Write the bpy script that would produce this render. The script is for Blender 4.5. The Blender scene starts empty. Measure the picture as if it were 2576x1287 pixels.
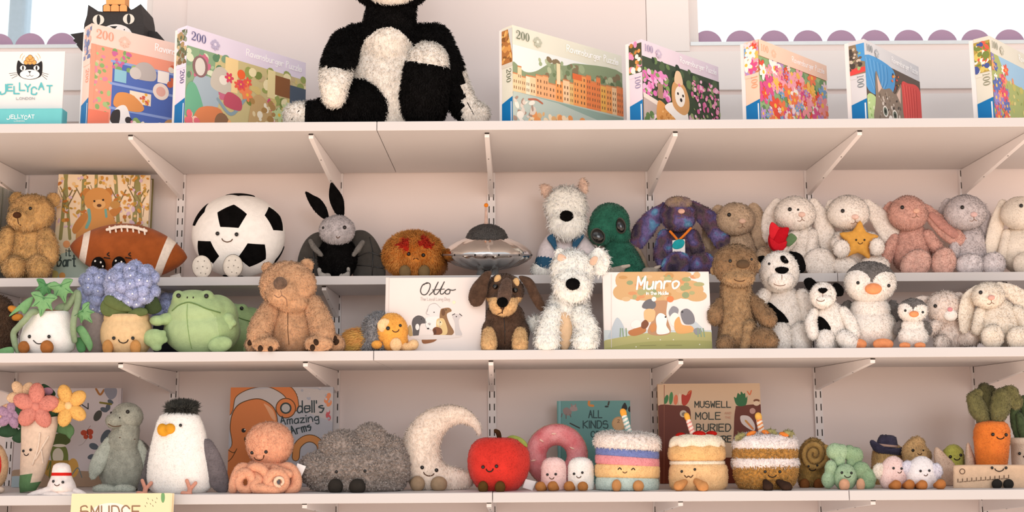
import bpy, math, random
import numpy as np
from mathutils import Vector
from mathutils.bvhtree import BVHTree

random.seed(7); RNG = np.random.default_rng(7)
SC = bpy.context.scene
COL = SC.collection

# ---------------------------------------------------------------- camera
FPX, CXP, CYP = 2880.0, 1288.0, 643.5
PITCH, ROLL = math.radians(8.47), 0.0062
CAM = np.array([0.0, 0.0, 1.20])
_f = np.array([0, math.cos(PITCH), math.sin(PITCH)])
_u0 = np.array([0, -math.sin(PITCH), math.cos(PITCH)])
_r0 = np.array([1.0, 0, 0])
C_R = _r0 * math.cos(ROLL) - _u0 * math.sin(ROLL)
C_U = _u0 * math.cos(ROLL) + _r0 * math.sin(ROLL)
C_F = _f
cam_data = bpy.data.cameras.new('camera')
cam_data.sensor_width = 36.0
cam_data.lens = FPX / 2576.0 * 36.0
cam_data.clip_start = 0.05
cam_data.dof.use_dof = True
cam_data.dof.focus_distance = 2.66
cam_data.dof.aperture_fstop = 4.0
cam = bpy.data.objects.new('camera', cam_data); COL.objects.link(cam)
from mathutils import Matrix
cam.matrix_world = Matrix(((C_R[0], C_U[0], -C_F[0], CAM[0]), (C_R[1], C_U[1], -C_F[1], CAM[1]),
                           (C_R[2], C_U[2], -C_F[2], CAM[2]), (0, 0, 0, 1)))
SC.camera = cam

# ---------------------------------------------------------------- world, lamps, exposure
w = bpy.data.worlds.new('daylight_and_shop'); SC.world = w; w.use_nodes = True
nt = w.node_tree; nt.nodes.clear()
N = nt.nodes.new; LK = nt.links.new
out = N('ShaderNodeOutputWorld'); bg = N('ShaderNodeBackground')
tc = N('ShaderNodeTexCoord'); sp = N('ShaderNodeSeparateXYZ'); LK(tc.outputs['Generated'], sp.inputs[0])
rin = N('ShaderNodeValToRGB')                       # the shop in front of the shelves: warm floor below, pale ceiling above
rin.color_ramp.elements[0].position = 0.40; rin.color_ramp.elements[0].color = (2.15, 1.62, 1.27, 1)
rin.color_ramp.elements[1].position = 0.57; rin.color_ramp.elements[1].color = (.70, .71, .73, 1)
mp = N('ShaderNodeMapRange'); mp.inputs[1].default_value = -1; mp.inputs[2].default_value = 1
LK(sp.outputs[2], mp.inputs[0]); LK(mp.outputs[0], rin.inputs[0])
rout = N('ShaderNodeMapRange'); rout.inputs[1].default_value = -.02; rout.inputs[2].default_value = .02
LK(sp.outputs[1], rout.inputs[0])
mx = N('ShaderNodeMix'); mx.data_type = 'RGBA'
LK(rout.outputs[0], mx.inputs[0]); LK(rin.outputs[0], mx.inputs[6]); mx.inputs[7].default_value = (1.62, 1.68, 1.72, 1)
LK(mx.outputs[2], bg.inputs[0]); bg.inputs[1].default_value = 1.0; LK(bg.outputs[0], out.inputs[0])

def area_light(name, loc, target, sx, sy, power, col):
    l = bpy.data.lights.new(name, 'AREA'); l.shape = 'RECTANGLE'; l.size = sx; l.size_y = sy
    l.energy = power; l.color = col
    o = bpy.data.objects.new(name, l); COL.objects.link(o); o.location = loc
    d = Vector(target) - Vector(loc); o.rotation_euler = d.to_track_quat('-Z', 'Y').to_euler()
    return o
area_light('shop_window_light', (1.3, -4.6, 2.4), (0, 3.0, 1.45), 2.6, 1.5, 86, (.98, .99, 1.01))
area_light('ceiling_light', (-0.6, 0.2, 3.0), (-0.1, 3.0, 1.4), 2.6, 1.0, 10, (1.0, .95, .9))

vs = SC.view_settings
SC.display_settings.display_device = 'sRGB'
vs.view_transform = 'Standard'; vs.look = 'None'; vs.gamma = 1.0; vs.use_curve_mapping = False
vs.exposure = -0.04
SC.cycles.max_bounces = 12; SC.cycles.diffuse_bounces = 9; SC.cycles.glossy_bounces = 3
SC.cycles.transparent_max_bounces = 8; SC.cycles.caustics_reflective = False; SC.cycles.caustics_refractive = False
SC.cycles.use_denoising = True

# ---------------------------------------------------------------- pixel <-> world helpers
def rays(x, y):
    x = np.asarray(x, float); y = np.asarray(y, float)
    return C_F + np.multiply.outer((x - CXP) / FPX, C_R) - np.multiply.outer((y - CYP) / FPX, C_U)
def P(x, y, Y):
    d = rays(x, y); Y = np.asarray(Y, float)
    t = Y / d[..., 1]
    return CAM + d * t[..., None]
def Pz(x, y, z):
    d = rays(x, y); t = (z - CAM[2]) / d[2]; return CAM + d * t
def project(p):
    v = np.asarray(p, float) - CAM
    zc = v @ C_F
    return CXP + FPX * (v @ C_R) / zc, CYP - FPX * (v @ C_U) / zc
def upx(x, y, Y): return Y / rays(x, y)[1] / FPX           # metres per photo pixel there

WALL_Y, FRONT_Y, SHORT_Y, TH = 3.0, 2.547, 2.758, 0.0215
ZS = {1: CAM[2] + .6925, 2: CAM[2] + .3643, 3: CAM[2] + .1685, 4: CAM[2] - .142, 5: CAM[2] - .45}

# ---------------------------------------------------------------- materials
def lin(c):
    c = c.lstrip('#'); r = []
    for i in (0, 2, 4):
        v = int(c[i:i+2], 16) / 255.0
        r.append(v / 12.92 if v <= .04045 else ((v + .055) / 1.055) ** 2.4)
    return r
_M = {}
def mat(name, col='#ffffff',  rough=.9, var=.14, scale=60., sheen=0., spec=.25, metal=0., bump=0., bscale=400., col2=None, coat=0.):
    if name in _M: return _M[name]
    m = bpy.data.materials.new(name); m.use_nodes = True; t = m.node_tree
    b = t.nodes['Principled BSDF']
    c = lin(col); c2 = lin(col2) if col2 else [v * (1 - var) for v in c]
    c1 = c if col2 else [min(1, v * (1 + var * .6)) for v in c]
    co = t.nodes.new('ShaderNodeTexCoord')
    n = t.nodes.new('ShaderNodeTexNoise'); n.inputs['Scale'].default_value = scale; n.inputs['Detail'].default_value = 3
    t.links.new(co.outputs['Object'], n.inputs['Vector'])
    r = t.nodes.new('ShaderNodeValToRGB')
    r.color_ramp.elements[0].position = .35; r.color_ramp.elements[0].color = (*c2, 1)
    r.color_ramp.elements[1].position = .65; r.color_ramp.elements[1].color = (*c1, 1)
    t.links.new(n.outputs['Fac'], r.inputs[0]); t.links.new(r.outputs[0], b.inputs['Base Color'])
    b.inputs['Roughness'].default_value = rough; b.inputs['Metallic'].default_value = metal
    b.inputs['Specular IOR Level'].default_value = spec
    b.inputs['Sheen Weight'].default_value = sheen; b.inputs['Coat Weight'].default_value = coat
    if bump:
        n2 = t.nodes.new('ShaderNodeTexNoise'); n2.inputs['Scale'].default_value = bscale; n2.inputs['Detail'].default_value = 2
        t.links.new(co.outputs['Object'], n2.inputs['Vector'])
        bp = t.nodes.new('ShaderNodeBump'); bp.inputs['Strength'].default_value = bump; bp.inputs['Distance'].default_value = .004
        t.links.new(n2.outputs['Fac'], bp.inputs['Height']); t.links.new(bp.outputs[0], b.inputs['Normal'])
    _M[name] = m; return m
def pale(c, g=.8):                                    # photographed plush colours include the shade inside the pile; this is the yarn itself
    return '#' + ''.join('%02x' % int(min(247, 255 * (v / 255.) ** g + 2)) for v in (int(c.lstrip('#')[i:i + 2], 16) for i in (0, 2, 4)))
def plush(col, var=.16, scale=70., col2=None):
    col = pale(col); col2 = pale(col2) if col2 else None
    return mat('plush_' + col.strip('#') + ('_' + col2.strip('#') if col2 else ''), col, rough=.95, var=var, scale=scale, spec=.05, bump=.35, bscale=350., col2=col2, sheen=.15)
def felt(col): return mat('felt_' + col.strip('#'), col, rough=.95, var=.08, scale=120., spec=.05, bump=.25, bscale=600.)
_FM = {}
def fur_mat(m):                                       # the same colour for single fibres, which let some light through
    if m.name in _FM: return _FM[m.name]
    f = m.copy(); f.name = m.name + '_fibre'; t = f.node_tree; b = t.nodes['Principled BSDF']; o = t.nodes['Material Output']
    for l in list(b.inputs['Normal'].links): t.links.remove(l)
    tr = t.nodes.new('ShaderNodeBsdfTranslucent'); ms = t.nodes.new('ShaderNodeMixShader'); ms.inputs[0].default_value = .3
    src = b.inputs['Base Color'].links[0].from_socket; t.links.new(src, tr.inputs[0])
    t.links.new(b.outputs[0], ms.inputs[1]); t.links.new(tr.outputs[0], ms.inputs[2]); t.links.new(ms.outputs[0], o.inputs[0])
    for e in [n for n in t.nodes if n.type == 'VALTORGB'][0].color_ramp.elements:       # fibre colour lightened to make up for light lost among the blades
        e.color = (*[min(.93, v ** .8 * 1.02) for v in e.color[:3]], 1)
    _FM[m.name] = f; return f
def paint_mat(name, col, rough=.5): return mat(name, col, rough=rough, var=.02, scale=3., spec=.3)
M_BLACK = mat('black_bead', '#0b0a0a', rough=.15, var=.02, spec=.6)
M_THREAD = mat('dark_thread', '#2a211d', rough=.8, var=.05)
M_THREADP = mat('pale_brown_thread', '#8a6a58', rough=.8, var=.05)
M_THREADB = mat('brown_thread', '#5a3d2a', rough=.8, var=.05)
M_BLKF = mat('black_plush', '#0d0c0c', rough=.95, var=.35, spec=.05, bump=.35, bscale=350.)
M_WHITE = plush('#f5efe9', var=.04)
M_CREAM = plush('#f1e7d9', var=.05)
M_SHELF = paint_mat('shelf_melamine', '#cdc9c8', .45)
M_BRACKET = paint_mat('bracket_enamel', '#ebe6e5', .4)
M_WALL = mat('pink_white_wall_paint', '#ebe0dc', rough=.85, var=.015, scale=2.5, spec=.15)
M_BOARDW = mat('white_board_paint', '#ece7e4', rough=.6, var=.015, scale=3., spec=.2)
M_SLOT = mat('slot_shadow', '#37302c', rough=.9, var=.02)
M_CARD = mat('white_card', '#efebe9', rough=.6, var=.02, scale=8.)

def print_material():
    m = bpy.data.materials.new('printed_ink'); m.use_nodes = True; t = m.node_tree
    b = t.nodes['Principled BSDF']; a = t.nodes.new('ShaderNodeAttribute'); a.attribute_name = 'Col'
    t.links.new(a.outputs['Color'], b.inputs['Base Color']); b.inputs['Roughness'].default_value = .45
    b.inputs['Specular IOR Level'].default_value = .25
    return m
M_PRINT = print_material()

# ---------------------------------------------------------------- mesh helpers
def build_mesh(name, V, Q, T, mats, mq=None, mt=None, smooth=True, NV=None):
    me = bpy.data.meshes.new(name)
    V = np.asarray(V, np.float32); Q = np.asarray(Q, np.int32).reshape(-1, 4); T = np.asarray(T, np.int32).reshape(-1, 3)
    nq, n3 = len(Q), len(T)
    me.vertices.add(len(V)); me.vertices.foreach_set('co', V.ravel())
    me.loops.add(nq * 4 + n3 * 3); me.loops.foreach_set('vertex_index', np.concatenate([Q.ravel(), T.ravel()]))
    me.polygons.add(nq + n3)
    me.polygons.foreach_set('loop_start', np.concatenate([np.arange(nq) * 4, nq * 4 + np.arange(n3) * 3]).astype(np.int32))
    mi = np.concatenate([np.zeros(nq, np.int32) if mq is None else mq, np.zeros(n3, np.int32) if mt is None else mt]).astype(np.int32)
    for m in mats: me.materials.append(m)
    me.polygons.foreach_set('material_index', mi)
    me.polygons.foreach_set('use_smooth', np.full(nq + n3, smooth))
    me.update(calc_edges=True)
    if NV is not None:                                # the pile is lit like the skin it grows from
        a = me.attributes.new('custom_normal', 'FLOAT_VECTOR', 'POINT'); a.data.foreach_set('vector', np.asarray(NV, np.float32).ravel())
    return me
def link(name, me, parent=None, loc=None):
    o = bpy.data.objects.new(name, me); COL.objects.link(o)
    if parent is not None: o.parent = parent
    if loc is not None: o.location = loc
    return o
def tag(o, label, cat, group=None):
    o['label'] = label; o['category'] = cat
    if group: o['group'] = group
    return o
def structure(o): o['kind'] = 'structure'; return o
def empty(name, loc):
    o = bpy.data.objects.new(name, None); COL.objects.link(o); o.location = loc; o.empty_display_size = .02
    return o
def boxgeo(x0, x1, y0, y1, z0, z1):
    V = [(x, y, z) for x in (x0, x1) for y in (y0, y1) for z in (z0, z1)]
    Q = [(0, 1, 3, 2), (4, 6, 7, 5), (0, 4, 5, 1), (2, 3, 7, 6), (0, 2, 6, 4), (1, 5, 7, 3)]
    return np.array(V, float), np.array(Q), np.zeros((0, 3), int)
def join(gs):
    Vs, Qs, Ts, n = [], [], [], 0
    for V, Q, T in gs:
        Vs.append(V); Qs.append(np.asarray(Q).reshape(-1, 4) + n); Ts.append(np.asarray(T).reshape(-1, 3) + n); n += len(V)
    return np.vstack(Vs), np.vstack(Qs).astype(int), np.vstack(Ts).astype(int)
def bevel(o, width, seg=2):
    m = o.modifiers.new('bevel', 'BEVEL'); m.width = width; m.segments = seg; m.limit_method = 'ANGLE'
    return o
def box(name, m, x0, x1, y0, y1, z0, z1, parent=None, bev=0):
    c = np.array([(x0 + x1) / 2, (y0 + y1) / 2, z0])
    V, Q, T = boxgeo(x0, x1, y0, y1, z0, z1)
    pl = np.array(parent.location) if parent else np.zeros(3)
    o = link(name, build_mesh(name, V - c, Q, T, [m], smooth=False), parent, c - pl)
    if bev: bevel(o, bev)
    return o

# all the shape makers below return (verts in photo-pixel units: x right, y down, d toward the viewer; quads; tris)
def loft(R, p0=None, p1=None):
    n, k = len(R), len(R[0]); V = np.vstack(R)
    i = np.arange(n - 1)[:, None] * k; j = np.arange(k)[None]; j2 = (j + 1) % k
    Q = np.stack([i + j, i + j2, i + k + j2, i + k + j], -1).reshape(-1, 4)
    c0 = np.mean(R[0], 0) if p0 is None else p0; c1 = np.mean(R[-1], 0) if p1 is None else p1
    V = np.vstack([V, c0, c1]); jj = np.arange(k)
    T = np.vstack([np.stack([np.full(k, n * k), (jj + 1) % k, jj], -1),
                   np.stack([np.full(k, n * k + 1), (n - 1) * k + jj, (n - 1) * k + (jj + 1) % k], -1)])
    return V, Q, T
def rot2(V, c, a):
    a = math.radians(a); V = V.copy(); x, y = V[:, 0] - c[0], V[:, 1] - c[1]
    V[:, 0] = c[0] + x * math.cos(a) - y * math.sin(a); V[:, 1] = c[1] + x * math.sin(a) + y * math.cos(a)
    return V
def yaw(V, c, a):                                   # about a vertical axis at c (x, d); positive turns the front to the right
    a = math.radians(a); V = V.copy(); x, d = V[:, 0] - c[0], V[:, 2] - c[1]
    V[:, 0] = c[0] + x * math.cos(a) + d * math.sin(a); V[:, 2] = c[1] - x * math.sin(a) + d * math.cos(a)
    return V
def ell(x, y, d, rx, ry, rd=None, rot=0, n=24, taper=0., pw=1., yw=0):
    rd = .85 * rx if rd is None else rd; nv = max(6, n * 2 // 3)
    th = np.linspace(0, 2 * math.pi, n, endpoint=False); R = []
    for ph in np.linspace(-math.pi / 2, math.pi / 2, nv + 2)[1:-1]:
        s, c = math.sin(ph), math.cos(ph)
        if pw != 1: s, c = np.sign(s) * abs(s) ** pw, abs(c) ** pw
        k = c * (1 + taper * s)
        cx, sx = np.cos(th), np.sin(th)
        R.append(np.stack([x + rx * k * cx, np.full(n, y + ry * s), d + rd * k * sx], -1))
    V, Q, T = loft(R, np.array([x, y - ry, d]), np.array([x, y + ry, d]))
    if rot: V = rot2(V, (x, y), rot)
    if yw: V = yaw(V, (x, d), yw)
    return V, Q, T
def rev(x, d, prof, n=28, kd=1., rot=0):            # prof: (y, r) from top to bottom
    th = np.linspace(0, 2 * math.pi, n, endpoint=False)
    R = [np.stack([x + r * np.cos(th), np.full(n, float(y)), d + kd * r * np.sin(th)], -1) for y, r in prof]
    V, Q, T = loft(R)
    if rot: V = rot2(V, (x, prof[-1][0]), rot)
    return V, Q, T
def crom(pts, m=6):
    p = np.array(pts, float); p = np.vstack([2 * p[0] - p[1], p, 2 * p[-1] - p[-2]]); o = []
    for i in range(1, len(p) - 2):
        for t in np.linspace(0, 1, m, endpoint=False):
            a, b, c, e = p[i - 1], p[i], p[i + 1], p[i + 2]
            o.append(.5 * (2 * b + (c - a) * t + (2 * a - 5 * b + 4 * c - e) * t * t + (3 * b - a - 3 * c + e) * t ** 3))
    o.append(p[-2]); return np.array(o)
def tube(pts, n=14, m=6, fx=1., smooth=True, cap=True):   # pts (x, y, d, r)
    p = crom(pts, m) if smooth and len(pts) > 2 else np.array(pts, float)
    c, r = p[:, :3], np.maximum(p[:, 3], .15)
    tan = np.gradient(c, axis=0); tan /= np.linalg.norm(tan, axis=1)[:, None] + 1e-9
    if cap:
        add0 = [(c[0] - tan[0] * r[0] * math.sin(a), r[0] * math.cos(a), tan[0]) for a in (1.35, 1.0, .5)]
        add1 = [(c[-1] + tan[-1] * r[-1] * math.sin(a), r[-1] * math.cos(a), tan[-1]) for a in (.5, 1.0, 1.35)]
    else: add0 = add1 = []
    seq = add0 + list(zip(c, r, tan)) + add1
    nrm = np.array([0., 0., 1.]); R = []
    th = np.linspace(0, 2 * math.pi, n, endpoint=False)
    for cc, rr, tt in seq:
        nrm = nrm - tt * (nrm @ tt); L = np.linalg.norm(nrm)
        nrm = nrm / L if L > 1e-6 else np.array([1., 0, 0])
        b = np.cross(tt, nrm)
        R.append(cc + rr * fx * np.outer(np.cos(th), nrm) + rr * np.outer(np.sin(th), b))
    return loft(R)
def pillow(out, d, th, tilt=(0, 0), closed_smooth=4, centre=None, flat=.15, rot=0):
    o = np.array(out, float)
    if rot: o = rot2(np.c_[o, np.zeros(len(o))], o.mean(0), rot)[:, :2]
    if closed_smooth:
        k = len(o); q = crom(np.vstack([o[-1], o, o[0], o[1]]), closed_smooth); o = q[closed_smooth:-closed_smooth - 1]
    c = np.mean(o, 0) if centre is None else np.array(centre, float)
    ts = [.3, .6, .82, .95, 1.0]
    def ring(t, s):
        h = th * (math.sqrt(max(0, 1 - t * t)) + flat * (1 - (1 if t == 1 else 0)) * 0)
        return np.c_[c + (o - c) * t, np.full(len(o), d + s * h)]
    R = [ring(t, 1) for t in ts] + [ring(t, -1) for t in ts[-2::-1]]
    V, Q, T = loft(R, np.array([*c, d + th]), np.array([*c, d - th]))
    ax, ay = [math.radians(a) for a in tilt]
    if ax:
        y, z = V[:, 1] - c[1], V[:, 2] - d; V[:, 1] = c[1] + y * math.cos(ax) - z * math.sin(ax); V[:, 2] = d + y * math.sin(ax) + z * math.cos(ax)
    if ay: V = yaw(V, (c[0], d), math.degrees(ay))
    return V, Q, T
def star(x, y, r1, r2, k=5, rot=0):
    return [(x + (r1 if i % 2 == 0 else r2) * math.sin(math.pi * i / k + math.radians(rot)),
             y - (r1 if i % 2 == 0 else r2) * math.cos(math.pi * i / k + math.radians(rot))) for i in range(2 * k)]
def blend(gs, voxel=3., it=5):                        # grow several shapes into one continuous skin
    V, Q, T = join(gs)
    me = build_mesh('tmp', V, Q, T, []); o = link('tmp', me)
    r = o.modifiers.new('r', 'REMESH'); r.mode = 'VOXEL'; r.voxel_size = voxel
    s = o.modifiers.new('s', 'SMOOTH'); s.iterations = it; s.factor = .5
    dg = bpy.context.evaluated_depsgraph_get(); ev = o.evaluated_get(dg); m2 = ev.to_mesh()
    n = len(m2.vertices); co = np.empty(n * 3); m2.vertices.foreach_get('co', co)
    q, t = [], []
    for p in m2.polygons:
        (q if len(p.vertices) == 4 else t).append(tuple(p.vertices))
    ev.to_mesh_clear(); bpy.data.objects.remove(o); bpy.data.meshes.remove(me)
    return co.reshape(-1, 3), np.array(q, int).reshape(-1, 4), np.array(t, int).reshape(-1, 3)
def inpoly(pts):
    q = np.array(pts, float)
    def f(c):
        x, y = c[:, 0], c[:, 1]; r = np.zeros(len(c), bool); j = len(q) - 1
        for i in range(len(q)):
            xi, yi, xj, yj = *q[i], *q[j]
            k = ((yi > y) != (yj > y)) & (x < (xj - xi) * (y - yi) / (yj - yi + 1e-9) + xi); r ^= k; j = i
        return r
    return f

# ---------------------------------------------------------------- soft toys
FUR = dict(beads=(6.5, 5.4, .042, .3), pile=(3.6, 3.4, .09, .3), velvet=(2.6, 1.3, .10, .8), short=(4.8, 1.7, .11, .88), med=(7.5, 1.9, .09, .86), fluff=(9., 1.9, .10, .78),
           long=(20., 2.2, .09, .75), curl=(8., 3.4, .08, .35), shag=(13., 2.2, .065, .78))
class Toy:
    def __init__(s, name, label, cat, x, y, Y, shelf, group=None):
        s.Y, s.zs = Y, (ZS[shelf] if shelf else -9); s.parts = []; s.holes = []; s.tris = []
        s.u = upx(x, y, Y); b = P(x, y, Y)
        if shelf: b[2] = s.zs
        s.o = b; s.root = empty(name, b); tag(s.root, label, cat, group)
    def world(s, V, clamp=True):
        W = P(V[:, 0], V[:, 1], s.Y - V[:, 2] * s.u)
        W[:, 1] = np.minimum(W[:, 1], WALL_Y - .016)
        if clamp: W[:, 2] = np.maximum(W[:, 2], s.zs)
        return W
    def hit(s, x, y, default=None):
        r = Vector(rays(x, y)); best = None
        for b in s.tris:
            h = b.ray_cast(Vector(CAM), r)
            if h[0] is not None and (best is None or h[3] < best[3]): best = h
        if best is None: return default
        return best[0]
    def depth(s, x, y, default=0.):                   # how far the surface stands out at that point, in px
        h = s.hit(x, y)
        return default if h is None else (s.Y - h[1]) / s.u
    def P(s, name, gs, m, fur=None, paint=None, par=None, label=None, clamp=True, solid=True, lay=(0, 1), amp=1., smooth=True):
        if isinstance(gs, tuple): gs = [gs]
        V, Q, T = join(gs) if len(gs) > 1 else gs[0]
        W = s.world(V, clamp)
        if solid:
            s.tris.append(BVHTree.FromPolygons([Vector(p) for p in W], [list(map(int, q)) for q in Q] + [list(map(int, t)) for t in T]))
        d = dict(name=name, V=V, W=W, Q=Q, T=T, m=m, fur=fur, paint=paint or [], par=par, label=label, lay=lay, amp=amp, smooth=smooth, ix=len(s.parts))
        s.parts.append(d); return d
    def eye(s, x, y, r=5., m=None, name='eye', k=.35):
        d = s.depth(x, y); s.holes.append((x, y, r + 3, len(s.parts)))
        return s.P(name, ell(x, y, d + r * k, r, r, r, n=12), m or M_BLACK, solid=False)
    def eyes(s, l, r=5.):
        for x, y in l: s.eye(x, y, r)
    def line(s, pts, r=1.4, m=None, name='mouth', off=1.0, sm=True, par=None):
        q = crom(np.array(pts, float), 5) if sm and len(pts) > 2 else np.array(pts, float)
        L = [(x, y, s.depth(x, y) + off, r) for x, y in q]
        for x, y in q[::2]: s.holes.append((x, y, 5, len(s.parts)))
        return s.P(name, tube(L, n=6, m=1, smooth=False), m or M_THREAD, solid=False, par=par)
    def smile(s, x, y, w, h, rot=0, r=1.4, m=None):
        a = [(-1, -1), (-.72, -.1), (0, .45), (.72, -.1), (1, -1)]
        c, n = math.cos(math.radians(rot)), math.sin(math.radians(rot))
        return s.line([(x + u * w / 2 * c - v * h / 2 * n, y + u * w / 2 * n + v * h / 2 * c) for u, v in a], r, m)
    def bump(s, name, x, y, rx, ry, rd, m, out=.3, fur=None, rot=0, label=None, pw=1., taper=0.):   # something that sits on the surface
        d = s.depth(x, y); s.holes.append((x, y, min(rx, ry) + 1, len(s.parts)))
        return s.P(name, ell(x, y, d + rd * out, rx, ry, rd, rot=rot, n=18, pw=pw, taper=taper), m, fur=fur, label=label)
    def foot(s, x, y, rx, ry, m, out=None, fur=None, rd=None, d=None, rot=0, name='foot', lay=(0, 1)):
        if d is None: d = s.depth(x, y - ry * .3) + (rx * .35 if out is None else out)
        return s.P(name, ell(x, y, d, rx, ry, rd or rx * .8, n=18, rot=rot), m, fur=fur, lay=lay)
    def patch(s, name, out, m, fur=None, off=1.2, label=None):   # a piece of cloth sewn flat onto the skin
        o = np.array(out, float); k = len(o); q = crom(np.vstack([o[-1], o, o[0], o[1]]), 5); o = q[5:-6]; c = o.mean(0); R = []
        for t in (1.0, 1.0, .92, .75, .55, .3, .1):
            ring = c + (o - c) * t; lift = -2.5 if not R else (off * .4 if t == 1 else off)
            R.append(np.array([[x, y, s.depth(x, y) + lift] for x, y in ring]))
        return s.P(name, loft(R, p1=np.array([*c, s.depth(*c) + off])), m, fur, solid=False, label=label)
    def done(s):
        lo = min(p['W'][:, 2].min() for p in s.parts)
        dz = s.zs - lo if s.zs > 0 and lo > s.zs else 0.
        objs = {}
        for p in s.parts:
            W, Q, T = p['W'], p['Q'], p['T']; mats = [p['m']]
            cq = p['V'][Q].mean(1) if len(Q) else np.zeros((0, 3)); ct = p['V'][T].mean(1) if len(T) else np.zeros((0, 3))
            mq = np.zeros(len(Q), int); mt = np.zeros(len(T), int)
            for f, m in p['paint']:
                mats.append(m); k = len(mats) - 1
                if len(Q): mq[f(cq)] = k
                if len(T): mt[f(ct)] = k
            NV = None
            if p['fur']:
                nm = len(mats); W, Q, T, mq, mt, NV = s.furry(p, W, Q, T, mq, mt, nm); mats += [fur_mat(m) for m in mats]
            W = W + np.array([0, 0, dz])
            par = s.root if p['par'] is None else objs[id(p['par'])]
            c = np.array(s.o)
            me = build_mesh(p['name'], W - c, Q, T, mats, mq, mt, p['smooth'], NV)
            o = link(p['name'], me, par)
            if p['label']: o['label'] = p['label']
            objs[id(p)] = o
        return s.root
    def furry(s, p, W, Q, T, mq, mt, nm=0):
        f = p['fur']; L, wd, dens, layk = FUR[f] if isinstance(f, str) else f
        L, wd = L * s.u * p['amp'], wd * s.u
        tri = np.vstack([Q[:, [0, 1, 2]], Q[:, [0, 2, 3]], T]); tm = np.concatenate([mq, mq, mt])
        a, b, c = W[tri[:, 0]], W[tri[:, 1]], W[tri[:, 2]]
        fn = np.cross(b - a, c - a); ar = np.linalg.norm(fn, axis=1) * .5
        vn = np.zeros_like(W)
        for k in range(3): np.add.at(vn, tri[:, k], fn)
        vn /= np.linalg.norm(vn, axis=1)[:, None] + 1e-12
        cen = W.mean(0)                                # outward check
        if np.sum(np.einsum('ij,ij->i', vn, W - cen)) < 0: vn = -vn; Q = Q[:, ::-1]; T = T[:, ::-1]
        n = int(ar.sum() / s.u ** 2 * dens)
        if f in ('beads', 'pile'): return s.beads(p, W, Q, T, mq, mt, nm, tri, tm, ar, vn, n)
        if n < 1: return W, Q, T, mq, mt, vn
        ti = RNG.choice(len(tri), n, p=ar / ar.sum())
        r1, r2 = np.sqrt(RNG.random(n)), RNG.random(n)
        wa, wb, wc = 1 - r1, r1 * (1 - r2), r1 * r2
        def mixv(X): return X[tri[ti, 0]] * wa[:, None] + X[tri[ti, 1]] * wb[:, None] + X[tri[ti, 2]] * wc[:, None]
        pt, nn = mixv(W), mixv(vn); pv = mixv(p['V'])
        nn /= np.linalg.norm(nn, axis=1)[:, None] + 1e-12
        keep = (nn[:, 1] < .45) & (pt[:, 2] > s.zs + .0015)
        for x, y, r, ix in s.holes:
            if ix <= p['ix']: continue
            keep &= (pv[:, 0] - x) ** 2 + (pv[:, 1] - y) ** 2 > r * r
        pt, nn, ti = pt[keep], nn[keep], ti[keep]; n = len(pt)
        if n < 1: return W, Q, T, mq, mt, vn
        g = np.array([p['lay'][0], -.25, -p['lay'][1]], float); tg = g - nn * (nn @ g)[:, None]
        tg /= np.linalg.norm(tg, axis=1)[:, None] + .15
        rn = RNG.normal(size=(n, 3)) * (.13 if f in ('short', 'velvet') else .2)
        d1 = nn * (1 - layk * .6) + tg * layk * .6 + rn; d1 /= np.linalg.norm(d1, axis=1)[:, None]
        d2 = nn * (1 - layk) + tg * layk * 1.2 + rn * 1.1; d2 /= np.linalg.norm(d2, axis=1)[:, None]
        ll = L * (.6 + .7 * RNG.random(n))[:, None]
        side = np.cross(d1, nn + RNG.normal(size=(n, 3)) * .35); side /= np.linalg.norm(side, axis=1)[:, None] + 1e-9
        side *= np.sign(np.einsum('ij,ij->i', np.cross(side, d1 + d2), CAM - pt))[:, None]   # blades face into the room
        side *= wd * .5 * (.7 + .6 * RNG.random(n))[:, None]
        mid = pt + d1 * ll * .5; tip = mid + d2 * ll * .5
        floor = s.zs if s.zs > 0 else -9
        tip[:, 2] = np.maximum(tip[:, 2], floor + .0006); mid[:, 2] = np.maximum(mid[:, 2], floor + .0006)
        B = np.stack([pt - side - nn * .0006, pt + side - nn * .0006, mid + side * .8, mid - side * .8, tip], 1).reshape(-1, 3)
        i0 = len(W) + np.arange(n)[:, None] * 5
        Q2 = i0 + np.array([[0, 1, 2, 3]]); T2 = i0 + np.array([[3, 2, 4]])
        fm = tm[ti] + nm
        soft = nn * .62 + np.array([0, -.5, .08]) + RNG.normal(size=(n, 3)) * .16; soft /= np.linalg.norm(soft, axis=1)[:, None]; vn = np.vstack([vn, np.repeat(soft, 5, 0)])
        return (np.vstack([W, B]), np.vstack([Q, Q2]), np.vstack([T, T2]), np.concatenate([mq, fm]), np.concatenate([mt, fm]), vn)
    def beads(s, p, W, Q, T, mq, mt, nm, tri, tm, ar, vn, n):   # short tight curls
        L, wd, dens, layk = FUR[p['fur']]
        ti = RNG.choice(len(tri), n, p=ar / ar.sum()); r1, r2 = np.sqrt(RNG.random(n)), RNG.random(n)
        wt = np.stack([1 - r1, r1 * (1 - r2), r1 * r2], 1)[..., None]
        pt = (W[tri[ti]] * wt).sum(1); nn = (vn[tri[ti]] * wt).sum(1); nn /= np.linalg.norm(nn, axis=1)[:, None] + 1e-9; pv = (p['V'][tri[ti]] * wt).sum(1)
        keep = (nn[:, 1] < .45) & (pt[:, 2] > s.zs + wd * s.u)
        for x, y, r, ix in s.holes: keep &= (pv[:, 0] - x) ** 2 + (pv[:, 1] - y) ** 2 > r * r
        pt, nn, ti = pt[keep], nn[keep], ti[keep]; n = len(pt)
        th = np.linspace(0, 2 * math.pi, 6, endpoint=False); sv = [(0, 0, 1)] + [(math.cos(a) * .85, math.sin(a) * .85, .5) for a in th] + [(math.cos(a), math.sin(a), -.35) for a in th]
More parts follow.
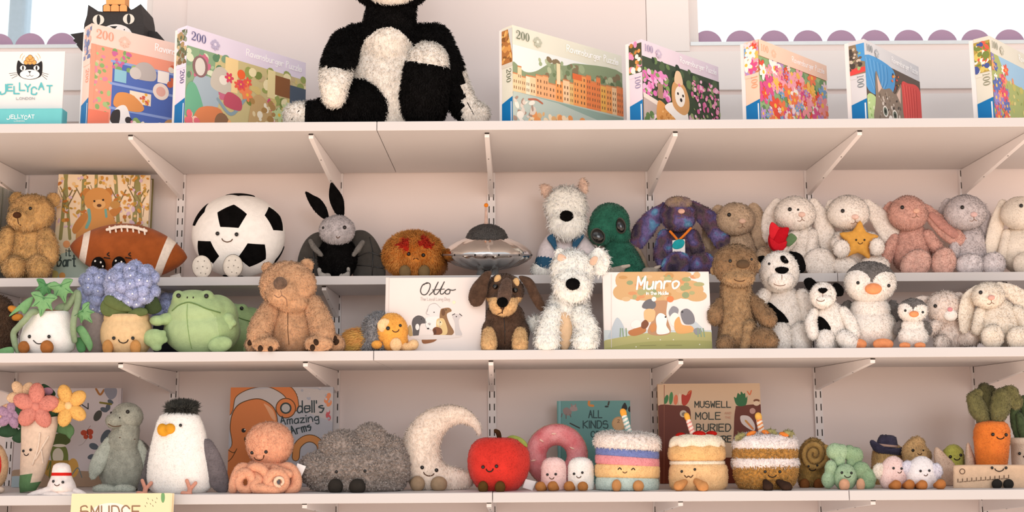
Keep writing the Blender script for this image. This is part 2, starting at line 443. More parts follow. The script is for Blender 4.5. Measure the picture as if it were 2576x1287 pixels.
        sv = np.array(sv); tr = [(0, 1 + i, 1 + (i + 1) % 6) for i in range(6)]; qd = [(1 + i, 7 + i, 7 + (i + 1) % 6, 1 + (i + 1) % 6) for i in range(6)]
        a = RNG.normal(size=(n, 3)); t1 = np.cross(nn, a); t1 /= np.linalg.norm(t1, axis=1)[:, None] + 1e-9; t2 = np.cross(nn, t1)
        k = (.6 + .8 * RNG.random(n))[:, None, None]; e = (.55 + .6 * RNG.random(n))[:, None, None]
        B = pt[:, None] + k * s.u * (wd * .5 * (sv[None, :, 0:1] * t1[:, None] * e + sv[None, :, 1:2] * t2[:, None]) + L * .7 * sv[None, :, 2:3] * (nn + RNG.normal(size=(n, 3)) * .3)[:, None])
        B[..., 2] = np.maximum(B[..., 2], s.zs + .0005)
        i0 = len(W) + np.arange(n)[:, None, None] * 13
        Q2 = (i0 + np.array(qd)[None]).reshape(-1, 4); T2 = (i0 + np.array(tr)[None]).reshape(-1, 3); fm = tm[ti] + nm
        return np.vstack([W, B.reshape(-1, 3)]), np.vstack([Q, Q2]), np.vstack([T, T2]), np.concatenate([mq, np.repeat(fm, 6)]), np.concatenate([mt, np.repeat(fm, 6)]), None
# ---------------------------------------------------------------- printed art and lettering
def _g(s):
    out = []
    for part in s.split('/'):
        sm = part.startswith('~'); part = part.lstrip('~'); pts = []
        for i in range(0, len(part) - 1, 2):
            y = part[i + 1]; pts.append((int(part[i]), -(ord(y) - 96) if y in 'abc' else int(y)))
        out.append((sm, pts))
    return out
# single-line alphabet: x 0-6 then y (0 base, 5 small, 9 capital; a b c below the line), ~ marks a curve
_AB = """A 003960/1454|H 0009/6069/0565|B 0009/~0939573505/~053564523000|C ~6749290705030120405062|D 0009/~093958656452300000|E 69090060/0555
F 690900/0555|G ~67492907050301204062/62633343|I 3930|J ~4942200002|K 0009/690560|L 090060|M 0009336960|N 00096069|O ~3918060311305163665839
P 0009/~093958573604|R 0009/~0939685634 05/3460|S ~584929080605556362502001|T 0969/3930|U ~090402203051626469|W 0910365069|Y 093569/3530
a ~5435140210305254/5550|d ~5435140210305254/5950|e ~0353545535150402105152|g ~5435140211315254/~555b3c1b|h 0900/~0325455350|i 2520/2727|l 2920
m 0500/~03153533/3330/~33456563/6360|n 0500/~0325455350|o ~250402103052543525|r 0500/~03154555|s ~45250443533010|t 2921/~212040/0646|u ~050110305255/5550
v 053055|y 0522/55220b|z 05550050|p 050c/~04255452311002|b 0900/~03255452301002|' 2927|2 ~072848573300/0060|f ~59382620/0545"""
GLYPH = {' ': []}
for _e in _AB.replace('05/3460', '05/3460').replace('\n', '|').split('|'):
    GLYPH[_e[0]] = _g(_e[2:].replace(' ', ''))
class Art:
    """flat printed shapes lying on a cover; points are given in photo pixels (mode px) or cover units (mode cu: x 0..A, y 0..1 up)"""
    def __init__(s, O, U, V, W, H, off=.0004):
        s.O, s.U, s.V, s.W, s.H, s.A = np.array(O), np.array(U), np.array(V), W, H, W / H
        s.N = np.cross(s.U, s.V); s.N = s.N if s.N @ (CAM - s.O) > 0 else -s.N
        s.polys = []; s.off = off; s.mode = 'px'; s.k = 0
    def cu(s, pts):
        p = np.array(pts, float).reshape(-1, 2)
        if s.mode == 'px':
            d = rays(p[:, 0], p[:, 1]); t = ((s.O - CAM) @ s.N) / (d @ s.N); h = CAM + d * t[:, None] - s.O
            p = np.stack([h @ s.U, h @ s.V], -1) / s.H
        return p
    def add(s, pts, c, layer=True):
        p = s.cu(pts); p[:, 0] = np.clip(p[:, 0], 0, s.A); p[:, 1] = np.clip(p[:, 1], 0, 1)
        s.k += 1 if layer else .15
        if np.ptp(p[:, 0]) < 1e-5 or np.ptp(p[:, 1]) < 1e-5: return
        s.polys.append((p, lin(c), s.k))
    poly = add
    def rect(s, x0, y0, x1, y1, c): s.add([(x0, y0), (x1, y0), (x1, y1), (x0, y1)], c)
    def circ(s, x, y, r, c, ry=None, rot=0, n=20, layer=True):
        ry = ry or r; a = np.linspace(0, 2 * math.pi, n, endpoint=False); cr, sr = math.cos(math.radians(rot)), math.sin(math.radians(rot))
        s.add(np.stack([x + r * np.cos(a) * cr - ry * np.sin(a) * sr, y + r * np.cos(a) * sr + ry * np.sin(a) * cr], -1), c, layer)
    def stroke(s, pts, w, c, sm=True, layer=True):
        if layer: s.k += 1
        p = np.array(pts, float)
        if len(p) > 2 and sm: p = crom(p, 5)
        for a, b in zip(p[:-1], p[1:]):
            d = b - a; L = np.hypot(*d)
            if L < 1e-6: continue
            n = np.array([-d[1], d[0]]) / L * w / 2; s.add([a + n, b + n, b - n, a - n], c, False)
        for q in p: s.circ(q[0], q[1], w / 2, c, n=8, layer=False)
    def blob(s, pts, c):
        q = np.array(pts, float); q = crom(np.vstack([q[-1], q, q[0], q[1]]), 5)[5:-6]; s.add(q, c)
    def text(s, t, x0, y0, x1, h, c, w, y1=None, slant=0., gap=2.2):
        adv = [4.5 if ch == ' ' else (max([p[0] for sm, ps in GLYPH[ch] for p in ps] or [4]) - min([p[0] for sm, ps in GLYPH[ch] for p in ps] or [0])) + gap for ch in t]
        tot = sum(adv) - gap; y1 = y0 if y1 is None else y1; sy = -1 if s.mode == 'px' else 1
        kx, ky = math.hypot(x1 - x0, y1 - y0) / tot, h / 9.; ux, uy = (x1 - x0), (y1 - y0); L = math.hypot(ux, uy); ux, uy = ux / L, uy / L
        vx, vy = -uy * sy, ux * sy; s.k += 1; cur = 0.
        for ch, ad in zip(t, adv):
            mnx = min([p[0] for sm, ps in GLYPH[ch] for p in ps] or [0])
            for sm, ps in GLYPH[ch]:
                q = []
                for gx, gy in ps:
                    X = (cur + gx - mnx) * kx + slant * gy * ky; Yv = gy * ky
                    q.append((x0 + X * ux + Yv * vx, y0 + X * uy + Yv * vy))
                if len(q) == 1 or q[0] == q[-1] and len(q) == 2: s.circ(*q[0], w * .7, c, n=8, layer=False)
                else: s.stroke(q, w, c, sm, False)
            cur += ad
    def number(s, t, f, h, c):                        # a thick-and-thin serif numeral; f maps (x, y in units of height) to art space
        cur = 0.; s.k += 1
        for ch in t:
            if ch == '1':
                for r in ([(.12, 0), (.22, 0), (.22, 1), (.12, 1)], [(0, 0), (.34, 0), (.34, .05), (0, .05)], [(.02, .9), (.2, .95), (.2, 1), (.02, .95)]):
                    s.add([f(cur + x * h, y * h) for x, y in r], c, False)
                cur += .48 * h
            elif ch == '0':
                o = [(.3 + .3 * math.cos(a), .5 + .52 * math.sin(a)) for a in np.linspace(0, 2 * math.pi, 28)]
                i = [(.3 + .15 * math.cos(a), .5 + .48 * math.sin(a)) for a in np.linspace(0, 2 * math.pi, 28)]
                for k in range(27): s.add([f(cur + x * h, y * h) for x, y in (o[k], o[k + 1], i[k + 1], i[k])], c, False)
                cur += .7 * h
            else:
                p = crom([(.03, .72), (.08, .95), (.28, 1.02), (.5, .9), (.5, .66), (.3, .38), (.02, .08)], 5)
                for k, (a, b) in enumerate(zip(p[:-1], p[1:])):
                    d = b - a; n = np.array([-d[1], d[0]]) / (np.hypot(*d) + 1e-9)
                    w = .03 + .055 * math.exp(-((k - 17) / 6.) ** 2)
                    s.add([f(cur + x * h, y * h) for x, y in (a + n * w, b + n * w, b - n * w, a - n * w)], c, False)
                s.add([f(cur + x * h, y * h) for x, y in ((.0, 0), (.55, 0), (.6, .25), (.55, .25), (.5, .12), (.05, .12))], c, False)
                s.add([f(cur + (.09 + .07 * math.cos(a)) * h, (.74 + .07 * math.sin(a)) * h) for a in np.linspace(0, 6.28, 10)[:-1]], c, False)
                cur += .7 * h
    def puzzle(s, f, r, c, c2=None):                  # a jigsaw piece emblem
        for dx, dy, k in ((0, 0, .62), (0, .75, .27), (0, -.8, .24), (.8, .1, .27), (-.8, .1, .24), (.45, .45, .3), (-.45, .45, .3), (.5, -.5, .3), (-.5, -.5, .3)):
            s.add([f(r * (dx + k * math.cos(a)), r * (dy + k * math.sin(a))) for a in np.linspace(0, 6.28, 14)[:-1]], c, False)
        s.k += 1
        if c2: s.add([f(r * .28 * math.cos(a), r * (.1 + .28 * math.sin(a))) for a in np.linspace(0, 6.28, 14)[:-1]], c2)
    def build(s, name, parent, label=None):
        if not s.polys: return
        if getattr(s, 'under', None) is not None: s.off = s.under.off + s.under.k * 6e-6 + 2e-4
        V, F, Cc, n = [], [], [], 0
        for p, c, k in s.polys:
            w = s.O + np.outer(p[:, 0] * s.H, s.U) + np.outer(p[:, 1] * s.H, s.V) + s.N * (s.off + k * 6e-6)
            V.append(w); F.append(list(range(n, n + len(p)))); n += len(p); Cc += [(*c, 1.)] * len(p)
        pl = np.array(parent.location); pp = parent
        while pp.parent: pp = pp.parent; pl = pl + np.array(pp.location)
        me = bpy.data.meshes.new(name); me.from_pydata([tuple(v - pl) for v in np.vstack(V)], [], F)
        ca = me.color_attributes.new('Col', 'FLOAT_COLOR', 'CORNER'); ca.data.foreach_set('color', np.array(Cc, np.float32).ravel())
        me.materials.append(M_PRINT); me.update(); o = link(name, me, parent)
        if label: o['label'] = label
        return o

def slab_mesh(O, U, V, N, W, H, D, z=0.):             # a board lying in the plane U,V with its front at O, D thick behind
    c = [O + U * a * W + V * b * H - N * (z + e * D) for a in (0, 1) for b in (0, 1) for e in (0, 1)]
    Q = [(0, 1, 3, 2), (4, 6, 7, 5), (0, 4, 5, 1), (2, 3, 7, 6), (0, 2, 6, 4), (1, 5, 7, 3)]
    return np.array(c), np.array(Q), np.zeros((0, 3), int)
def solve_h(O, V, ytop):
    lo, hi = .02, .6
    for _ in range(40):
        m = (lo + hi) / 2
        if project(O + V * m)[1] > ytop: lo = m
        else: hi = m
    return lo
def book(name, label, xl, xr, ytop, Yl, Yr, shelf, thick, cover, spine=None, lean=3., group=None, H=None, cat='book', round_=.004):
    z = ZS[shelf] + .0003
    def gx(x, Y):
        a = P(x, 700., Y); y = project([a[0], Y, z])[1]
        return P(x, y, Y)[0]
    O = np.array([gx(xl, Yl), Yl, z]); R = np.array([gx(xr, Yr), Yr, z])
    U = R - O; W = np.linalg.norm(U); U /= W
    nb = np.cross(U, np.array([0, 0, 1.])); Nn = nb if nb[1] < 0 else -nb
    a = math.radians(lean); V = np.array([0, 0, 1.]) * math.cos(a) - Nn * math.sin(a); Nn = Nn * math.cos(a) + np.array([0, 0, 1.]) * math.sin(a)
    H = H or solve_h(O, V, ytop)
    O = O + np.array([0, 0, thick * math.sin(a)]); H -= thick * math.sin(a)
    root = empty(name, O); tag(root, label, cat, group); b = .0025
    cm = mat('cover_' + cover.strip('#'), cover, rough=.45, var=.03, scale=8., spec=.25)
    g = [slab_mesh(O, U, V, Nn, W, H, b), slab_mesh(O, U, V, Nn, W, H, b, thick - b), slab_mesh(O, U, V, Nn, b, H, thick - 2 * b, b)]
    Vv, Q, T = join(g); o = link('cover', build_mesh('cover', Vv - O, Q, T, [cm], smooth=False), root); bevel(o, .0012)
    pg = mat('paper_edges', '#e9e0d2', rough=.9, var=.08, scale=300.)
    i = .004
    Vv, Q, T = slab_mesh(O + U * b + V * i, U, V, Nn, W - b - i, H - 2 * i, thick - 2 * b, b)
    link('page_block', build_mesh('page_block', Vv - O, Q, T, [pg], smooth=False), root)
    if spine: 
        ss = Art(O - U * .0001, -Nn, V, thick, H); 
    a, l = Art(O, U, V, W, H), Art(O, U, V, W, H, off=.0016); l.under = a
    return root, a, l

def puzzle_box(label, c, r, l, count, pale, ink, blue='#0f74b4', T=.047, W=None, Yc=2.566):
    """c, r, l: photo pixels of the near, right and left top corners"""
    a = P(c[0], c[1], Yc); zt = a[2]; H = zt - ZS[1] - .0003
    R = Pz(r[0], r[1], zt); U = R - a; U[2] = 0; w0 = np.linalg.norm(U); U /= w0; W = W or w0
    Nn = np.array([U[1], -U[0], 0.]); Nn = Nn if Nn[1] < 0 else -Nn
    V = np.array([0, 0, 1.]); O = np.array([a[0], a[1], ZS[1] + .0003])
    root = empty('puzzle_box', O); tag(root, label, 'puzzle box', 'jigsaw puzzle boxes on the top shelf')
    cm = mat('box_' + pale.strip('#'), pale, rough=.4, var=.02, scale=6., spec=.3)
    hb = H * .0
    Vv, Q, Tt = slab_mesh(O, U, V, Nn, W, H, T * .82); bevel(link('lid', build_mesh('lid', Vv - O, Q, Tt, [cm], smooth=False), root), .0008)
    Vv, Q, Tt = slab_mesh(O + U * .0012 + V * .0012, U, V, Nn, W - .0024, H - .0024, T * .3, T * .76)
    link('base_tray', build_mesh('base_tray', Vv - O, Q, Tt, [M_CARD], smooth=False), root)
    fa, la = Art(O, U, V, W, H), Art(O, U, V, W, H, off=.0016); fa.mode = la.mode = 'cu'; la.under = fa
    SU = Nn; SO = O - Nn * T * .82 - U * .0001          # left side panel, read from its back edge to the near corner
    sa = Art(SO, SU, V, T * .82, H); sl = Art(SO, SU, V, T * .82, H, off=.0012); sa.mode = sl.mode = 'cu'; sl.under = sa
    if sa.N @ (-U) < 0: sa.N = -sa.N; sl.N = -sl.N
    A = sa.A
    sa.add([(0, 0), (A, 0), (A, .27), (0, .22)], blue)
    sl.number(count, lambda x, y: (A * .45 + y, .56 - x), A * .42, ink)
    sl.k += 1; sl.add([(A * .84, .015), (A * .93, .015), (A * .93, .22), (A * .84, .22)], '#dfe9f2')
    la.pale = pale
    return root, fa, la, sa, sl, ink
def box_title(la, ink, count):
    A = la.A; h = .085
    la.number(count, lambda x, y: (.045 + x, .865 + y - x * .0), h, ink)
    q = .045 + h * (2.25 if count == '200' else 2.05)
    mixc = '#' + ''.join('%02x' % ((int(ink[i:i + 2], 16) + 2 * int(la.pale[i:i + 2], 16)) // 3) for i in (1, 3, 5))
    la.puzzle(lambda x, y: (q + .09 + x, .885 + y), .055, mixc, la.pale)
    la.text('Ravensburger Puzzle', A * .47, .875, A * .95, .07, '#ffffff', .009)
def scatter(a, n, x0, y0, x1, y1, cols, r0, r1, el=1.6):
    for _ in range(n):
        r = random.uniform(r0, r1)
        a.circ(random.uniform(x0, x1), random.uniform(y0, y1), r, random.choice(cols), ry=r * random.uniform(1 / el, 1), rot=random.uniform(0, 180), n=10)
def flowers(a, n, x0, y0, x1, y1, cols, r0, r1, mid='#f0c04a', petals=6):
    for _ in range(n):
        x, y, r = random.uniform(x0, x1), random.uniform(y0, y1), random.uniform(r0, r1); c = random.choice(cols); t = random.uniform(0, 60)
        for k in range(petals):
            an = math.radians(t + 360 / petals * k)
            a.circ(x + math.cos(an) * r * .6, y + math.sin(an) * r * .6, r * .48, c, ry=r * .3, rot=math.degrees(an), n=10, layer=(k == 0))
        a.circ(x, y, r * .25, mid, n=8)
# ================================================================ the setting
zwl, zwr = P(200, 121, 3.0)[2], P(2100, 113, 3.0)[2]
xl, xr = P(383, 60, 3.0)[0], P(1735, 60, 3.0)[0]
WT, ZC = 3.1, 3.3
V, Q, T = join([boxgeo(-2.6, 2.6, 3.0, WT, 0, min(zwl, zwr)), boxgeo(-2.6, xl, 3.0, WT, min(zwl, zwr), zwl), boxgeo(xr, 2.6, 3.0, WT, min(zwl, zwr), zwr),
                boxgeo(xl, xr, 3.0, WT, min(zwl, zwr), ZC), boxgeo(-2.6, xl, 3.0, WT, 3.05, ZC), boxgeo(xr, 2.6, 3.0, WT, 3.05, ZC)])
structure(link('wall_back', build_mesh('wall_back', V, Q, T, [M_WALL], smooth=False)))
cx0, cx1 = P(470, 60, 2.985)[0], P(1625, 60, 2.985)[0]
structure(box('wall_middle', M_WALL, cx0, cx1, 2.984, 2.9995, ZS[1] + .001, ZC))
def trim(n, x0, x1, ya, yb, xm, Y=2.988):
    za, zb = P(xm, ya, Y)[2], P(xm, yb, Y)[2]
    structure(box('trim_%d' % n, M_BOARDW, x0, x1, Y, 2.9995, zb, za))
trim(1, cx1 + .002, 2.6, 128, 224, 2000); trim(2, cx1 + .002, 2.6, 237, 300, 2000)
trim(3, -2.6, cx0 - .002, 134, 226, 200); trim(4, -2.6, cx0 - .002, 239, 305, 200)
structure(box('trim_5', M_BOARDW, cx1 + .002, xr - .004, 2.988, 2.9995, P(2000, 127, 2.988)[2], ZC))

mg = bpy.data.materials.new('window_glass'); mg.use_nodes = True; t = mg.node_tree; t.nodes.clear()
o_ = t.nodes.new('ShaderNodeOutputMaterial'); tr = t.nodes.new('ShaderNodeBsdfTransparent'); gl = t.nodes.new('ShaderNodeBsdfGlossy'); ms = t.nodes.new('ShaderNodeMixShader')
fr = t.nodes.new('ShaderNodeFresnel'); gl.inputs['Roughness'].default_value = .02; tr.inputs[0].default_value = (.97, .99, .99, 1)
t.links.new(fr.outputs[0], ms.inputs[0]); t.links.new(tr.outputs[0], ms.inputs[1]); t.links.new(gl.outputs[0], ms.inputs[2]); t.links.new(ms.outputs[0], o_.inputs[0])
mfilm = bpy.data.materials.new('mauve_window_film'); mfilm.use_nodes = True; t = mfilm.node_tree; t.nodes.clear()
o_ = t.nodes.new('ShaderNodeOutputMaterial'); d1 = t.nodes.new('ShaderNodeBsdfDiffuse'); d2 = t.nodes.new('ShaderNodeBsdfTranslucent'); ms = t.nodes.new('ShaderNodeMixShader')
d1.inputs[0].default_value = (*lin('#cdb4c8'), 1); d2.inputs[0].default_value = (*lin('#e2c6dc'), 1); ms.inputs[0].default_value = .5
t.links.new(d1.outputs[0], ms.inputs[1]); t.links.new(d2.outputs[0], ms.inputs[2]); t.links.new(ms.outputs[0], o_.inputs[0])
M_ALU = mat('window_aluminium', '#dfe6e8', rough=.35, var=.02, metal=.3)
def window(n, x0, x1, zb, scal, sy, sr):
    r = structure(empty('window_%d' % n, ((x0 + x1) / 2, 3.05, zb)))
    box('sill_bar', M_ALU, x0, x1, 2.996, 3.03, zb, zb + .010, r)
    g = join([boxgeo(x0, x0 + .03, 3.04, 3.07, zb, 3.05), boxgeo(x1 - .03, x1, 3.04, 3.07, zb, 3.05), boxgeo(x0, x1, 3.04, 3.07, 3.02, 3.05), boxgeo(x0, x1, 3.04, 3.07, zb, zb + .004)])
    if n == 1: g = join([g, boxgeo(0, 0, 0, 0, 0, 0)])
    link('frame', build_mesh('frame', g[0] - np.array(r.location), g[1], g[2], [M_BOARDW], smooth=False), r)
    box('pane', mg, x0 + .02, x1 - .02, 3.052, 3.056, zb + .002, 3.03, r)
    for cx, cy in scal:
        c = P(cx, cy, 3.05); u = upx(cx, cy, 3.05); a = np.linspace(0, math.pi, 26)
        pts = np.array([[c[0] + sr * u * math.cos(q), 0, max(zb, c[2] + sr * u * math.sin(q) * sy)] for q in a])
        n_ = len(pts); Vv = np.vstack([pts + [0, 3.049, 0], pts + [0, 3.0515, 0]])
        me = bpy.data.meshes.new('scallop'); me.from_pydata([tuple(v - np.array(r.location)) for v in Vv], [], [list(range(n_)), list(range(2 * n_ - 1, n_ - 1, -1))] + [[i, i + n_, (i + 1) % n_ + n_, (i + 1) % n_] for i in range(n_)])
        me.materials.append(mfilm); link('scallop', me, r)
window(1, -2.58, xl, zwl, [(-84, 121), (-5, 121), (75, 120), (154, 119)], 1., 38)
window(2, xr, 2.58, zwr, [(1779 + 84.6 * i, 113.5 - .35 * i) for i in range(11)], 1., 38)
op = tag(box('outside_post', mat('blue_grey_metal', '#a9bccb', rough=.4, var=.04), P(18, 40, 4.4)[0], P(64, 40, 4.4)[0], 4.4, 4.47, 0, 4.2, bev=.015), 'pale blue grey post outside the left window, upright', 'post')

# ---------------------------------------------------------------- uprights, brackets and boards
UPX = [(58, 500), (455, 500), (852, 500), (1236, 500), (1635, 500), (2036, 500), (2426.5, 500)]
UX = [P(x, y, 2.988)[0] for x, y in UPX]
WH = ['at the far left behind the tan bear', 'first to the left of the soccer ball', 'behind the bat winged rabbit ears', 'behind the silver saucer antenna', 'behind the blue tie dye rabbit', 'behind the rabbit with the red rose', 'behind the lilac grey rabbit']
WB = ['at the far left end', 'above the football plush', 'above the winged rabbit', 'above the silver saucer', 'above the tie dye rabbit', 'above the rabbit with the red rose', 'above the lilac grey rabbit']
for i, ux in enumerate(UX):
    z0, z1 = ZS[5] - .1, ZS[1] - TH - .0006
    V, Q, T = join([boxgeo(ux - .0105, ux + .0105, 2.988, 2.9995, z0, z1)]); n0 = len(Q); gs = [(V, Q, T)]
    z = P(UPX[i][0], 505 - 3 * 33, 2.988)[2]
    while z > z0 + .02:
        if z < z1 - .01:
            for dx in (-.006, .006):
                gs.append((np.array([[ux + dx + a * .0014, 2.9878, z + b * .0085] for a, b in ((-1, -1), (1, -1), (1, 1), (-1, 1))]), np.array([[0, 1, 2, 3]]), np.zeros((0, 3), int)))
        z -= .0325
    V, Q, T = join(gs); mi = np.zeros(len(Q), int); mi[n0:] = 1
    o = link('slotted_upright', build_mesh('slotted_upright', V - [ux, 2.99, z0], Q, T, [M_BRACKET, M_SLOT], mq=mi, smooth=False), loc=(ux, 2.99, z0))
    tag(o, 'white slotted metal upright on the wall ' + WH[i], 'shelf upright', 'slotted wall uprights')
def bracket(ux, zu, yf, hb, label, tipx=None):
    w = .0055; y1 = 2.9878; r = empty('shelf_bracket', (ux, y1, zu - hb)); tag(r, label, 'shelf bracket', 'white shelf brackets')
    dx = 0 if tipx is None else tipx - ux
    pr = [(y1, zu - .0006), (yf, zu - .0006), (yf, zu - .011), (y1 - .02, zu - hb + .004), (y1, zu - hb)]
    V = np.array([(ux + s * w + dx * (y1 - y) / (y1 - yf), y, z) for s in (-1, 1) for y, z in pr]) - np.array(r.location)
    me = bpy.data.meshes.new('arm'); me.from_pydata([tuple(v) for v in V], [], [[0, 1, 2, 3, 4], [9, 8, 7, 6, 5]] + [[i, i + 5, (i + 1) % 5 + 5, (i + 1) % 5] for i in range(5)])
    me.materials.append(M_BRACKET); o = link('arm', me, r); bevel(o, .0008)
    c = box('gap_shade', M_SLOT, ux + dx - w * .95, ux + dx + w * .95, yf - .002, yf + .004, zu - .0035, zu - .0008, r)  # dark strip standing in for the shaded gap between bracket tip and board
    for q in (.35, .72):
        yy = yf + (y1 - .02 - yf) * q; zz = zu - .011 + (-hb + .015) * q
        V_, Q_, T_ = boxgeo(ux + dx * (1 - q) - .0012, ux + dx * (1 - q) + .0012, yy - .002, yy + .002, zz - .0006, zz + .001)
        link('hole_shade', build_mesh('hole_shade', V_ - np.array(r.location), Q_, T_, [M_SLOT], smooth=False), r)  # dark dot standing in for the shade inside a bracket hole
tip1 = [None, (330, 336), (783, 334), (1225, 331), (1698, 327), (2161, 322), None]
for i, ux in enumerate(UX):
    tx = None if tip1[i] is None else P(tip1[i][0], tip1[i][1], 2.575)[0]
    bracket(ux, ZS[1] - TH, 2.572, .068, 'white bracket under the top shelf ' + WB[i], tx)
W2 = ['behind the ivy pot', 'behind the blue hydrangeas', 'behind the orange hermit toy', 'behind the dachshund', 'behind the otter', 'behind the small spotted puppy', 'behind the cream rabbit']
W3 = ['at the far left above the bouquet', 'above the seagull', 'above the octopus book', 'above the red apple', 'left of the mole book', 'above the green clover', 'above the carrot']
tip3 = [None, (305, 911), (769, 907), (1235, 905), (1712, 903), (2194, 898), None]
for i, ux in enumerate(UX):
    bracket(ux, ZS[2] - TH, 2.778, .058, 'short white bracket under the second shelf ' + W2[i])
    tx = None if tip3[i] is None else P(tip3[i][0], tip3[i][1], 2.575)[0]
    bracket(ux, ZS[3] - TH, 2.572, .058, 'white bracket under the third shelf ' + W3[i], tx)
    bracket(ux, ZS[4] - TH, 2.572, .058, 'white bracket under the lowest visible shelf ' + ['below the bouquet', 'below the seagull', 'below the grey curly toy', 'below the red apple', 'below the mole book', 'below the green clover', 'below the carrot'][i])
def boards(s, yf, cuts, labels):
    X = [-2.2] + [P(c, y, yf)[0] for c, y in cuts] + [2.2]
    for a, b, l in zip(X[:-1], X[1:], labels):
        g = .0007
        o = box('shelf_board', M_SHELF, a + g, b - g, yf, 2.9875, ZS[s] - TH, ZS[s], bev=.0012)
        tag(o, l, 'shelf', 'white shelf boards')
boards(1, FRONT_Y, [(948, 305)], ['white top shelf board carrying the sign, cat cut-out and two pink and lilac puzzle boxes', 'white top shelf board carrying the black cat and most puzzle boxes'])
boards(2, SHORT_Y, [(2107, 684)], ['long shallow white shelf board carrying the football, soccer ball and first rabbits', 'short right end of the shallow shelf, under the pink and lilac rabbits'])
boards(3, FRONT_Y, [(940, 880)], ['white shelf board carrying the ivy pot, hydrangea, green frog and brown bear', 'white shelf board carrying the dachshund, puppies and penguins'])
boards(4, FRONT_Y, [(1239, 1238), (2136, 1234)], ['white shelf board carrying the bouquet, seagull and octopus', 'white shelf board carrying the donut and cakes', 'white shelf board carrying the cowboy hat toy, ruler and carrot'])
boards(5, 2.44, [], ['bottom shelf board below the picture, under the yellow book'])

# ================================================================ the top shelf
# the sign
def display_sign():
    O = np.array([P(-75, 300, 2.60)[0], 2.60, ZS[1]]); R = P(155, 300, 2.60)[0]; W = R - O[0]; H = solve_h(O, np.array([0, 0, 1.]), 130)
    r = empty('display_sign', O); tag(r, 'white card sign with cat head logo and teal lettering, left end of top shelf', 'sign')
    box('panel', M_CARD, O[0], R, 2.60, 2.604, ZS[1], ZS[1] + H, r, .001)
    hb = solve_h(O, np.array([0, 0, 1.]), 283); teal = mat('teal_card', '#6fc4c8', rough=.45, var=.02)
    rb = P(157, 300, 2.57)[0]
    box('base', teal, O[0], rb, 2.566, 2.5995, ZS[1], ZS[1] + hb, r, .003)
    U, V = np.array([1., 0, 0]), np.array([0, 0, 1.])
    a = Art(O, U, V, W, H); K = '#252222'; Or = '#f2a65a'
    for x0, y0, x1, y1 in ((44, 183, 23, 185), (44, 190, 30, 197), (106, 183, 122, 187), (106, 190, 118, 200), (44, 187, 26, 190), (106, 187, 120, 193)): a.stroke([(x0, y0), (x1, y1)], .9, K)
    a.blob([(46, 152), (57, 161), (75, 162), (93, 161), (105, 154), (107, 172), (104, 190), (90, 198), (75, 200), (58, 197), (45, 187), (42, 170)], K)
    a.circ(75, 187, 25, '#f3efec', ry=12)
    for x in (58, 92): a.circ(x, 171, 7.5, '#f3efec', ry=6.5); a.circ(x, 171, 2.4, K, ry=5.8)
    a.poly([(70, 179), (79, 179), (75, 184)], K); a.stroke([(75, 184), (75, 189), (70, 192), (67, 190)], 1, K); a.stroke([(75, 189), (80, 192), (84, 190)], 1, K)
    for dx, dy, rr in ((66, 157, 5.5), (76, 157, 5.5), (86, 157, 5.5), (71, 149, 6), (80, 149, 6), (76, 144, 5.5)): a.circ(dx, dy, rr + .8, K); a.circ(dx, dy, rr, Or)
    for s_ in (-1, 1):
        for q in (0, 5): a.stroke([(76 + s_ * (14 + q), 140 - q), (76 + s_ * (19 + q), 146 - q), (76 + s_ * (20 + q), 152 - q)], .9, Or)
    a.build('cat_logo', r)
    b = Art(O, U, V, W, H, off=.002)
    for ch, x, y, h in (('J', 2, 237, 24), ('E', 19, 229, 16), ('L', 36, 236, 18), ('L', 50, 228, 19), ('Y', 64, 231, 18), ('C', 80, 238, 18), ('A', 98, 226, 17), ('T', 119, 233, 17)):
        b.text(ch, x, y, x + 13, h, '#5fbcc2', 3.4)
    b.text('LONDON', 42, 251, 88, 5.5, '#9a9a9c', 1.)
    b.build('lettering', r)
    O2 = np.array([O[0], 2.566, ZS[1]]); c = Art(O2, U, V, rb - O[0], hb, off=.0006)
    for ch, x, y in (('J', 18, 300), ('E', 28, 298), ('L', 37, 299), ('L', 45, 297), ('Y', 53, 298), ('C', 62, 300), ('A', 71, 297), ('T', 80, 298)): c.text(ch, x, y, x + 6.5, 9, '#f4f7f6', 1.8)
    c.text('LONDON', 36, 306, 62, 2.6, '#f4f7f6', .6)
    c.build('base_lettering', r)
display_sign()
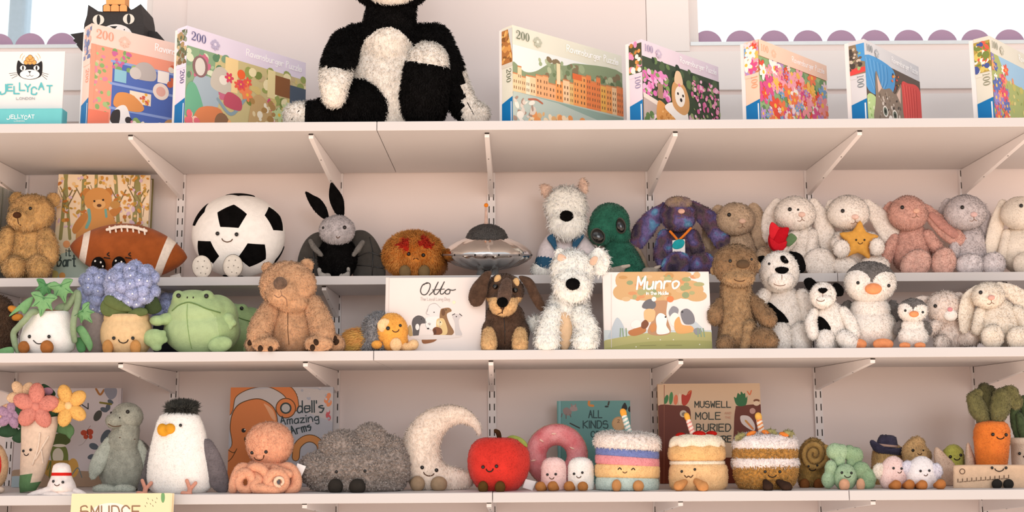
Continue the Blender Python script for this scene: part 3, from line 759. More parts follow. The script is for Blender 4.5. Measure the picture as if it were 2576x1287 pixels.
# the cut-out cat
def slab_prism(name, px, Yf, Yb, m, parent, loc):
    f = np.array([P(x, y, Yf) for x, y in px]); f[:, 2] = np.maximum(f[:, 2], ZS[1]); b = f + np.array([0, Yb - Yf, 0]); n = len(px)
    me = bpy.data.meshes.new(name); me.from_pydata([tuple(v - loc) for v in np.vstack([f, b])], [], [list(range(n)), list(range(2 * n - 1, n - 1, -1))] + [[i, i + n, (i + 1) % n + n, (i + 1) % n] for i in range(n)])
    me.materials.append(m); return link(name, me, parent)
def cat_standee():
    loc = P(290, 300, 2.76); loc[2] = ZS[1]; r = empty('cat_cutout', loc); tag(r, 'black cut-out display cat with orange jelly on its head, behind the first puzzle box', 'display figure')
    K = mat('black_board', '#3a3737', rough=.7, var=.08, scale=200.)
    slab_prism('head', [(222, 12), (235, 20), (247, 28), (262, 30), (318, 29), (336, 22), (354, 10), (358, 30), (362, 62), (361, 95), (352, 125), (330, 150), (300, 160), (262, 158), (232, 140), (215, 112), (210, 85), (212, 60), (219, 38)], 2.76, 2.86, K, r, loc)
    slab_prism('stand', [(245, 140), (335, 140), (345, 320), (235, 320)], 2.768, 2.85, K, r, loc)
    slab_prism('arm', [(176, 86), (215, 80), (215, 130), (203, 126), (192, 112), (196, 108), (184, 102), (188, 97)], 2.80, 2.83, K, r, loc)
    slab_prism('arm', [(358, 74), (395, 80), (412, 100), (398, 99), (360, 92)], 2.80, 2.84, K, r, loc)
    oj = mat('orange_card', '#f3a968', rough=.6, var=.04); dk = mat('outline_card', '#33221b', rough=.7, var=.02)
    slab_prism('jelly_base', [(258, 29), (258, 14), (265, 10), (272, 10), (279, 12), (287, 9), (295, 11), (303, 10), (313, 10), (321, 15), (321, 29)], 2.758, 2.80, dk, r, loc)
    for x0, x1 in ((260, 277), (279, 299), (301, 319)): slab_prism('jelly_lobe', [(x0, 28), (x0, 15), (x0 + 4, 11.5), (x1 - 4, 11.5), (x1, 15), (x1, 28)], 2.755, 2.758, oj, r, loc)
    slab_prism('jelly_top', [(267, 11), (266, -20), (276, -36), (291, -42), (306, -36), (315, -20), (314, 11)], 2.757, 2.79, oj, r, loc)
    O = np.array([P(200, 300, 2.76)[0], 2.76, ZS[1]]); a = Art(O, np.array([1., 0, 0]), np.array([0, 0, 1.]), .25, .34, off=.0008)
    for x, y in ((248, 50), (324, 48)): a.circ(x, y, 14.5, '#e7e2d6', ry=13); a.circ(x, y, 4.6, '#2e2b2b', ry=12.5)
    a.circ(292, 92, 42, '#ece7e4', ry=31); a.poly([(276, 66), (296, 66), (288, 74)], '#2e2b2b'); a.circ(313, 75, 1.6, '#2e2b2b'); a.circ(318, 82, 1.6, '#2e2b2b')
    a.build('face', r)
cat_standee()

# puzzle boxes
PB = {}
def pz(*a, **k): return puzzle_box(*a, **k)
r, f, l, sa, sl, ink = pz('pink puzzle box of cats on blue dresser shelves, 200 pieces', (232, 58), (410, 101), (205, 72), '200', '#f3d3c6', '#ef9c82', W=.336)
A = f.A; f.rect(0, 0, A, .8, '#ee9c83'); f.rect(.22, 0, A, .66, '#5570b8')
for y in (.66, .44, .2): f.poly([(.2, y), (A, y), (A, y + .025), (.2, y + .025)], '#8fa6da')
scatter(f, 40, .04, .1, .2, .78, ['#8bae6f', '#a7c486', '#f2b59c', '#d98aa0'], .012, .03); scatter(f, 22, .22, .6, .45, .78, ['#7fa568', '#c96a9a', '#9fb97a'], .015, .035)
f.blob([(.42, .56), (.47, .7), (.58, .73), (.66, .66), (.64, .56)], '#b9b3b0'); f.circ(.45, .6, .06, '#cfc9c4'); f.rect(.68, .56, .8, .68, '#f4efe8'); scatter(f, 16, .8, .56, 1.25, .74, ['#e8c26c', '#cf6d4c', '#8f9a4f', '#e9e2d2'], .02, .04)
f.circ(.72, .47, .085, '#f0e2d6'); f.circ(.72, .47, .05, '#e7b4a6'); f.rect(.24, .48, .36, .6, '#8fc4d6'); f.rect(.4, .3, .62, .42, '#f3e4cf'); scatter(f, 12, .42, .31, .6, .41, ['#d6644f', '#e8b24f'], .012, .02)
f.blob([(.24, .26), (.28, .37), (.42, .38), (.55, .28), (.5, .22), (.3, .22)], '#e0985a'); f.blob([(.22, .02), (.26, .2), (.36, .26), (.42, .14), (.44, .0)], '#f2efec'); f.blob([(.22, .08), (.24, .18), (.31, .2), (.3, .06)], '#3c3838'); f.circ(.4, .12, .035, '#3c3838')
f.blob([(.86, .3), (.9, .46), (1.02, .5), (1.15, .42), (1.1, .3), (1.0, .16), (.94, .18)], '#f0dfc6'); f.circ(.95, .44, .05, '#dd9a55'); f.circ(1.15, .22, .1, '#e6ebf2'); f.circ(1.15, .22, .06, '#7f93c4')
scatter(f, 30, .45, .0, .75, .14, ['#e3653f', '#f0e6d4', '#8fb06a', '#d98aa0'], .015, .035); f.blob([(.74, 0), (.78, .18), (.9, .2), (.98, .1), (.98, 0)], '#c99a68'); f.circ(.62, .07, .06, '#d77a86')
f.rect(0, 0, .045, .8, '#ee9c83'); f.rect(0, 0, .2, .16, '#e77f66'); f.build('cover_picture', r); box_title(l, ink, '200'); l.build('lettering', r)
scatter(sa, 30, 0, .66, sa.A, .97, ['#8d93b4', '#b7a9bd', '#e3b5a4', '#6f7ca6', '#d9d2d0'], .02, .04); sa.rect(0, .97, sa.A, 1, '#f3d3c6'); sa.rect(0, .6, sa.A, .66, '#f3d3c6'); sa.build('side_picture', r); sl.build('side_lettering', r)

r, f, l, sa, sl, ink = pz('lilac puzzle box of a garden with watering can and kittens, 200 pieces', (472, 64), (770, 158), (443, 78), '200', '#e6dced', '#5d5a86')
A = f.A; f.rect(0, 0, A, .8, '#cdbf8c'); f.poly([(0, .8), (.35, .8), (.3, .3), (0, .3)], '#8aa985'); scatter(f, 60, 0, .35, .5, .8, ['#7fa083', '#a9c39c', '#5f8767', '#d8dfc2', '#c9708a'], .02, .06)
f.rect(.46, .45, .62, .8, '#f0d49a'); scatter(f, 50, .7, .3, A, .8, ['#d5c17e', '#9aa55e', '#efe2b6', '#7d8c4b', '#c9b489'], .03, .07); f.rect(1.05, .55, 1.3, .76, '#8b5a35'); f.rect(1.0, .5, 1.1, .8, '#e9d9a2'); f.rect(1.3, .3, A, .7, '#4d5a6b')
f.blob([(.12, .25), (.1, .5), (.34, .52), (.38, .25)], '#a7b7c2'); f.stroke([(.38, .34), (.55, .22), (.72, .42)], .035, '#8da3ad'); f.circ(.16, .62, .09, '#8a6a6a', ry=.11); f.circ(.16, .62, .06, '#d8d3cb', ry=.09)
f.blob([(.3, .45), (.32, .62), (.42, .68), (.52, .6), (.52, .42)], '#c9c1b4'); f.circ(.44, .55, .05, '#e9e2d6'); f.blob([(.0, .1), (.02, .4), (.12, .42), (.22, .14)], '#6faf8e'); f.blob([(.46, .3), (.5, .44), (.66, .4), (.66, .28)], '#c0566a')
flowers(f, 10, .5, .45, .75, .62, ['#e9604f', '#f08a5c', '#d94b66'], .04, .07); f.circ(.66, .66, .05, '#ef6a3b'); f.blob([(.12, .0), (.16, .2), (.42, .24), (.5, 0)], '#d98558'); f.circ(.44, .1, .09, '#8d6a50', ry=.11)
f.blob([(.5, 0), (.52, .16), (.58, .12), (.7, .16), (.76, 0)], '#eeb277'); f.circ(.63, .07, .04, '#f6e4cf'); flowers(f, 14, 1.0, .1, A, .5, ['#d94d86', '#f1e6d2', '#e888a8', '#c7d7a0'], .04, .08); f.blob([(.78, 0), (.8, .4), (.9, .5), (1.02, .42), (1.1, .2), (1.1, 0)], '#c8a877'); scatter(f, 30, .8, 0, 1.1, .45, ['#e6d3a8', '#b08a55', '#f3ead4'], .02, .045); scatter(f, 25, 1.1, 0, A, .25, ['#7d9b4a', '#5f7f3c', '#d8dd9a'], .02, .05)
scatter(f, 8, .0, .0, .14, .14, ['#e0707a', '#f4c9b4'], .03, .05); f.build('cover_picture', r); box_title(l, ink, '200'); l.build('lettering', r)
scatter(sa, 40, 0, .62, sa.A, .97, ['#7c6546', '#a78d62', '#5f6a49', '#c9b489', '#8e9a86'], .02, .045); sa.rect(0, .97, sa.A, 1, '#e6dced'); sa.rect(0, .58, sa.A, .62, '#e6dced'); sa.build('side_picture', r); sl.build('side_lettering', r)

r, f, l, sa, sl, ink = pz('pale green puzzle box of an orange harbour town below wooded hills, 200 pieces', (1288.5, 62), (1564, 140), (1256, 77), '200', '#e3e2d2', '#67705a')
A = f.A; f.rect(0, 0, A, .8, '#e7ecea'); f.blob([(0, .62), (.15, .55), (.3, .58), (.5, .7), (.7, .72), (.9, .78), (A, .8), (A, .4), (0, .4)], '#8a9a78'); scatter(f, 70, .35, .5, A, .74, ['#71835f', '#9fae8a', '#5f7151', '#b3bd9a', '#86765a'], .02, .05)
f.rect(0, .3, A, .34, '#cfc4ad'); x = 0.
bc = ['#f0c79a', '#f4e2c6', '#eeb07e', '#f3cfa4', '#ec8f5a', '#e9b25a', '#f0a25f', '#e7854e', '#e8c07c']
while x < A:
    wd = random.uniform(.05, .1); hh = random.uniform(.16, .26) + (.1 if x > .8 else 0); c = random.choice(bc[:4] if x < .5 else bc[3:]); f.rect(x, .32, x + wd, .32 + hh, c)
    f.rect(x, .32 + hh, x + wd, .335 + hh, '#c98a5c')
    for i in range(2):
        for j in range(int(hh / .065)): f.rect(x + wd * (.2 + .42 * i), .35 + j * .062, x + wd * (.36 + .42 * i), .38 + j * .062, '#7c5a40')
    x += wd
f.rect(.58, .5, .63, .72, '#f0d9b0'); f.rect(.8, .6, .93, .66, '#e0703f')
f.rect(0, 0, A, .32, '#b9c6bd'); f.poly([(0, .32), (.6, .3), (A, .16), (A, .3)], '#93aca2'); scatter(f, 60, .2, 0, 1.15, .17, ['#efc08a', '#e89a5c', '#f4ddbb', '#e0b27c', '#a9866a'], .02, .05, 3.); scatter(f, 26, 0, .0, .3, .28, ['#dccfc2', '#f1e8dc', '#a98f80'], .02, .05, 4.); f.stroke([(.2, .27), (.3, .285), (.38, .26)], .02, '#b76a50'); f.stroke([(1.15, .2), (1.35, .17)], .015, '#3f4a4c')
f.build('cover_picture', r); box_title(l, ink, '200'); l.build('lettering', r)
sa.rect(0, .62, sa.A, .97, '#b2743c'); scatter(sa, 26, 0, .62, sa.A, .95, ['#d99a52', '#8a5a2c', '#e3b46a', '#6d5a33'], .015, .04, 3.); sa.poly([(sa.A * .6, .97), (sa.A, .97), (sa.A, .7)], '#cfd1cf'); sa.rect(0, .58, sa.A, .62, '#d8d2c4'); sa.build('side_picture', r); sl.build('side_lettering', r)

r, f, l, sa, sl, ink = pz('lilac pink puzzle box of a white and brown puppy in a basket, 100 pieces', (1613.5, 98), (1807, 168), (1575, 111), '100', '#e6d6e2', '#8d84a8')
A = f.A; f.rect(0, 0, A, .8, '#3c4a36'); scatter(f, 40, 0, .5, A, .8, ['#4d6141', '#2d3a2b', '#66804f'], .03, .07); scatter(f, 90, 0, .35, .5, .66, ['#e38fc4', '#d86fb0', '#f0b5d8', '#7fa05c'], .02, .045); scatter(f, 110, .95, .1, A, .72, ['#e57fae', '#f0a0c2', '#d4689c', '#8fa06a', '#f3c2d6'], .015, .04, 2.5); scatter(f, 50, .9, 0, A, .25, ['#b5b48a', '#d9a9bd', '#93a070'], .02, .04)
f.poly([(0, .36), (.28, .3), (.28, .24), (0, .3)], '#e3d8cf'); f.poly([(0, .3), (.28, .24), (.28, 0), (0, .0)], '#b9a9a4'); scatter(f, 16, .05, 0, .3, .16, ['#5d7a4a', '#f2d6e4', '#88a468'], .02, .05)
f.blob([(.28, 0), (.27, .3), (.45, .26), (.72, .06), (.72, 0)], '#d99a55'); scatter(f, 30, .3, .02, .6, .24, ['#c07f3d', '#ecb877'], .012, .03, 3.); f.rect(.27, .34, .37, .52, '#a98570')
f.blob([(.4, .24), (.48, .32), (.62, .34), (.82, .3), (.86, .12), (.8, .02), (.7, .02), (.6, .14)], '#f3eee8'); f.blob([(.56, .3), (.54, .52), (.62, .62), (.78, .6), (.88, .44), (.86, .28), (.74, .22)], '#d3a06a'); f.circ(.7, .44, .1, '#f4ede2', ry=.13); f.blob([(.6, .6), (.63, .74), (.72, .74), (.76, .6)], '#e9c8a4'); f.circ(.66, .47, .018, '#3a2b24'); f.circ(.76, .46, .018, '#3a2b24'); f.circ(.72, .4, .024, '#2b2224'); f.circ(.69, .58, .022, '#e88aa0'); f.circ(.8, .03, .06, '#b98450')
f.build('cover_picture', r); box_title(l, ink, '100'); l.build('lettering', r)
sa.rect(0, .6, sa.A, .96, '#4a4a33'); scatter(sa, 26, 0, .6, sa.A, .96, ['#d99a55', '#e48fb8', '#f2ece4', '#5d6b43', '#c07f3d'], .02, .05); sa.rect(0, .55, sa.A, .6, '#e6d6e2'); sa.build('side_picture', r); sl.build('side_lettering', r)

FC = ['#e5533f', '#ef7d52', '#f3a6b4', '#f6f1ea', '#d9558c', '#f3c060', '#b795c9', '#7fa9cf', '#f0d9dc', '#ee9aa0']
r, f, l, sa, sl, ink = pz('peach puzzle box covered in mixed garden flowers, 100 pieces', (1906, 98), (2077, 166), (1860, 114), '100', '#f3d0ba', '#f0a27a')
A = f.A; f.rect(0, 0, A, .8, '#8fae7c'); scatter(f, 40, 0, 0, A, .8, ['#6f9a68', '#a9c58c', '#5d8558'], .03, .07); flowers(f, 70, .03, .03, A - .03, .77, FC, .07, .14); flowers(f, 40, 0, 0, A, .78, FC, .04, .07)
f.rect(0, .8, A, 1, '#f3d0ba'); f.build('cover_picture', r); box_title(l, ink, '100'); l.build('lettering', r)
sa.rect(0, .6, sa.A, .96, '#c97a52'); flowers(sa, 26, .02, .62, sa.A - .02, .94, FC, .05, .09); sa.rect(0, .55, sa.A, .59, '#f3d0ba'); sa.build('side_picture', r); sl.build('side_lettering', r)

r, f, l, sa, sl, ink = pz('grey puzzle box of a tabby kitten in blue and red wool, 100 pieces', (2173, 97), (2311, 168), (2120, 111), '100', '#d5d6da', '#6d7a80')
A = f.A; f.rect(0, 0, A, .8, '#5f5148'); f.blob([(0, .8), (.7, .8), (.78, .62), (.62, .42), (.3, .36), (0, .42)], '#4f9ad6')
for i in range(12): f.stroke([(.02 + .05 * i, .78), (.08 + .045 * i, .6), (.2 + .02 * i, .42)], .008, '#3c7fbb' if i % 2 else '#8cc0ea')
f.blob([(.95, .62), (1.15, .7), (A, .66), (A, 0), (1.0, 0)], '#dd4b47')
for i in range(10): f.stroke([(1.02 + .04 * i, .66), (1.06 + .035 * i, .35), (1.05 + .03 * i, .02)], .01, '#b8332f' if i % 2 else '#f0776c')
f.blob([(0, 0), (0, .3), (.2, .34), (.42, .2), (.42, 0)], '#b9d494'); scatter(f, 18, 0, .02, .4, .28, ['#93b86c', '#d8e8bd'], .01, .03, 5.); scatter(f, 14, .7, .55, 1.0, .75, ['#e2703a', '#3a3a40', '#d94b3f', '#e9b04a'], .01, .03, 5.)
f.blob([(.2, .0), (.22, .3), (.26, .66), (.42, .48), (.62, .52), (.76, .48), (.94, .64), (.96, .3), (.98, 0)], '#8d7d6e'); f.poly([(.28, .62), (.4, .48), (.3, .4)], '#e0c3b4'); f.poly([(.92, .6), (.8, .48), (.9, .38)], '#e0c3b4'); scatter(f, 60, .28, .05, .92, .48, ['#6d5f53', '#b0a294', '#4b423b', '#d9cfc4'], .01, .035, 5.)
for x in (.46, .72): f.circ(x, .2, .07, '#e9e4dc'); f.circ(x, .2, .05, '#5e6a5a'); f.circ(x, .2, .025, '#141414')
f.blob([(.5, .02), (.56, .16), (.64, .16), (.7, .02)], '#efe8e0'); f.poly([(.57, .1), (.63, .1), (.6, .06)], '#d69a8c'); f.build('cover_picture', r); box_title(l, ink, '100'); l.build('lettering', r)
sa.rect(0, .58, sa.A, .95, '#8b7a62'); sa.poly([(sa.A * .45, .95), (sa.A, .95), (sa.A, .72), (sa.A * .6, .75)], '#4f9ad6'); sa.poly([(0, .58), (sa.A, .6), (sa.A, .66), (0, .66)], '#dd4b47'); scatter(sa, 26, 0, .64, sa.A * .7, .9, ['#4b423b', '#c9bba8', '#6d5f53', '#9db37a'], .015, .04); sa.rect(0, .53, sa.A, .57, '#d5d6da'); sa.build('side_picture', r); sl.build('side_lettering', r)

r, f, l, sa, sl, ink = pz('beige puzzle box of a flower meadow at right end of top shelf', (2488.5, 89), (2634, 166), (2431, 103), '100', '#e0dccd', '#86876f')
A = f.A; f.rect(0, 0, A, .8, '#a9b268'); f.poly([(.2, .8), (A, .8), (A, .5), (.4, .55)], '#9cc3e0'); scatter(f, 60, 0, 0, A, .6, ['#c3b95e', '#8d9a4a', '#d9cc7f', '#e2956a'], .02, .06, 3.); flowers(f, 40, 0, .0, .4, .75, ['#e8603f', '#f6f1ea', '#5668b0', '#f09a6a', '#d9486a', '#8b7fc0'], .05, .1); f.build('cover_picture', r); box_title(l, ink, '100'); l.build('lettering', r)
sa.rect(0, .58, sa.A, .95, '#b59a4a'); scatter(sa, 50, 0, .6, sa.A, .93, ['#d9c46a', '#9a7a34', '#4b5a9a', '#e2604a', '#f4ece0', '#7a8a44'], .015, .05, 2.5); sa.rect(0, .53, sa.A, .57, '#e0dccd'); sa.build('side_picture', r); sl.build('side_lettering', r)

# the big black and white cat
def big_cat():
    t = Toy('plush_cat', 'large black and white plush cat sitting on the top shelf, head above the frame', 'soft toy', 975, 303, 2.70, 1)
    WF = plush('#ece2d6', var=.08); B = M_BLKF
    white = lambda f: [(f, WF)]
    belly = inpoly([(975, 66), (1005, 75), (1035, 105), (1052, 150), (1055, 200), (1050, 310), (892, 310), (888, 200), (898, 140), (922, 95), (950, 72)])
    t.P('body', blend([ell(978, 210, 0, 112, 145, 75, taper=.22), tube([(978, 95, 0, 78), (980, 60, 0, 66), (985, 20, 5, 62), (986, -10, 5, 58)]), ell(900, 110, -6, 52, 50, 42), ell(1065, 108, -6, 50, 48, 42)], 5, 6), B, 'fluff', white(lambda c: belly(c) & (c[:, 2] > 15)))
    h = t.P('head', blend([ell(985, -80, 10, 122, 108, 92), ell(985, -30, 60, 62, 46, 45)], 5, 5), B, 'fluff', white(lambda c: ((c[:, 0] - 985) / 74) ** 2 + ((c[:, 1] + 35) / 46) ** 2 < 1))
    for x in (905, 1066): t.P('ear', pillow([(x - 42, -130), (x - 20 + (-20 if x < 985 else 20), -235), (x + 42, -140), (x + 25, -110), (x - 25, -108)], 0, 18), B, 'short')
    t.eyes([(940, -95), (1030, -95)], 11); t.bump('nose', 985, -52, 14, 10, 8, felt('#d9a19a'))
    t.P('arm', tube([(872, 115, 5, 44), (850, 160, 60, 42), (842, 205, 122, 37), (840, 240, 132, 31)]), B, 'fluff', [(lambda c: c[:, 1] > 172 + (c[:, 0] - 843) * .15, WF)], lay=(0, 1))
    t.P('arm', tube([(1092, 105, 0, 46), (1122, 170, 0, 44), (1148, 235, 5, 40), (1180, 280, 20, 34), (1202, 286, 25, 30)]), B, 'fluff', [(lambda c: c[:, 0] > 1166, WF)])
    t.P('leg', tube([(935, 268, 30, 62), (890, 258, 60, 58), (840, 280, 70, 44), (790, 290, 75, 36), (745, 290, 75, 32)]), B, 'fluff', [(lambda c: c[:, 0] < 766, WF)])
    t.P('leg', tube([(1062, 270, 30, 62), (1066, 245, 70, 60), (1072, 190, 82, 58), (1076, 158, 80, 52)]), B, 'fluff', [(lambda c: c[:, 1] < 160 + (c[:, 0] - 1074) * .16, WF)])
    for x0, y0, x1, y1 in ((1176, 258, 1192, 288), (752, 278, 734, 300)): t.line([(x0, y0), (x1, y1)], 1.3, name='paw_stitch', sm=False)
    t.done()
big_cat()
# ================================================================ second shelf (shallow), left to right
def soft(name, label, cat='soft toy', **k): pass
TAN = plush('#b98a50', var=.22, scale=45.)

def striped_books():
    r, a, l = book('picture_book', 'grey green striped book side at the far left edge, behind the tan bear', -62, -34, 452, 2.80, 2.80, 2, .15, '#5d6a66', lean=0)
    # its long right face is seen edge-on from the shop
    o = np.array(r.location); U = np.array([0, 1., 0]); 
    b = Art(o + np.array([a.W + .0002, 0, 0]), U, np.array([0, 0, 1.]), .15, a.H); b.N = np.array([1., 0, 0]); b.mode = 'cu'
    for i in range(24): b.rect(b.A * i / 24, 0, b.A * (i + .55) / 24, .97, random.choice(['#8d9a98', '#5c6b66', '#aab4b3', '#3f5a4b', '#c3c8c8']))
    b.build('side_stripes', r)
striped_books()

def tan_bear():
    t = Toy('teddy_bear', 'tan curly teddy bear sitting at the far left of the second shelf', 'soft toy', 68, 696, 2.86, 2)
    t.P('body', blend([ell(66, 640, 0, 62, 64, 48), ell(66, 600, 0, 52, 40, 42)], 4), TAN, 'med')
    t.P('head', blend([ell(80, 536, 12, 58, 48, 44), ell(46, 550, 48, 28, 24, 24), ell(66, 560, 40, 30, 22, 20)], 3.5, 4), TAN, 'med')
    for x, y in ((42, 500), (134, 502)): t.P('ear', ell(x, y, 2, 18, 18, 9), TAN, 'med')
    t.bump('nose', 43, 540, 11, 8, 7, felt('#4a3020'), .2); t.eye(76, 523, 4.5)
    t.line([(44, 548), (46, 560), (52, 566)], 1.4, M_THREADB)
    t.P('arm', tube([(112, 590, 20, 22), (120, 620, 34, 27), (124, 645, 42, 24)]), TAN, 'med'); t.P('arm', tube([(20, 590, 20, 22), (6, 625, 34, 26), (2, 640, 42, 22)]), TAN, 'med')
    t.P('leg', tube([(50, 668, 20, 28), (34, 672, 50, 30)]), TAN, 'med'); t.P('leg', tube([(84, 664, 20, 28), (98, 672, 52, 33)]), TAN, 'med')
    t.done()
tan_bear()

def bear_book():
    r, a, l = book('picture_book', 'tall picture book of a bear among autumn trees, behind the football plush', 131, 366, 438, 2.90, 2.92, 2, .04, '#7c7448', lean=1.2)
    a.rect(120, 430, 390, 705, '#e9d3b4'); a.rect(120, 590, 390, 705, '#b4c8bb'); a.blob([(120, 580), (200, 560), (300, 580), (390, 560), (390, 640), (250, 620), (120, 640)], '#dcd2b4')
    cs = ['#c9913f', '#d9a85a', '#a98a3c', '#b5702f', '#cdb3c4', '#e2be84']
    for x, w, lean_ in ((152, 9, 8), (176, 8, -6), (205, 11, 4), (237, 8, 3), (300, 9, -5), (335, 12, 6), (356, 8, -4)):
        a.stroke([(x, 600), (x + lean_, 520), (x + lean_ * 2, 430)], w, '#8f8a56'); a.stroke([(x + lean_, 520), (x + lean_ + 22, 478)], 3.5, '#7d6a42'); a.stroke([(x + lean_, 505), (x + lean_ - 18, 470)], 3, '#7d6a42')
    for _ in range(14): x_, y_ = random.uniform(140, 365), random.uniform(440, 560); a.stroke([(x_, y_), (x_ + random.uniform(-14, 14), y_ - random.uniform(14, 34))], 1.8, '#86724a')
    for _ in range(190): a.circ(random.uniform(134, 374), random.uniform(438, 570), random.uniform(3, 8), random.choice(cs), ry=random.uniform(2, 5), rot=random.uniform(0, 180), n=10)
    B, B2 = '#c98e4c', '#b97a3a'
    a.blob([(195, 575), (208, 548), (228, 525), (262, 525), (285, 545), (292, 600), (200, 610)], B); a.blob([(182, 578), (192, 556), (212, 536), (222, 545), (206, 572), (190, 588)], B2); a.blob([(276, 530), (300, 520), (306, 528), (288, 545)], B2)
    a.circ(219, 485, 11, B2); a.circ(273, 484, 11, B2); a.circ(247, 503, 35, B, ry=31); a.circ(250, 514, 16, '#d9a86c', ry=12); a.circ(250, 517, 6, '#5c3a20', ry=4); a.circ(238, 506, 2.8, '#2b1a10'); a.circ(260, 503, 2.8, '#2b1a10')
    a.stroke([(224, 528), (226, 552), (218, 572)], 8, '#6fa39a'); a.stroke([(266, 528), (268, 545)], 6, '#6fa39a'); a.circ(168, 614, 9, '#e5a26a'); a.circ(157, 693, 8, '#e2a45e'); a.circ(138, 690, 10, '#cfc27a'); a.circ(290, 515, 13, '#b98a4a', ry=10)
    a.build('cover_picture', r); l.text('it', 167, 643, 178, 18, '#3f4f4c', 2.6); l.text('Bart', 145, 669, 190, 27, '#3a4a48', 3.4); l.build('lettering', r)
bear_book()

def football():
    t = Toy('football_plush', 'brown american football plush with white bands and laces, second shelf', 'soft toy', 324, 692, 2.862, 2)
    BR = plush('#8a3d17', var=.14, scale=35.)
    n = 72; prof = []
    for u in np.linspace(-1, 1, 61): prof.append((u, max(.02, (1 - abs(u) ** 1.9) ** .72)))
    th = np.linspace(0, 2 * math.pi, n, endpoint=False)
    R = [np.stack([np.full(n, 324 + 148 * u), 622 + 71 * r * np.sin(th), 62 * r * np.cos(th)], -1) for u, r in prof]
    V, Q, T = loft(R); V = rot2(V, (324, 622), 5.5)
    def band(x0, w): return lambda c: (lambda p: (abs(p[:, 0] - x0 - .06 * (p[:, 1] - 622)) < w))(rot2(c, (324, 622), -5.5))
    ivory = felt('#e9ddd0')
    t.P('body', (V, Q, T), BR, None)
    for u0, u1, sl in ((-.815, -.69, .02), (.53, .70, .10)):
        B = []
        for u in np.linspace(u0, u1, 9):
            uu = u + sl * np.sin(th) * -1.; r = np.clip(1 - abs(uu) ** 1.9, 0, 1) ** .72 * (1.018 if u0 < u < u1 else .99)
            B.append(np.stack([324 + 148 * uu, 622 + 71 * r * np.sin(th), 62 * r * np.cos(th)], -1))
        Vb, Qb, Tb = loft(B); t.P('band', (rot2(Vb, (324, 622), 5.5), Qb, Tb), ivory, None, solid=False, label='ivory band')
    t.P('laces', tube([(270, 566, 42, 4), (300, 559, 42, 4), (335, 560, 42, 4), (368, 569, 42, 4)]), ivory, None)
    for i in range(7):
        x = 277 + i * 14.5; y = 564 - 6 * math.sin(i / 6 * 3.0) + i * .9
        t.P('lace', tube([(x - 1, y - 5, t.depth(x, y + 3) - 1, 2.4), (x + 1, y + 9, t.depth(x, y + 10) + 1, 2.4)], smooth=False), ivory, None, solid=False)
    for x in (270, 324):
        t.line([(x - 7, 636), (x + 6, 638)], 1.8, sm=False, name='eye'); t.line([(x + 4, 624), (x, 628), (x + 5, 632)], 1.6, name='eye_lash')
    DOT = felt('#e9e4dc'); K = felt('#171413')
    for x, y in ((248, 656), (300, 655)):
        t.foot(x, y, 18, 22, K, out=12); z = [(-8, -11), (6, -8), (-10, 5), (4, 10), (11, 2)]
        for dx, dy in z: t.bump('dot', x + dx, y + dy, 2.6, 2.8, 1.2, DOT, .2)
    t.P('white_tag', pillow([(428, 682), (452, 676), (462, 696), (430, 700)], -10, 2, closed_smooth=0), felt('#ece6df'))
    t.done()
football()

def soccer():
    t = Toy('soccer_ball_plush', 'white and black soccer ball plush with a smile and dangling feet', 'soft toy', 600, 694, 2.885, 2)
    c0 = np.array([-.16, -.47, .868]); b0 = np.array([.308, .41, .858])
    c0 /= np.linalg.norm(c0); e1 = b0 - c0 * (b0 @ c0); e1 /= np.linalg.norm(e1); e2 = np.cross(c0, e1)
    verts = [c0] + [c0 * .4472 + .8944 * (e1 * math.cos(k * 2 * math.pi / 5) + e2 * math.sin(k * 2 * math.pi / 5)) for k in range(5)]
    verts = np.array(verts + [-v for v in verts])
    R = np.array([118., 106., 84.]); C = np.array([600., 593., 0.])
    t.P('ball', ell(600, 593, 0, 118, 106, 84, n=64), M_WHITE, None)
    for v in verts:
        if v[2] < -.45: continue
        nb = sorted([w - v * (w @ v) for w in verts if .3 < w @ v < .6], key=lambda f: math.atan2(f @ np.cross(v, [.3, .9, .2]), f @ np.cross(np.cross(v, [.3, .9, .2]), v)))
        cor = [v + f / np.linalg.norm(f) * .36 for f in nb]; ring0 = []
        for k in range(5):
            for q in np.linspace(0, 1, 8, endpoint=False): ring0.append(cor[k] * (1 - q) + cor[(k + 1) % 5] * q)
        ring0 = np.array(ring0); L = []
        for tt_, k_ in ((1.0, .985), (1.0, 1.004), (.93, 1.012), (.7, 1.014), (.4, 1.014), (.12, 1.014)):
            d = v + (ring0 - v) * tt_; d /= np.linalg.norm(d, axis=1)[:, None]; L.append(C + d * R * k_)
        t.P('pentagon_panel', loft(L, p1=C + v * R * 1.014), M_BLKF, None, solid=False, label='black panel')
    t.eyes([(547, 587), (595, 589)], 5.2); t.smile(571, 606, 26, 10, 3, 1.3, M_THREADB)
    W2 = felt('#e6ded2'); G = felt('#9a948c')
    for x, y in ((508, 671), (586, 669)):
        t.P('leg', tube([(x + (18 if x < 540 else 2), 668, 70, 11), (x, y, 88, 14)]), M_WHITE)
        t.P('foot', ell(x, y, 98, 25, 29, 12, rot=-8 if x < 540 else 4), W2)
        t.P('sole_edge', ell(x, y, 93, 25.5, 30, 8, rot=-8 if x < 540 else 4), felt('#3a352f'))
        for dx, dy in ((-10, -14), (6, -15), (-12, 3), (2, -1), (13, 3), (-3, 15), (9, 17)): t.bump('speckle', x + dx, y + dy, 1.7, 1.7, 1, G, .2)
    for p in t.parts:                                    # the feet hang over the board edge
        pass
    t.done()
soccer()

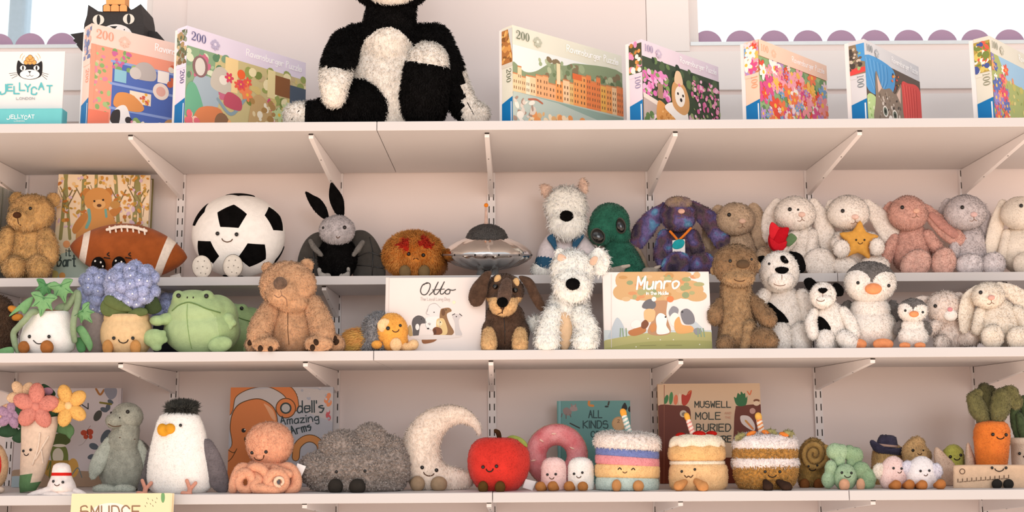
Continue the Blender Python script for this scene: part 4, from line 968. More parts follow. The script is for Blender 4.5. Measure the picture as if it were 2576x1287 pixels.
def winged_rabbit():
    t = Toy('winged_rabbit', 'grey and black plush rabbit with black ears and dark quilted wings', 'soft toy', 852, 692, 2.87, 2)
    G = plush('#a8a1a3', var=.15); K = M_BLKF; WG = plush('#34312e', var=.2, scale=30.)
    t.P('wing', pillow([(820, 585), (795, 578), (768, 598), (750, 640), (748, 688), (770, 692), (805, 692), (822, 660)], -16, 11), WG)
    t.P('wing', pillow([(886, 582), (912, 572), (938, 588), (958, 622), (968, 660), (966, 692), (920, 694), (890, 690), (884, 640)], -16, 11), WG)
    for pts in ([(756, 655), (780, 640), (810, 648)], [(782, 600), (790, 640), (786, 690)], [(898, 640), (930, 628), (962, 640)], [(930, 590), (938, 630), (936, 690)], [(896, 660), (930, 662), (962, 668)]): t.line(pts, 1.1, M_BLACK, name='wing_seam')
    t.P('body', ell(849, 642, 0, 50, 58, 42), K, 'short')
    t.P('leg', tube([(828, 672, 25, 14), (814, 682, 44, 13)]), K, 'short'); t.P('leg', tube([(862, 672, 25, 14), (870, 682, 44, 13)]), K, 'short')
    t.P('head', ell(848, 573, 20, 45, 38, 36), G, 'short')
    t.P('ear', pillow([(768, 475), (788, 484), (806, 494), (820, 513), (827, 535), (825, 546), (808, 540), (790, 522), (776, 500)], 6, 7), K, 'velvet')
    t.P('ear', pillow([(834, 452), (846, 464), (860, 484), (866, 505), (865, 536), (850, 536), (836, 516), (828, 492), (829, 466)], 6, 7), K, 'velvet')
    A = plush('#5d5954', var=.15)
    t.P('arm', tube([(781, 599, 20, 5), (790, 615, 30, 7), (808, 634, 38, 5)]), A, 'velvet'); t.P('arm', tube([(912, 603, 20, 6), (902, 618, 30, 7), (890, 634, 38, 5)]), A, 'velvet')
    for pts in ([(803, 671, 44, 5), (810, 685, 52, 8), (826, 687, 50, 7)], [(876, 670, 44, 5), (872, 685, 52, 8), (860, 688, 50, 7)]): t.P('foot', tube(pts), plush('#8f8b84'))
    t.eye(867, 565, 5); t.eye(813, 566, 3.5)
    t.line([(846, 588), (850, 592), (855, 588)], 1, M_THREADB)
    t.done()
winged_rabbit()

def orange_monster():
    t = Toy('fuzzy_monster', 'round orange shaggy plush with red horns and olive feet', 'soft toy', 1041, 690, 2.875, 2)
    O = plush('#de8430', scale=34., col2='#b85a18'); R = plush('#b81d10', var=.15)
    p = [(inpoly([(1001, 606), (1013, 592), (1026, 588), (1034, 594), (1033, 616), (1022, 620), (1008, 612)]), R), (inpoly([(1056, 596), (1064, 584), (1078, 596), (1099, 608), (1084, 614), (1066, 617), (1057, 606)]), R)]
    t.P('tail', tube([(1095, 672, -10, 20), (1112, 660, -6, 14), (1120, 640, -4, 5)]), plush('#8a4a22'), 'med')
    t.holes += [(1028, 629, 7, 9), (1065, 632, 7, 9)]
    t.P('body', ell(1041, 633, 0, 75, 58, 58, n=36), O, (11., 2., .24, .6), p)
    t.eyes([(1028, 629), (1065, 632)], 5); t.smile(1046, 641, 12, 4, 180, 1.1, M_THREADB)
    for x in (1019, 1067): t.foot(x, 674, 15, 18, felt('#7d6848'), out=9)
    t.done()
orange_monster()

def saucer():
    t = Toy('flying_saucer', 'shiny silver flying saucer plush with dark dome and orange antenna tip', 'soft toy', 1225, 696, 2.86, 2)
    S = mat('silver_lame', '#f2f0ee', rough=.1, var=.03, metal=1., bump=.35, bscale=28.); D = mat('sparkle_black', '#4c4b4a', rough=.6, var=.7, scale=600.)
    hp = [(598, 52), (603, 66), (611, 84), (620, 99), (630, 109), (640, 113), (648, 110), (656, 100), (666, 80), (674, 56), (679, 34)]
    th = np.linspace(0, 2 * math.pi, 144, endpoint=False); Rr = []
    for i, (y, r) in enumerate(hp):
        wv = (1.4 * np.sin(17 * th + i * .5) + 1.1 * np.sin(29 * th + 1.7 * i)) * (1 - abs(r - 85) / 60.)
        Rr.append(np.stack([1225 + (r + wv) * np.cos(th), y + wv * .9, (r + wv) * np.sin(th)], -1))
    t.P('hull', loft(Rr), S) if True else t.P('hull', rev(1225, 0, [(600, 52), (604, 66), (612, 84), (622, 99), (632, 109), (640, 112), (646, 110), (654, 100), (664, 80), (672, 56), (677, 34)], n=72), S)
    t.P('rim', tube([(1225 + 113 * math.sin(a), 641, 113 * math.cos(a), 2.6) for a in np.linspace(0, 2 * math.pi, 49)], cap=False, m=1, smooth=False), mat('silver_piping', '#b8b4b4', rough=.3, metal=.8), solid=False)
    t.P('dome', rev(1225, 0, [(563, 6), (565, 18), (570, 31), (578, 42), (588, 49), (600, 54), (606, 54)], n=40), D, 'velvet')
    t.P('antenna', tube([(1223, 566, 0, 9), (1223, 560, 0, 5), (1223, 545, 0, 4), (1223, 522, 0, 3.2)]), plush('#c9a596'))
    t.P('antenna_tip', ell(1223, 516, 0, 5.5, 5.5, 5.5, n=14), felt('#ee8a2a'))
    for k in range(12):
        a = math.radians(15 + 30 * k); t.P('stud', ell(1225 + 114 * math.sin(a), 641, 114 * math.cos(a), 3, 3, 3, n=10), M_BLACK, solid=False)
    G = plush('#6e6d6c', var=.3)
    for x, d in ((1211, 30), (1247, 30), (1225, -35)): t.P('leg', tube([(x, 668, d, 8), (x - 3, 690, d + 4, 9), (x - 3, 700, d + 6, 10)]), G, 'velvet')
    t.done()
saucer()

TW = plush('#faf3ea', var=.03)
def terrier_back():
    t = Toy('terrier_plush', 'shaggy white terrier plush in a white and blue jacket, on the second shelf', 'soft toy', 1424, 690, 2.885, 2)
    J = felt('#d6cdd0'); BL = felt('#2f5672')
    t.P('torso', blend([ell(1418, 645, 0, 52, 60, 38), ell(1424, 605, 0, 36, 35, 30)], 4), J, None)
    t.P('sleeve', tube([(1391, 600, 8, 19), (1376, 630, 22, 23), (1370, 652, 32, 22)]), J, None); t.P('cuff', tube([(1370, 655, 32, 24), (1369, 663, 34, 23.5)], smooth=False), BL, None, label='blue cuff')
    t.P('sleeve', tube([(1456, 600, 8, 20), (1474, 628, 20, 25), (1484, 655, 26, 24)]), J, None)
    t.P('collar', pillow([(1376, 596), (1392, 586), (1400, 610), (1401, 632), (1386, 612)], 42, 3), BL, None, label='blue collar'); t.P('collar', pillow([(1446, 586), (1470, 588), (1462, 604), (1442, 628), (1440, 608)], 42, 3), BL, None, label='blue collar')
    t.P('paw', ell(1362, 676, 34, 26, 20, 22), TW, 'fluff'); t.P('paw', ell(1490, 676, 30, 24, 20, 22), TW, 'fluff')
    t.P('head', blend([ell(1424, 520, 16, 52, 54, 40), ell(1427, 562, 36, 46, 40, 34)], 4), TW, 'shag')
    PK = plush('#d8b7a2', var=.1)
    t.P('ear', pillow([(1360, 462), (1378, 462), (1396, 476), (1384, 492), (1372, 496), (1362, 480)], 4, 8), PK, 'fluff', label='pinkish ear'); t.P('ear', pillow([(1456, 486), (1456, 460), (1466, 444), (1478, 462), (1476, 484)], 4, 8), PK, 'fluff', label='upright ear')
    t.bump('nose', 1425, 541, 17, 14, 10, M_BLKF, .3, 'velvet')
    t.done()
terrier_back()

def green_alien():
    t = Toy('green_dinosaur', 'dark green plush creature with large glossy eyes and a brown shell', 'soft toy', 1560, 690, 2.885, 2)
    G = plush('#1c5440', var=.22, scale=40.); SH = plush('#4d3f33', var=.25)
    t.P('shell', pillow([(1560, 612), (1590, 610), (1614, 634), (1628, 668), (1626, 690), (1580, 690)], -12, 16), SH, 'velvet', label='brown shell')
    t.P('shell_rim', tube([(1578, 610, 4, 6), (1602, 624, 6, 6), (1618, 650, 6, 6), (1628, 676, 6, 6)]), plush('#7d6a58'))
    t.P('body', tube([(1548, 612, 5, 30), (1562, 640, 10, 38), (1574, 672, 12, 45), (1580, 690, 12, 46)]), G, 'short')
    t.P('head', blend([ell(1534, 560, 18, 50, 50, 40, rot=20), ell(1512, 580, 24, 34, 38, 32), ell(1560, 588, 20, 26, 30, 28)], 3.5), G, 'short')
    for x, y, rx, ry, rot in ((1504, 593, 15, 18, -30), (1561, 567, 11, 18, -12)):
        t.bump('eye_ring', x, y, rx + 3, ry + 3, 6, felt('#57564f'), .1, rot=rot); t.bump('eye', x, y, rx, ry, 6, M_BLACK, .25, rot=rot)
    C = felt('#cbbdae')
    t.P('paw', tube([(1540, 684, 52, 12), (1564, 676, 58, 9)]), plush('#8d8478')); t.P('claw', tube([(1566, 672, 60, 6), (1582, 668, 62, 4)]), C)
    t.P('paw', tube([(1626, 684, 40, 12), (1648, 680, 46, 9)]), plush('#8d8478')); t.P('claw', tube([(1650, 674, 48, 5), (1664, 668, 50, 3)]), C)
    t.done()
green_alien()

def rabbit(name, label, Y, x, head, hr, m, ears, body, br, feet, eye=None, nose=None, foot=None, arms=(), fur='short', extra=None, eyes=None, shelf=2, nosecol='#dba79a', yb=690, done=True, footfur='short'):
    t = Toy(name, label, 'soft toy', x, yb, Y, shelf, 'long eared plush rabbits')
    t.P('body', ell(body[0], body[1], 0, br[0], br[1], br[0] * .8, taper=.2), m, fur)
    for e in ears[:1] if len(ears) > 2 else ears: pass
    for pts in ears: t.P('ear', tube(pts, fx=.42), m, fur)
    for pts in arms: t.P('arm', tube(pts), m, fur)
    t.P('head', ell(head[0], head[1], 22, hr[0], hr[1], hr[0] * .85, taper=.06), m, fur)
    if nose: t.bump('nose', nose[0], nose[1], 9, 6.5, 5, felt(nosecol), .35); t.line([(nose[0], nose[1] + 7), (nose[0] + 1, nose[1] + 13)], .8, M_THREADP, sm=False); t.line([(nose[0] - 10, nose[1] + 16), (nose[0] - 4, nose[1] + 17), (nose[0] + 1, nose[1] + 13), (nose[0] + 7, nose[1] + 16)], .8, M_THREADP)
    for ex, ey in eyes or ([eye] if eye else []): t.eye(ex, ey, 5.2)
    for fx_, fy, rx, ry, rot in feet: t.P('foot', ell(fx_, fy, br[0] * .8 + 12, rx, ry, 22, rot=rot), foot or m, footfur)
    if extra: extra(t)
    if done: t.done()
    return t

def tie_dye(t):
    t.P('ribbon', tube([(1686, 578, 44, 3.4), (1697, 590, 52, 3.2), (1706, 601, 55, 3)]), felt('#e8812f'), None, label='orange ribbon'); t.P('ribbon', tube([(1706, 601, 55, 3), (1722, 586, 54, 3.2), (1737, 570, 46, 3.4)]), felt('#e8812f'), None, label='orange ribbon')
    t.P('tag', pillow([(1691, 600), (1723, 597), (1724, 634), (1692, 641)], 60, 1.2, closed_smooth=0), M_CARD, None, label='white tag'); t.P('tag_oval', pillow([(1691, 612), (1697, 602), (1708, 597), (1719, 599), (1722, 607), (1716, 618), (1704, 622), (1694, 620)], 62, 1.2), felt('#2aa3ad'), None, label='teal oval')
    t.bump('belly_patch', 1707, 505, 34, 16, 10, plush('#8a7358', col2='#5a4a5e', scale=30.), -.1, 'short')
mm = bpy.data.materials.new('tie_dye_plush'); mm.use_nodes = True; tt = mm.node_tree; b_ = tt.nodes['Principled BSDF']; b_.inputs['Roughness'].default_value = .95; b_.inputs['Specular IOR Level'].default_value = .05
co_ = tt.nodes.new('ShaderNodeTexCoord'); n_ = tt.nodes.new('ShaderNodeTexNoise'); n_.inputs['Scale'].default_value = 24; n_.inputs['Detail'].default_value = 1.5; r_ = tt.nodes.new('ShaderNodeValToRGB')
cr = r_.color_ramp; cr.elements[0].position = .28; cr.elements[0].color = (*lin('#35303f'), 1); cr.elements[1].position = .74; cr.elements[1].color = (*lin('#86b6d6'), 1)
for p_, c_ in ((.37, '#42384e'), (.44, '#5d5054'), (.5, '#6d4f66'), (.55, '#57527e'), (.61, '#7a6a9c'), (.67, '#5c8fb8')):
    e_ = cr.elements.new(p_); e_.color = (*lin(c_), 1)
tt.links.new(co_.outputs['Object'], n_.inputs['Vector']); tt.links.new(n_.outputs['Fac'], r_.inputs[0]); tt.links.new(r_.outputs[0], b_.inputs['Base Color'])
rabbit('rabbit_plush', 'purple and blue tie dye plush rabbit with orange ribbon and tag', 2.882, 1707, (1707, 535), (45, 44), mm,
       [[(1672, 520, 10, 16), (1640, 548, 4, 24), (1615, 580, 2, 26), (1604, 604, 2, 20)], [(1742, 516, 10, 16), (1775, 542, 4, 24), (1803, 574, 4, 27), (1815, 602, 4, 22)]],
       (1707, 628), (55, 62), [(1701, 660, 38, 32, -25), (1766, 660, 34, 32, 20)], nose=(1714, 527), nosecol='#e0b4a0', extra=tie_dye, arms=[[(1672, 590, 15, 18), (1664, 630, 26, 20), (1668, 652, 34, 18)], [(1742, 590, 15, 18), (1752, 622, 26, 20)]])
BG = plush('#b09478', var=.14)
rabbit('rabbit_plush', 'beige brown plush rabbit between the tie dye rabbit and the rose rabbit', 2.90, 1852, (1850, 541), (49, 41), BG,
       [[(1896, 516, 8, 16), (1908, 548, 12, 23), (1915, 582, 16, 25), (1914, 600, 16, 18)], [(1806, 520, 0, 15), (1790, 560, -8, 22), (1786, 600, -8, 20)]],
       (1862, 622), (44, 66), [(1924, 640, 24, 30, 0), (1840, 668, 24, 22, 0)], eye=(1834, 530), nose=(1867, 546), nosecol='#d9b7a2')
WH_ = plush('#ece2d8', var=.06)
def rose(t):
    t.eye(2008, 527, 3.)
    p = t.P('rose', ell(1958, 602, 62, 26, 32, 18, rot=10), felt('#c9202c'), None, label='red felt rose')
    t.P('petal', pillow([(1935, 575), (1942, 558), (1960, 572), (1972, 590), (1955, 606), (1938, 600)], 76, 5), felt('#d92a35'), None, par=p); t.P('petal', pillow([(1958, 578), (1984, 572), (1980, 594), (1966, 618), (1944, 616)], 80, 5), felt('#c01825'), None, par=p)
    t.P('petal', pillow([(1936, 598), (1960, 612), (1980, 606), (1970, 628), (1944, 626)], 82, 5), felt('#cf222e'), None, par=p)
    t.P('leaf', pillow([(1978, 600), (1990, 586), (2005, 598), (1996, 612), (1984, 620), (1976, 612)], 72, 3), felt('#66825c'), None, par=p, label='green leaf')
rabbit('rabbit_plush', 'white plush rabbit holding a red felt rose', 2.872, 2015, (2000, 536), (52, 43), WH_,
       [[(2046, 512, 10, 14), (2066, 548, 10, 21), (2078, 596, 12, 24), (2086, 630, 14, 16)], [(1954, 512, 0, 14), (1938, 545, -4, 20), (1932, 590, -6, 20)]],
       (2020, 622), (46, 64), [(2064, 662, 42, 38, 15), (1985, 668, 34, 28, 0)], eye=(1987, 526), nose=(2017, 539), nosecol='#e6c3b4', extra=rose, arms=[[(2000, 590, 20, 15), (1985, 612, 40, 15), (1972, 622, 52, 14)], [(2044, 590, 15, 15), (2040, 630, 30, 16)]])
def star_toy(t):
    t.P('star', pillow(star(2160, 606, 52, 30, 5, 4), 62, 17, closed_smooth=3), felt('#dfa54f'), None, label='golden felt star')
    t.eyes([(2154, 603), (2175, 603)], 2.6); t.smile(2164.5, 612, 11, 5, 0, 1., M_THREADB)
    for x, y, rx in ((2117, 625, 21), (2206, 620, 19)): t.P('paw', ell(x, y, 76, rx, 22, 15), WH_, 'short')
rabbit('rabbit_plush', 'white plush rabbit holding a golden star with a face', 2.872, 2150, (2134, 534), (53, 43), WH_,
       [[(2180, 516, 8, 16), (2212, 548, 8, 24), (2240, 590, 12, 27), (2256, 620, 14, 20)], [(2092, 515, 4, 14), (2082, 555, 2, 19), (2084, 596, 2, 18)]],
       (2150, 625), (48, 64), [(2125, 668, 32, 24, 0), (2200, 668, 38, 26, 0)], eye=(2120, 530), nose=(2151, 545), nosecol='#e9c6b8', extra=star_toy, arms=[[(2110, 596, 20, 14), (2104, 612, 50, 15)], [(2190, 596, 20, 14), (2204, 610, 50, 15)]])
PKB = plush('#c58e7f', var=.13)
def pink_inner(t): t.P('inner_ear', tube([(2344, 540, 21, 8), (2372, 564, 24, 13), (2400, 588, 25, 11)], fx=.3), plush('#b0766a'), 'velvet')
rabbit('rabbit_plush', 'dusty pink plush rabbit with beige nose and long drooping ears', 2.868, 2290, (2284, 536), (50, 44), PKB,
       [[(2328, 526, 10, 14), (2362, 560, 12, 22), (2394, 588, 14, 25), (2412, 600, 16, 18)], [(2242, 520, 0, 14), (2224, 546, -8, 18)]],
       (2294, 622), (50, 68), [(2304, 664, 42, 34, -35), (2374, 660, 31, 38, 15)], eye=(2270, 521), nose=(2305, 530), nosecol='#dcae98', extra=pink_inner, arms=[[(2334, 592, 12, 16), (2356, 622, 22, 17)], [(2250, 600, 12, 15), (2228, 650, 22, 17)]], foot=plush('#d3a292'))
LG = plush('#bdb2b4', var=.1)
rabbit('rabbit_plush', 'lilac grey plush rabbit right of the dusty pink rabbit', 2.878, 2445, (2428, 534), (54, 44), LG,
       [[(2384, 512, 2, 14), (2372, 545, -6, 18)], [(2468, 520, 4, 14), (2480, 560, -2, 18), (2484, 600, -4, 16)]],
       (2442, 625), (46, 66), [(2440, 666, 38, 28, 0), (2500, 664, 30, 30, 0)], eye=(2421, 521), nose=(2450, 539), nosecol='#dcb9b4', arms=[[(2406, 600, 15, 14), (2400, 640, 26, 16)]], foot=plush('#d5cbcc'))
KN = plush('#e0d2c2', var=.12, scale=25.)
rabbit('rabbit_plush', 'cream ribbed plush rabbit cut off by the right edge, second shelf', 2.872, 2566, (2566, 536), (50, 42), KN,
       [[(2522, 514, 10, 13), (2508, 560, 10, 19), (2498, 610, 12, 20), (2494, 634, 12, 14)], [(2612, 514, 10, 13), (2630, 570, 8, 19)]],
       (2568, 622), (52, 66), [(2578, 664, 30, 30, 0), (2630, 664, 30, 28, 0)], eye=(2569, 517), nose=(2590, 535), arms=[[(2534, 590, 12, 15), (2524, 640, 22, 16)]], fur='velvet', footfur='velvet')
# ================================================================ third shelf, left to right
def brown_fuzzy():
    t = Toy('shaggy_brown_plush', 'dark brown shaggy plush with orange feet, cut off at the left edge, third shelf', 'soft toy', 5, 886, 2.72, 3)
    D = plush('#3a281c', var=.3)
    t.P('body', ell(-2, 815, 0, 46, 78, 50), D, 'fluff')
    for x, y, a in ((34, 771, 20), (44, 791, -10)): t.P('foot', ell(x, y, 34, 15, 9, 12, rot=a), felt('#cf8a3e'))
    t.eye(-20, 770, 5); t.done()
brown_fuzzy()

IVY = felt('#7aa974'); IVY2 = felt('#5d9460')
IVY_SHAPE = [(0, -.5), (.42, -.82), (1.02, -.6), (.62, -.12), (.82, .42), (.34, .34), (0, 1.05), (-.34, .34), (-.82, .42), (-.62, -.12), (-1.02, -.6), (-.42, -.82)]
def ivy_leaf(t, x, y, r, rot, d, m, tilt=(0, 0)):
    c, s_ = math.cos(math.radians(rot)), math.sin(math.radians(rot)); f = lambda u, v: (x + r * (u * c - v * s_), y + r * (u * s_ + v * c))
    p = t.P('leaf', pillow([f(*q) for q in IVY_SHAPE], d, 5, tilt=tilt, closed_smooth=3, centre=f(0, 0)), m)
    for q in ((0, .85), (.8, -.5), (-.8, -.5), (.6, .3), (-.6, .3)): t.line([f(0, -.4), f(*q)], .7, felt('#4f8054'), 'leaf_vein', sm=False, par=p)
def ivy_pot():
    t = Toy('ivy_plant_plush', 'ivy plant plush with trailing green leaves in a smiling white pot', 'soft toy', 122, 888, 2.65, 3)
    t.P('pot', rev(122, 0, [(781, 44), (783, 51), (792, 55), (805, 58), (825, 65), (845, 71), (862, 72), (878, 66), (888, 54), (892, 40)], n=48), M_WHITE)
    t.P('soil', ell(122, 783, 0, 46, 5, 44), felt('#a5714f'))
    t.eyes([(74, 846), (123, 846)], 4.6); t.line([(84, 856), (92, 863), (101, 864), (110, 861)], 1.3)
    F = felt('#a86a39')
    t.foot(118, 873, 17, 18, F, out=10); t.foot(60, 873, 15, 16, F, d=46)
    V = felt('#93a583')
    for pts in ([(150, 790, 6, 8), (172, 768, 12, 9), (194, 735, 10, 8), (196, 760, 24, 9), (188, 790, 46, 8), (184, 822, 54, 8), (188, 856, 44, 7)],
                [(104, 785, 30, 7), (82, 784, 52, 8), (62, 805, 56, 8), (46, 822, 40, 8), (34, 838, 30, 8), (38, 866, 32, 8), (44, 884, 36, 6)], [(140, 790, 20, 9), (150, 776, 10, 11), (168, 770, 0, 10)]):
        t.P('vine', tube(pts), V)
    ivy_leaf(t, 112, 726, 27, 20, -5, IVY2); ivy_leaf(t, 156, 730, 33, -14, 30, IVY); ivy_leaf(t, 108, 762, 34, 10, 58, IVY)
    t.P('leaf', pillow([(22, 796), (40, 774), (66, 752), (84, 746), (78, 768), (62, 790), (50, 782)], 36, 6), IVY); ivy_leaf(t, 214, 790, 28, -40, 40, IVY)
    t.P('leaf', pillow([(190, 826), (206, 818), (222, 836), (234, 866), (226, 884), (214, 866), (196, 838)], 40, 6), IVY); t.P('leaf', pillow([(-14, 886), (4, 876), (30, 872), (34, 888), (6, 896)], 44, 5), IVY)
    t.P('leaf', pillow([(192, 850), (210, 852), (216, 880), (200, 886), (192, 872)], 28, 6), IVY2)
    t.done()
ivy_pot()

HY = plush('#a9b3e0', var=.08); CRM = felt('#e2c193')
def florets(t, cx, cy, rx, ry, n, r, d0=0, rd=50):
    k = 0; pts = []
    for i in range(400):
        z = random.uniform(-.35, 1); a = random.uniform(0, 2 * math.pi); q = math.sqrt(max(0, 1 - z * z)); p = np.array([math.cos(a) * q, math.sin(a) * q, z])
        if all(np.linalg.norm((p - o) * [rx, ry, rd]) > r * 1.12 for o in pts): pts.append(p)
        if len(pts) >= n: break
    t.P('flower_core', ell(cx, cy, d0, rx * .85, ry * .85, rd * .85), HY, 'short')
    for p in pts:
        t.P('floret', ell(cx + p[0] * rx * .85, cy + p[1] * ry * .85, d0 + p[2] * rd * .85, r, r, r * .9, n=12), HY, (4.2, 1.6, .3, .45))
    for p in pts:
        if p[2] > .3 and random.random() < .7: t.P('pearl', ell(cx + p[0] * rx * 1.02, cy + p[1] * ry * 1.02, d0 + p[2] * rd * .9 + r * .95, 2.6, 2.6, 2.6, n=8), mat('pearl_bead', '#e8ecf6', rough=.25, var=.02), solid=False)
def hydrangea_back(name, label, x, yb, Y, cx, cy, rx, ry, n, r, potm, px, pr):
    t = Toy('hydrangea_plush', label, 'soft toy', x, yb, Y, 3, 'blue hydrangea plushes')
    t.P('pot', rev(px, 0, [(cy + ry * .75, pr * .8), (cy + ry * .9, pr), (835, pr * 1.08), (868, pr * 1.0), (884, pr * .7), (890, pr * .5)]), potm)
    t.P('leaf', pillow([(px - pr, cy + ry * .7), (px, cy + ry * .55), (px + pr * 1.1, cy + ry * .75), (px, cy + ry)], 10, 6), felt('#4a5a38'))
    florets(t, cx, cy, rx, ry, n, r, 0, 34); t.done()
hydrangea_back('a', 'pale lavender hydrangea plush partly hidden, between ivy leaves and the cream pot', 238, 884, 2.72, 240, 728, 38, 56, 17, 17, felt('#b9aaa4'), 236, 28)
hydrangea_back('b', 'deeper blue hydrangea plush mostly hidden behind the green frog', 418, 884, 2.84, 424, 770, 36, 40, 15, 14, felt('#2f3038'), 420, 34)
def hydrangea():
    t = Toy('hydrangea_plush', 'large blue hydrangea plush with beads in a smiling cream pot', 'soft toy', 318, 886, 2.64, 3, 'blue hydrangea plushes')
    t.P('pot', rev(318, 0, [(788, 46), (790, 56), (800, 58), (806, 57), (812, 61), (830, 66), (852, 66), (872, 60), (886, 50), (892, 40)], n=48), CRM)
    t.eyes([(286, 850), (334, 850)], 4.6); t.smile(310, 860, 24, 11)
    F = felt('#c68f55'); t.foot(271, 873, 14, 19, F, out=8); t.foot(341, 873, 14, 19, F, out=8)
    L = felt('#5f6c43'); L2 = felt('#3d4a2f')
    t.P('leaf', pillow([(252, 770), (264, 752), (290, 758), (318, 776), (322, 790), (280, 796), (258, 790)], 38, 8), L); t.P('leaf', pillow([(262, 762), (270, 742), (300, 752), (334, 780), (300, 782)], 46, 7), L)
    t.P('leaf', pillow([(364, 782), (368, 764), (390, 746), (402, 760), (406, 780), (384, 790)], 30, 7), L2); t.P('leaf', pillow([(320, 786), (345, 774), (368, 776), (370, 790), (340, 796)], 44, 7), L)
    florets(t, 333, 718, 64, 55, 32, 18, 10, 52); t.done()
hydrangea()

def frog(name, label, Y, dx, dy, k, G, BL, arms=True, x0=513, yb=880):
    t = Toy('frog_plush', label, 'soft toy', x0 + dx, yb, Y, 3, 'green frog plushes')
    def q(x, y): return x0 + (x - 513) * k + dx, 880 + (y - 880) * k + dy
    def E(x, y, d, rx, ry, rd=None, **kw): a = q(x, y); return ell(a[0], a[1], d * k, rx * k, ry * k, (rd or rx * .8) * k, **kw)
    t.P('body', blend([E(508, 832, 0, 98, 66, 70), E(500, 790, 4, 80, 56, 60), E(486, 758, 8, 56, 30, 46), E(449, 746, 26, 16, 17, 14), E(520, 746, 26, 20, 17, 16), E(545, 800, -6, 56, 60, 48)], 3.5, 5), G, None,
        [(inpoly([q(*p) for p in [(430, 786), (450, 768), (473, 761), (500, 770), (530, 784), (545, 800), (552, 850), (540, 895), (428, 895), (418, 850)]]), BL)])
    t.line([q(433, 781), q(450, 767), q(473, 760), q(494, 765), q(520, 776), q(554, 786)], 1.5 * k, felt('#66804f')); t.line([q(471, 765), q(470, 800), q(476, 850), q(482, 876)], .8 * k, felt('#8aa76b'), 'belly_seam')
    for x, y in ((449, 743), (519, 744)): a = q(x, y); t.eye(a[0], a[1], 6 * k)
    for x in (471, 486): a = q(x, 748); t.bump('nostril', a[0], a[1], 1.6 * k, 3 * k, 1.2, M_THREAD)
    AR = plush('#93b075', var=.12)
    t.P('arm', blend([E(420, 802, 20, 26, 16, 15, rot=-8), E(396, 806, 28, 21, 14, 13)], 3), AR, None); t.P('hand', blend([E(574, 806, 34, 18, 20, 16), E(564, 820, 42, 8, 8, 8), E(578, 823, 42, 8, 8, 8), E(588, 812, 40, 8, 8, 8)], 2.5), AR, None)
    t.P('foot', blend([E(388, 850, 48, 30, 24, 14), E(410, 838, 46, 9, 9, 8), E(414, 854, 46, 9, 9, 8), E(394, 874, 50, 14, 9, 9)], 3), AR, None); t.P('foot', E(554, 866, 66, 31, 20, 13, rot=-12), AR, None)
    t.done()
frog('a', 'large pale green frog plush with downturned mouth on the third shelf', 2.645, 0, 0, 1., plush('#8aa56c', var=.08), plush('#98b27a', var=.05))
frog('b', 'darker green frog plush hidden behind the pale green frog', 2.80, 90, 0, .82, plush('#7b965f', var=.1), plush('#88a26b', var=.06))

def brown_bear():
    B = plush('#b98760', var=.2, scale=50.)
    t = Toy('bear_plush', 'large brown bear plush with dark claws sitting on the third shelf', 'soft toy', 730, 880, 2.63, 3)
    t.P('body', blend([ell(732, 830, 0, 68, 66, 58), ell(735, 785, 0, 56, 45, 46)], 4), B, 'med', amp=.75)
    t.P('head', blend([ell(724, 718, 12, 72, 62, 54), ell(712, 738, 46, 44, 38, 34), ell(735, 762, 30, 44, 28, 36)], 4, 5), B, 'med', amp=.75)
    t.P('ear', ell(674, 674, 6, 16, 15, 10), B, 'med', amp=.75); t.P('ear', ell(771, 668, 6, 18, 18, 10), B, 'med', amp=.75)
    N_ = plush('#5a4436', var=.3); t.bump('nose', 705, 713, 17, 17, 9, N_, .3, 'velvet')
    t.line([(706, 731), (708, 742), (700, 748), (690, 742)], .9, M_THREADP); t.line([(708, 742), (720, 752), (722, 770)], .9, M_THREADP)
    t.line([(724, 786), (724, 830), (727, 866)], .9, M_THREADB, 'belly_seam')
    t.P('leg', tube([(662, 862, 20, 26), (640, 868, 46, 24)]), B, 'med', amp=.75); t.P('leg', tube([(808, 860, 20, 28), (842, 866, 42, 26)]), B, 'med', amp=.75)
    t.P('arm', tube([(680, 780, 22, 26), (662, 812, 42, 30), (652, 846, 58, 30), (664, 864, 70, 26)]), B, 'med', amp=.75); t.P('arm', tube([(786, 766, 22, 26), (804, 806, 42, 31), (812, 842, 58, 31), (802, 864, 70, 28)]), B, 'med', amp=.75)
    t.P('paw', ell(668, 866, 80, 34, 20, 22), B, 'med', amp=.75); t.P('paw', ell(802, 864, 80, 36, 22, 22), B, 'med', amp=.75)
    C = felt('#3b2c22')
    for x, y, a in ((629, 861, 30), (655, 876, 0), (795, 860, -20), (841, 852, 40), (846, 860, 40), (786, 874, 0), (680, 878, 0)): t.bump('claw', x, y, 6.5, 8.5, 6, C, .4, rot=a)
    t.done()
brown_bear()

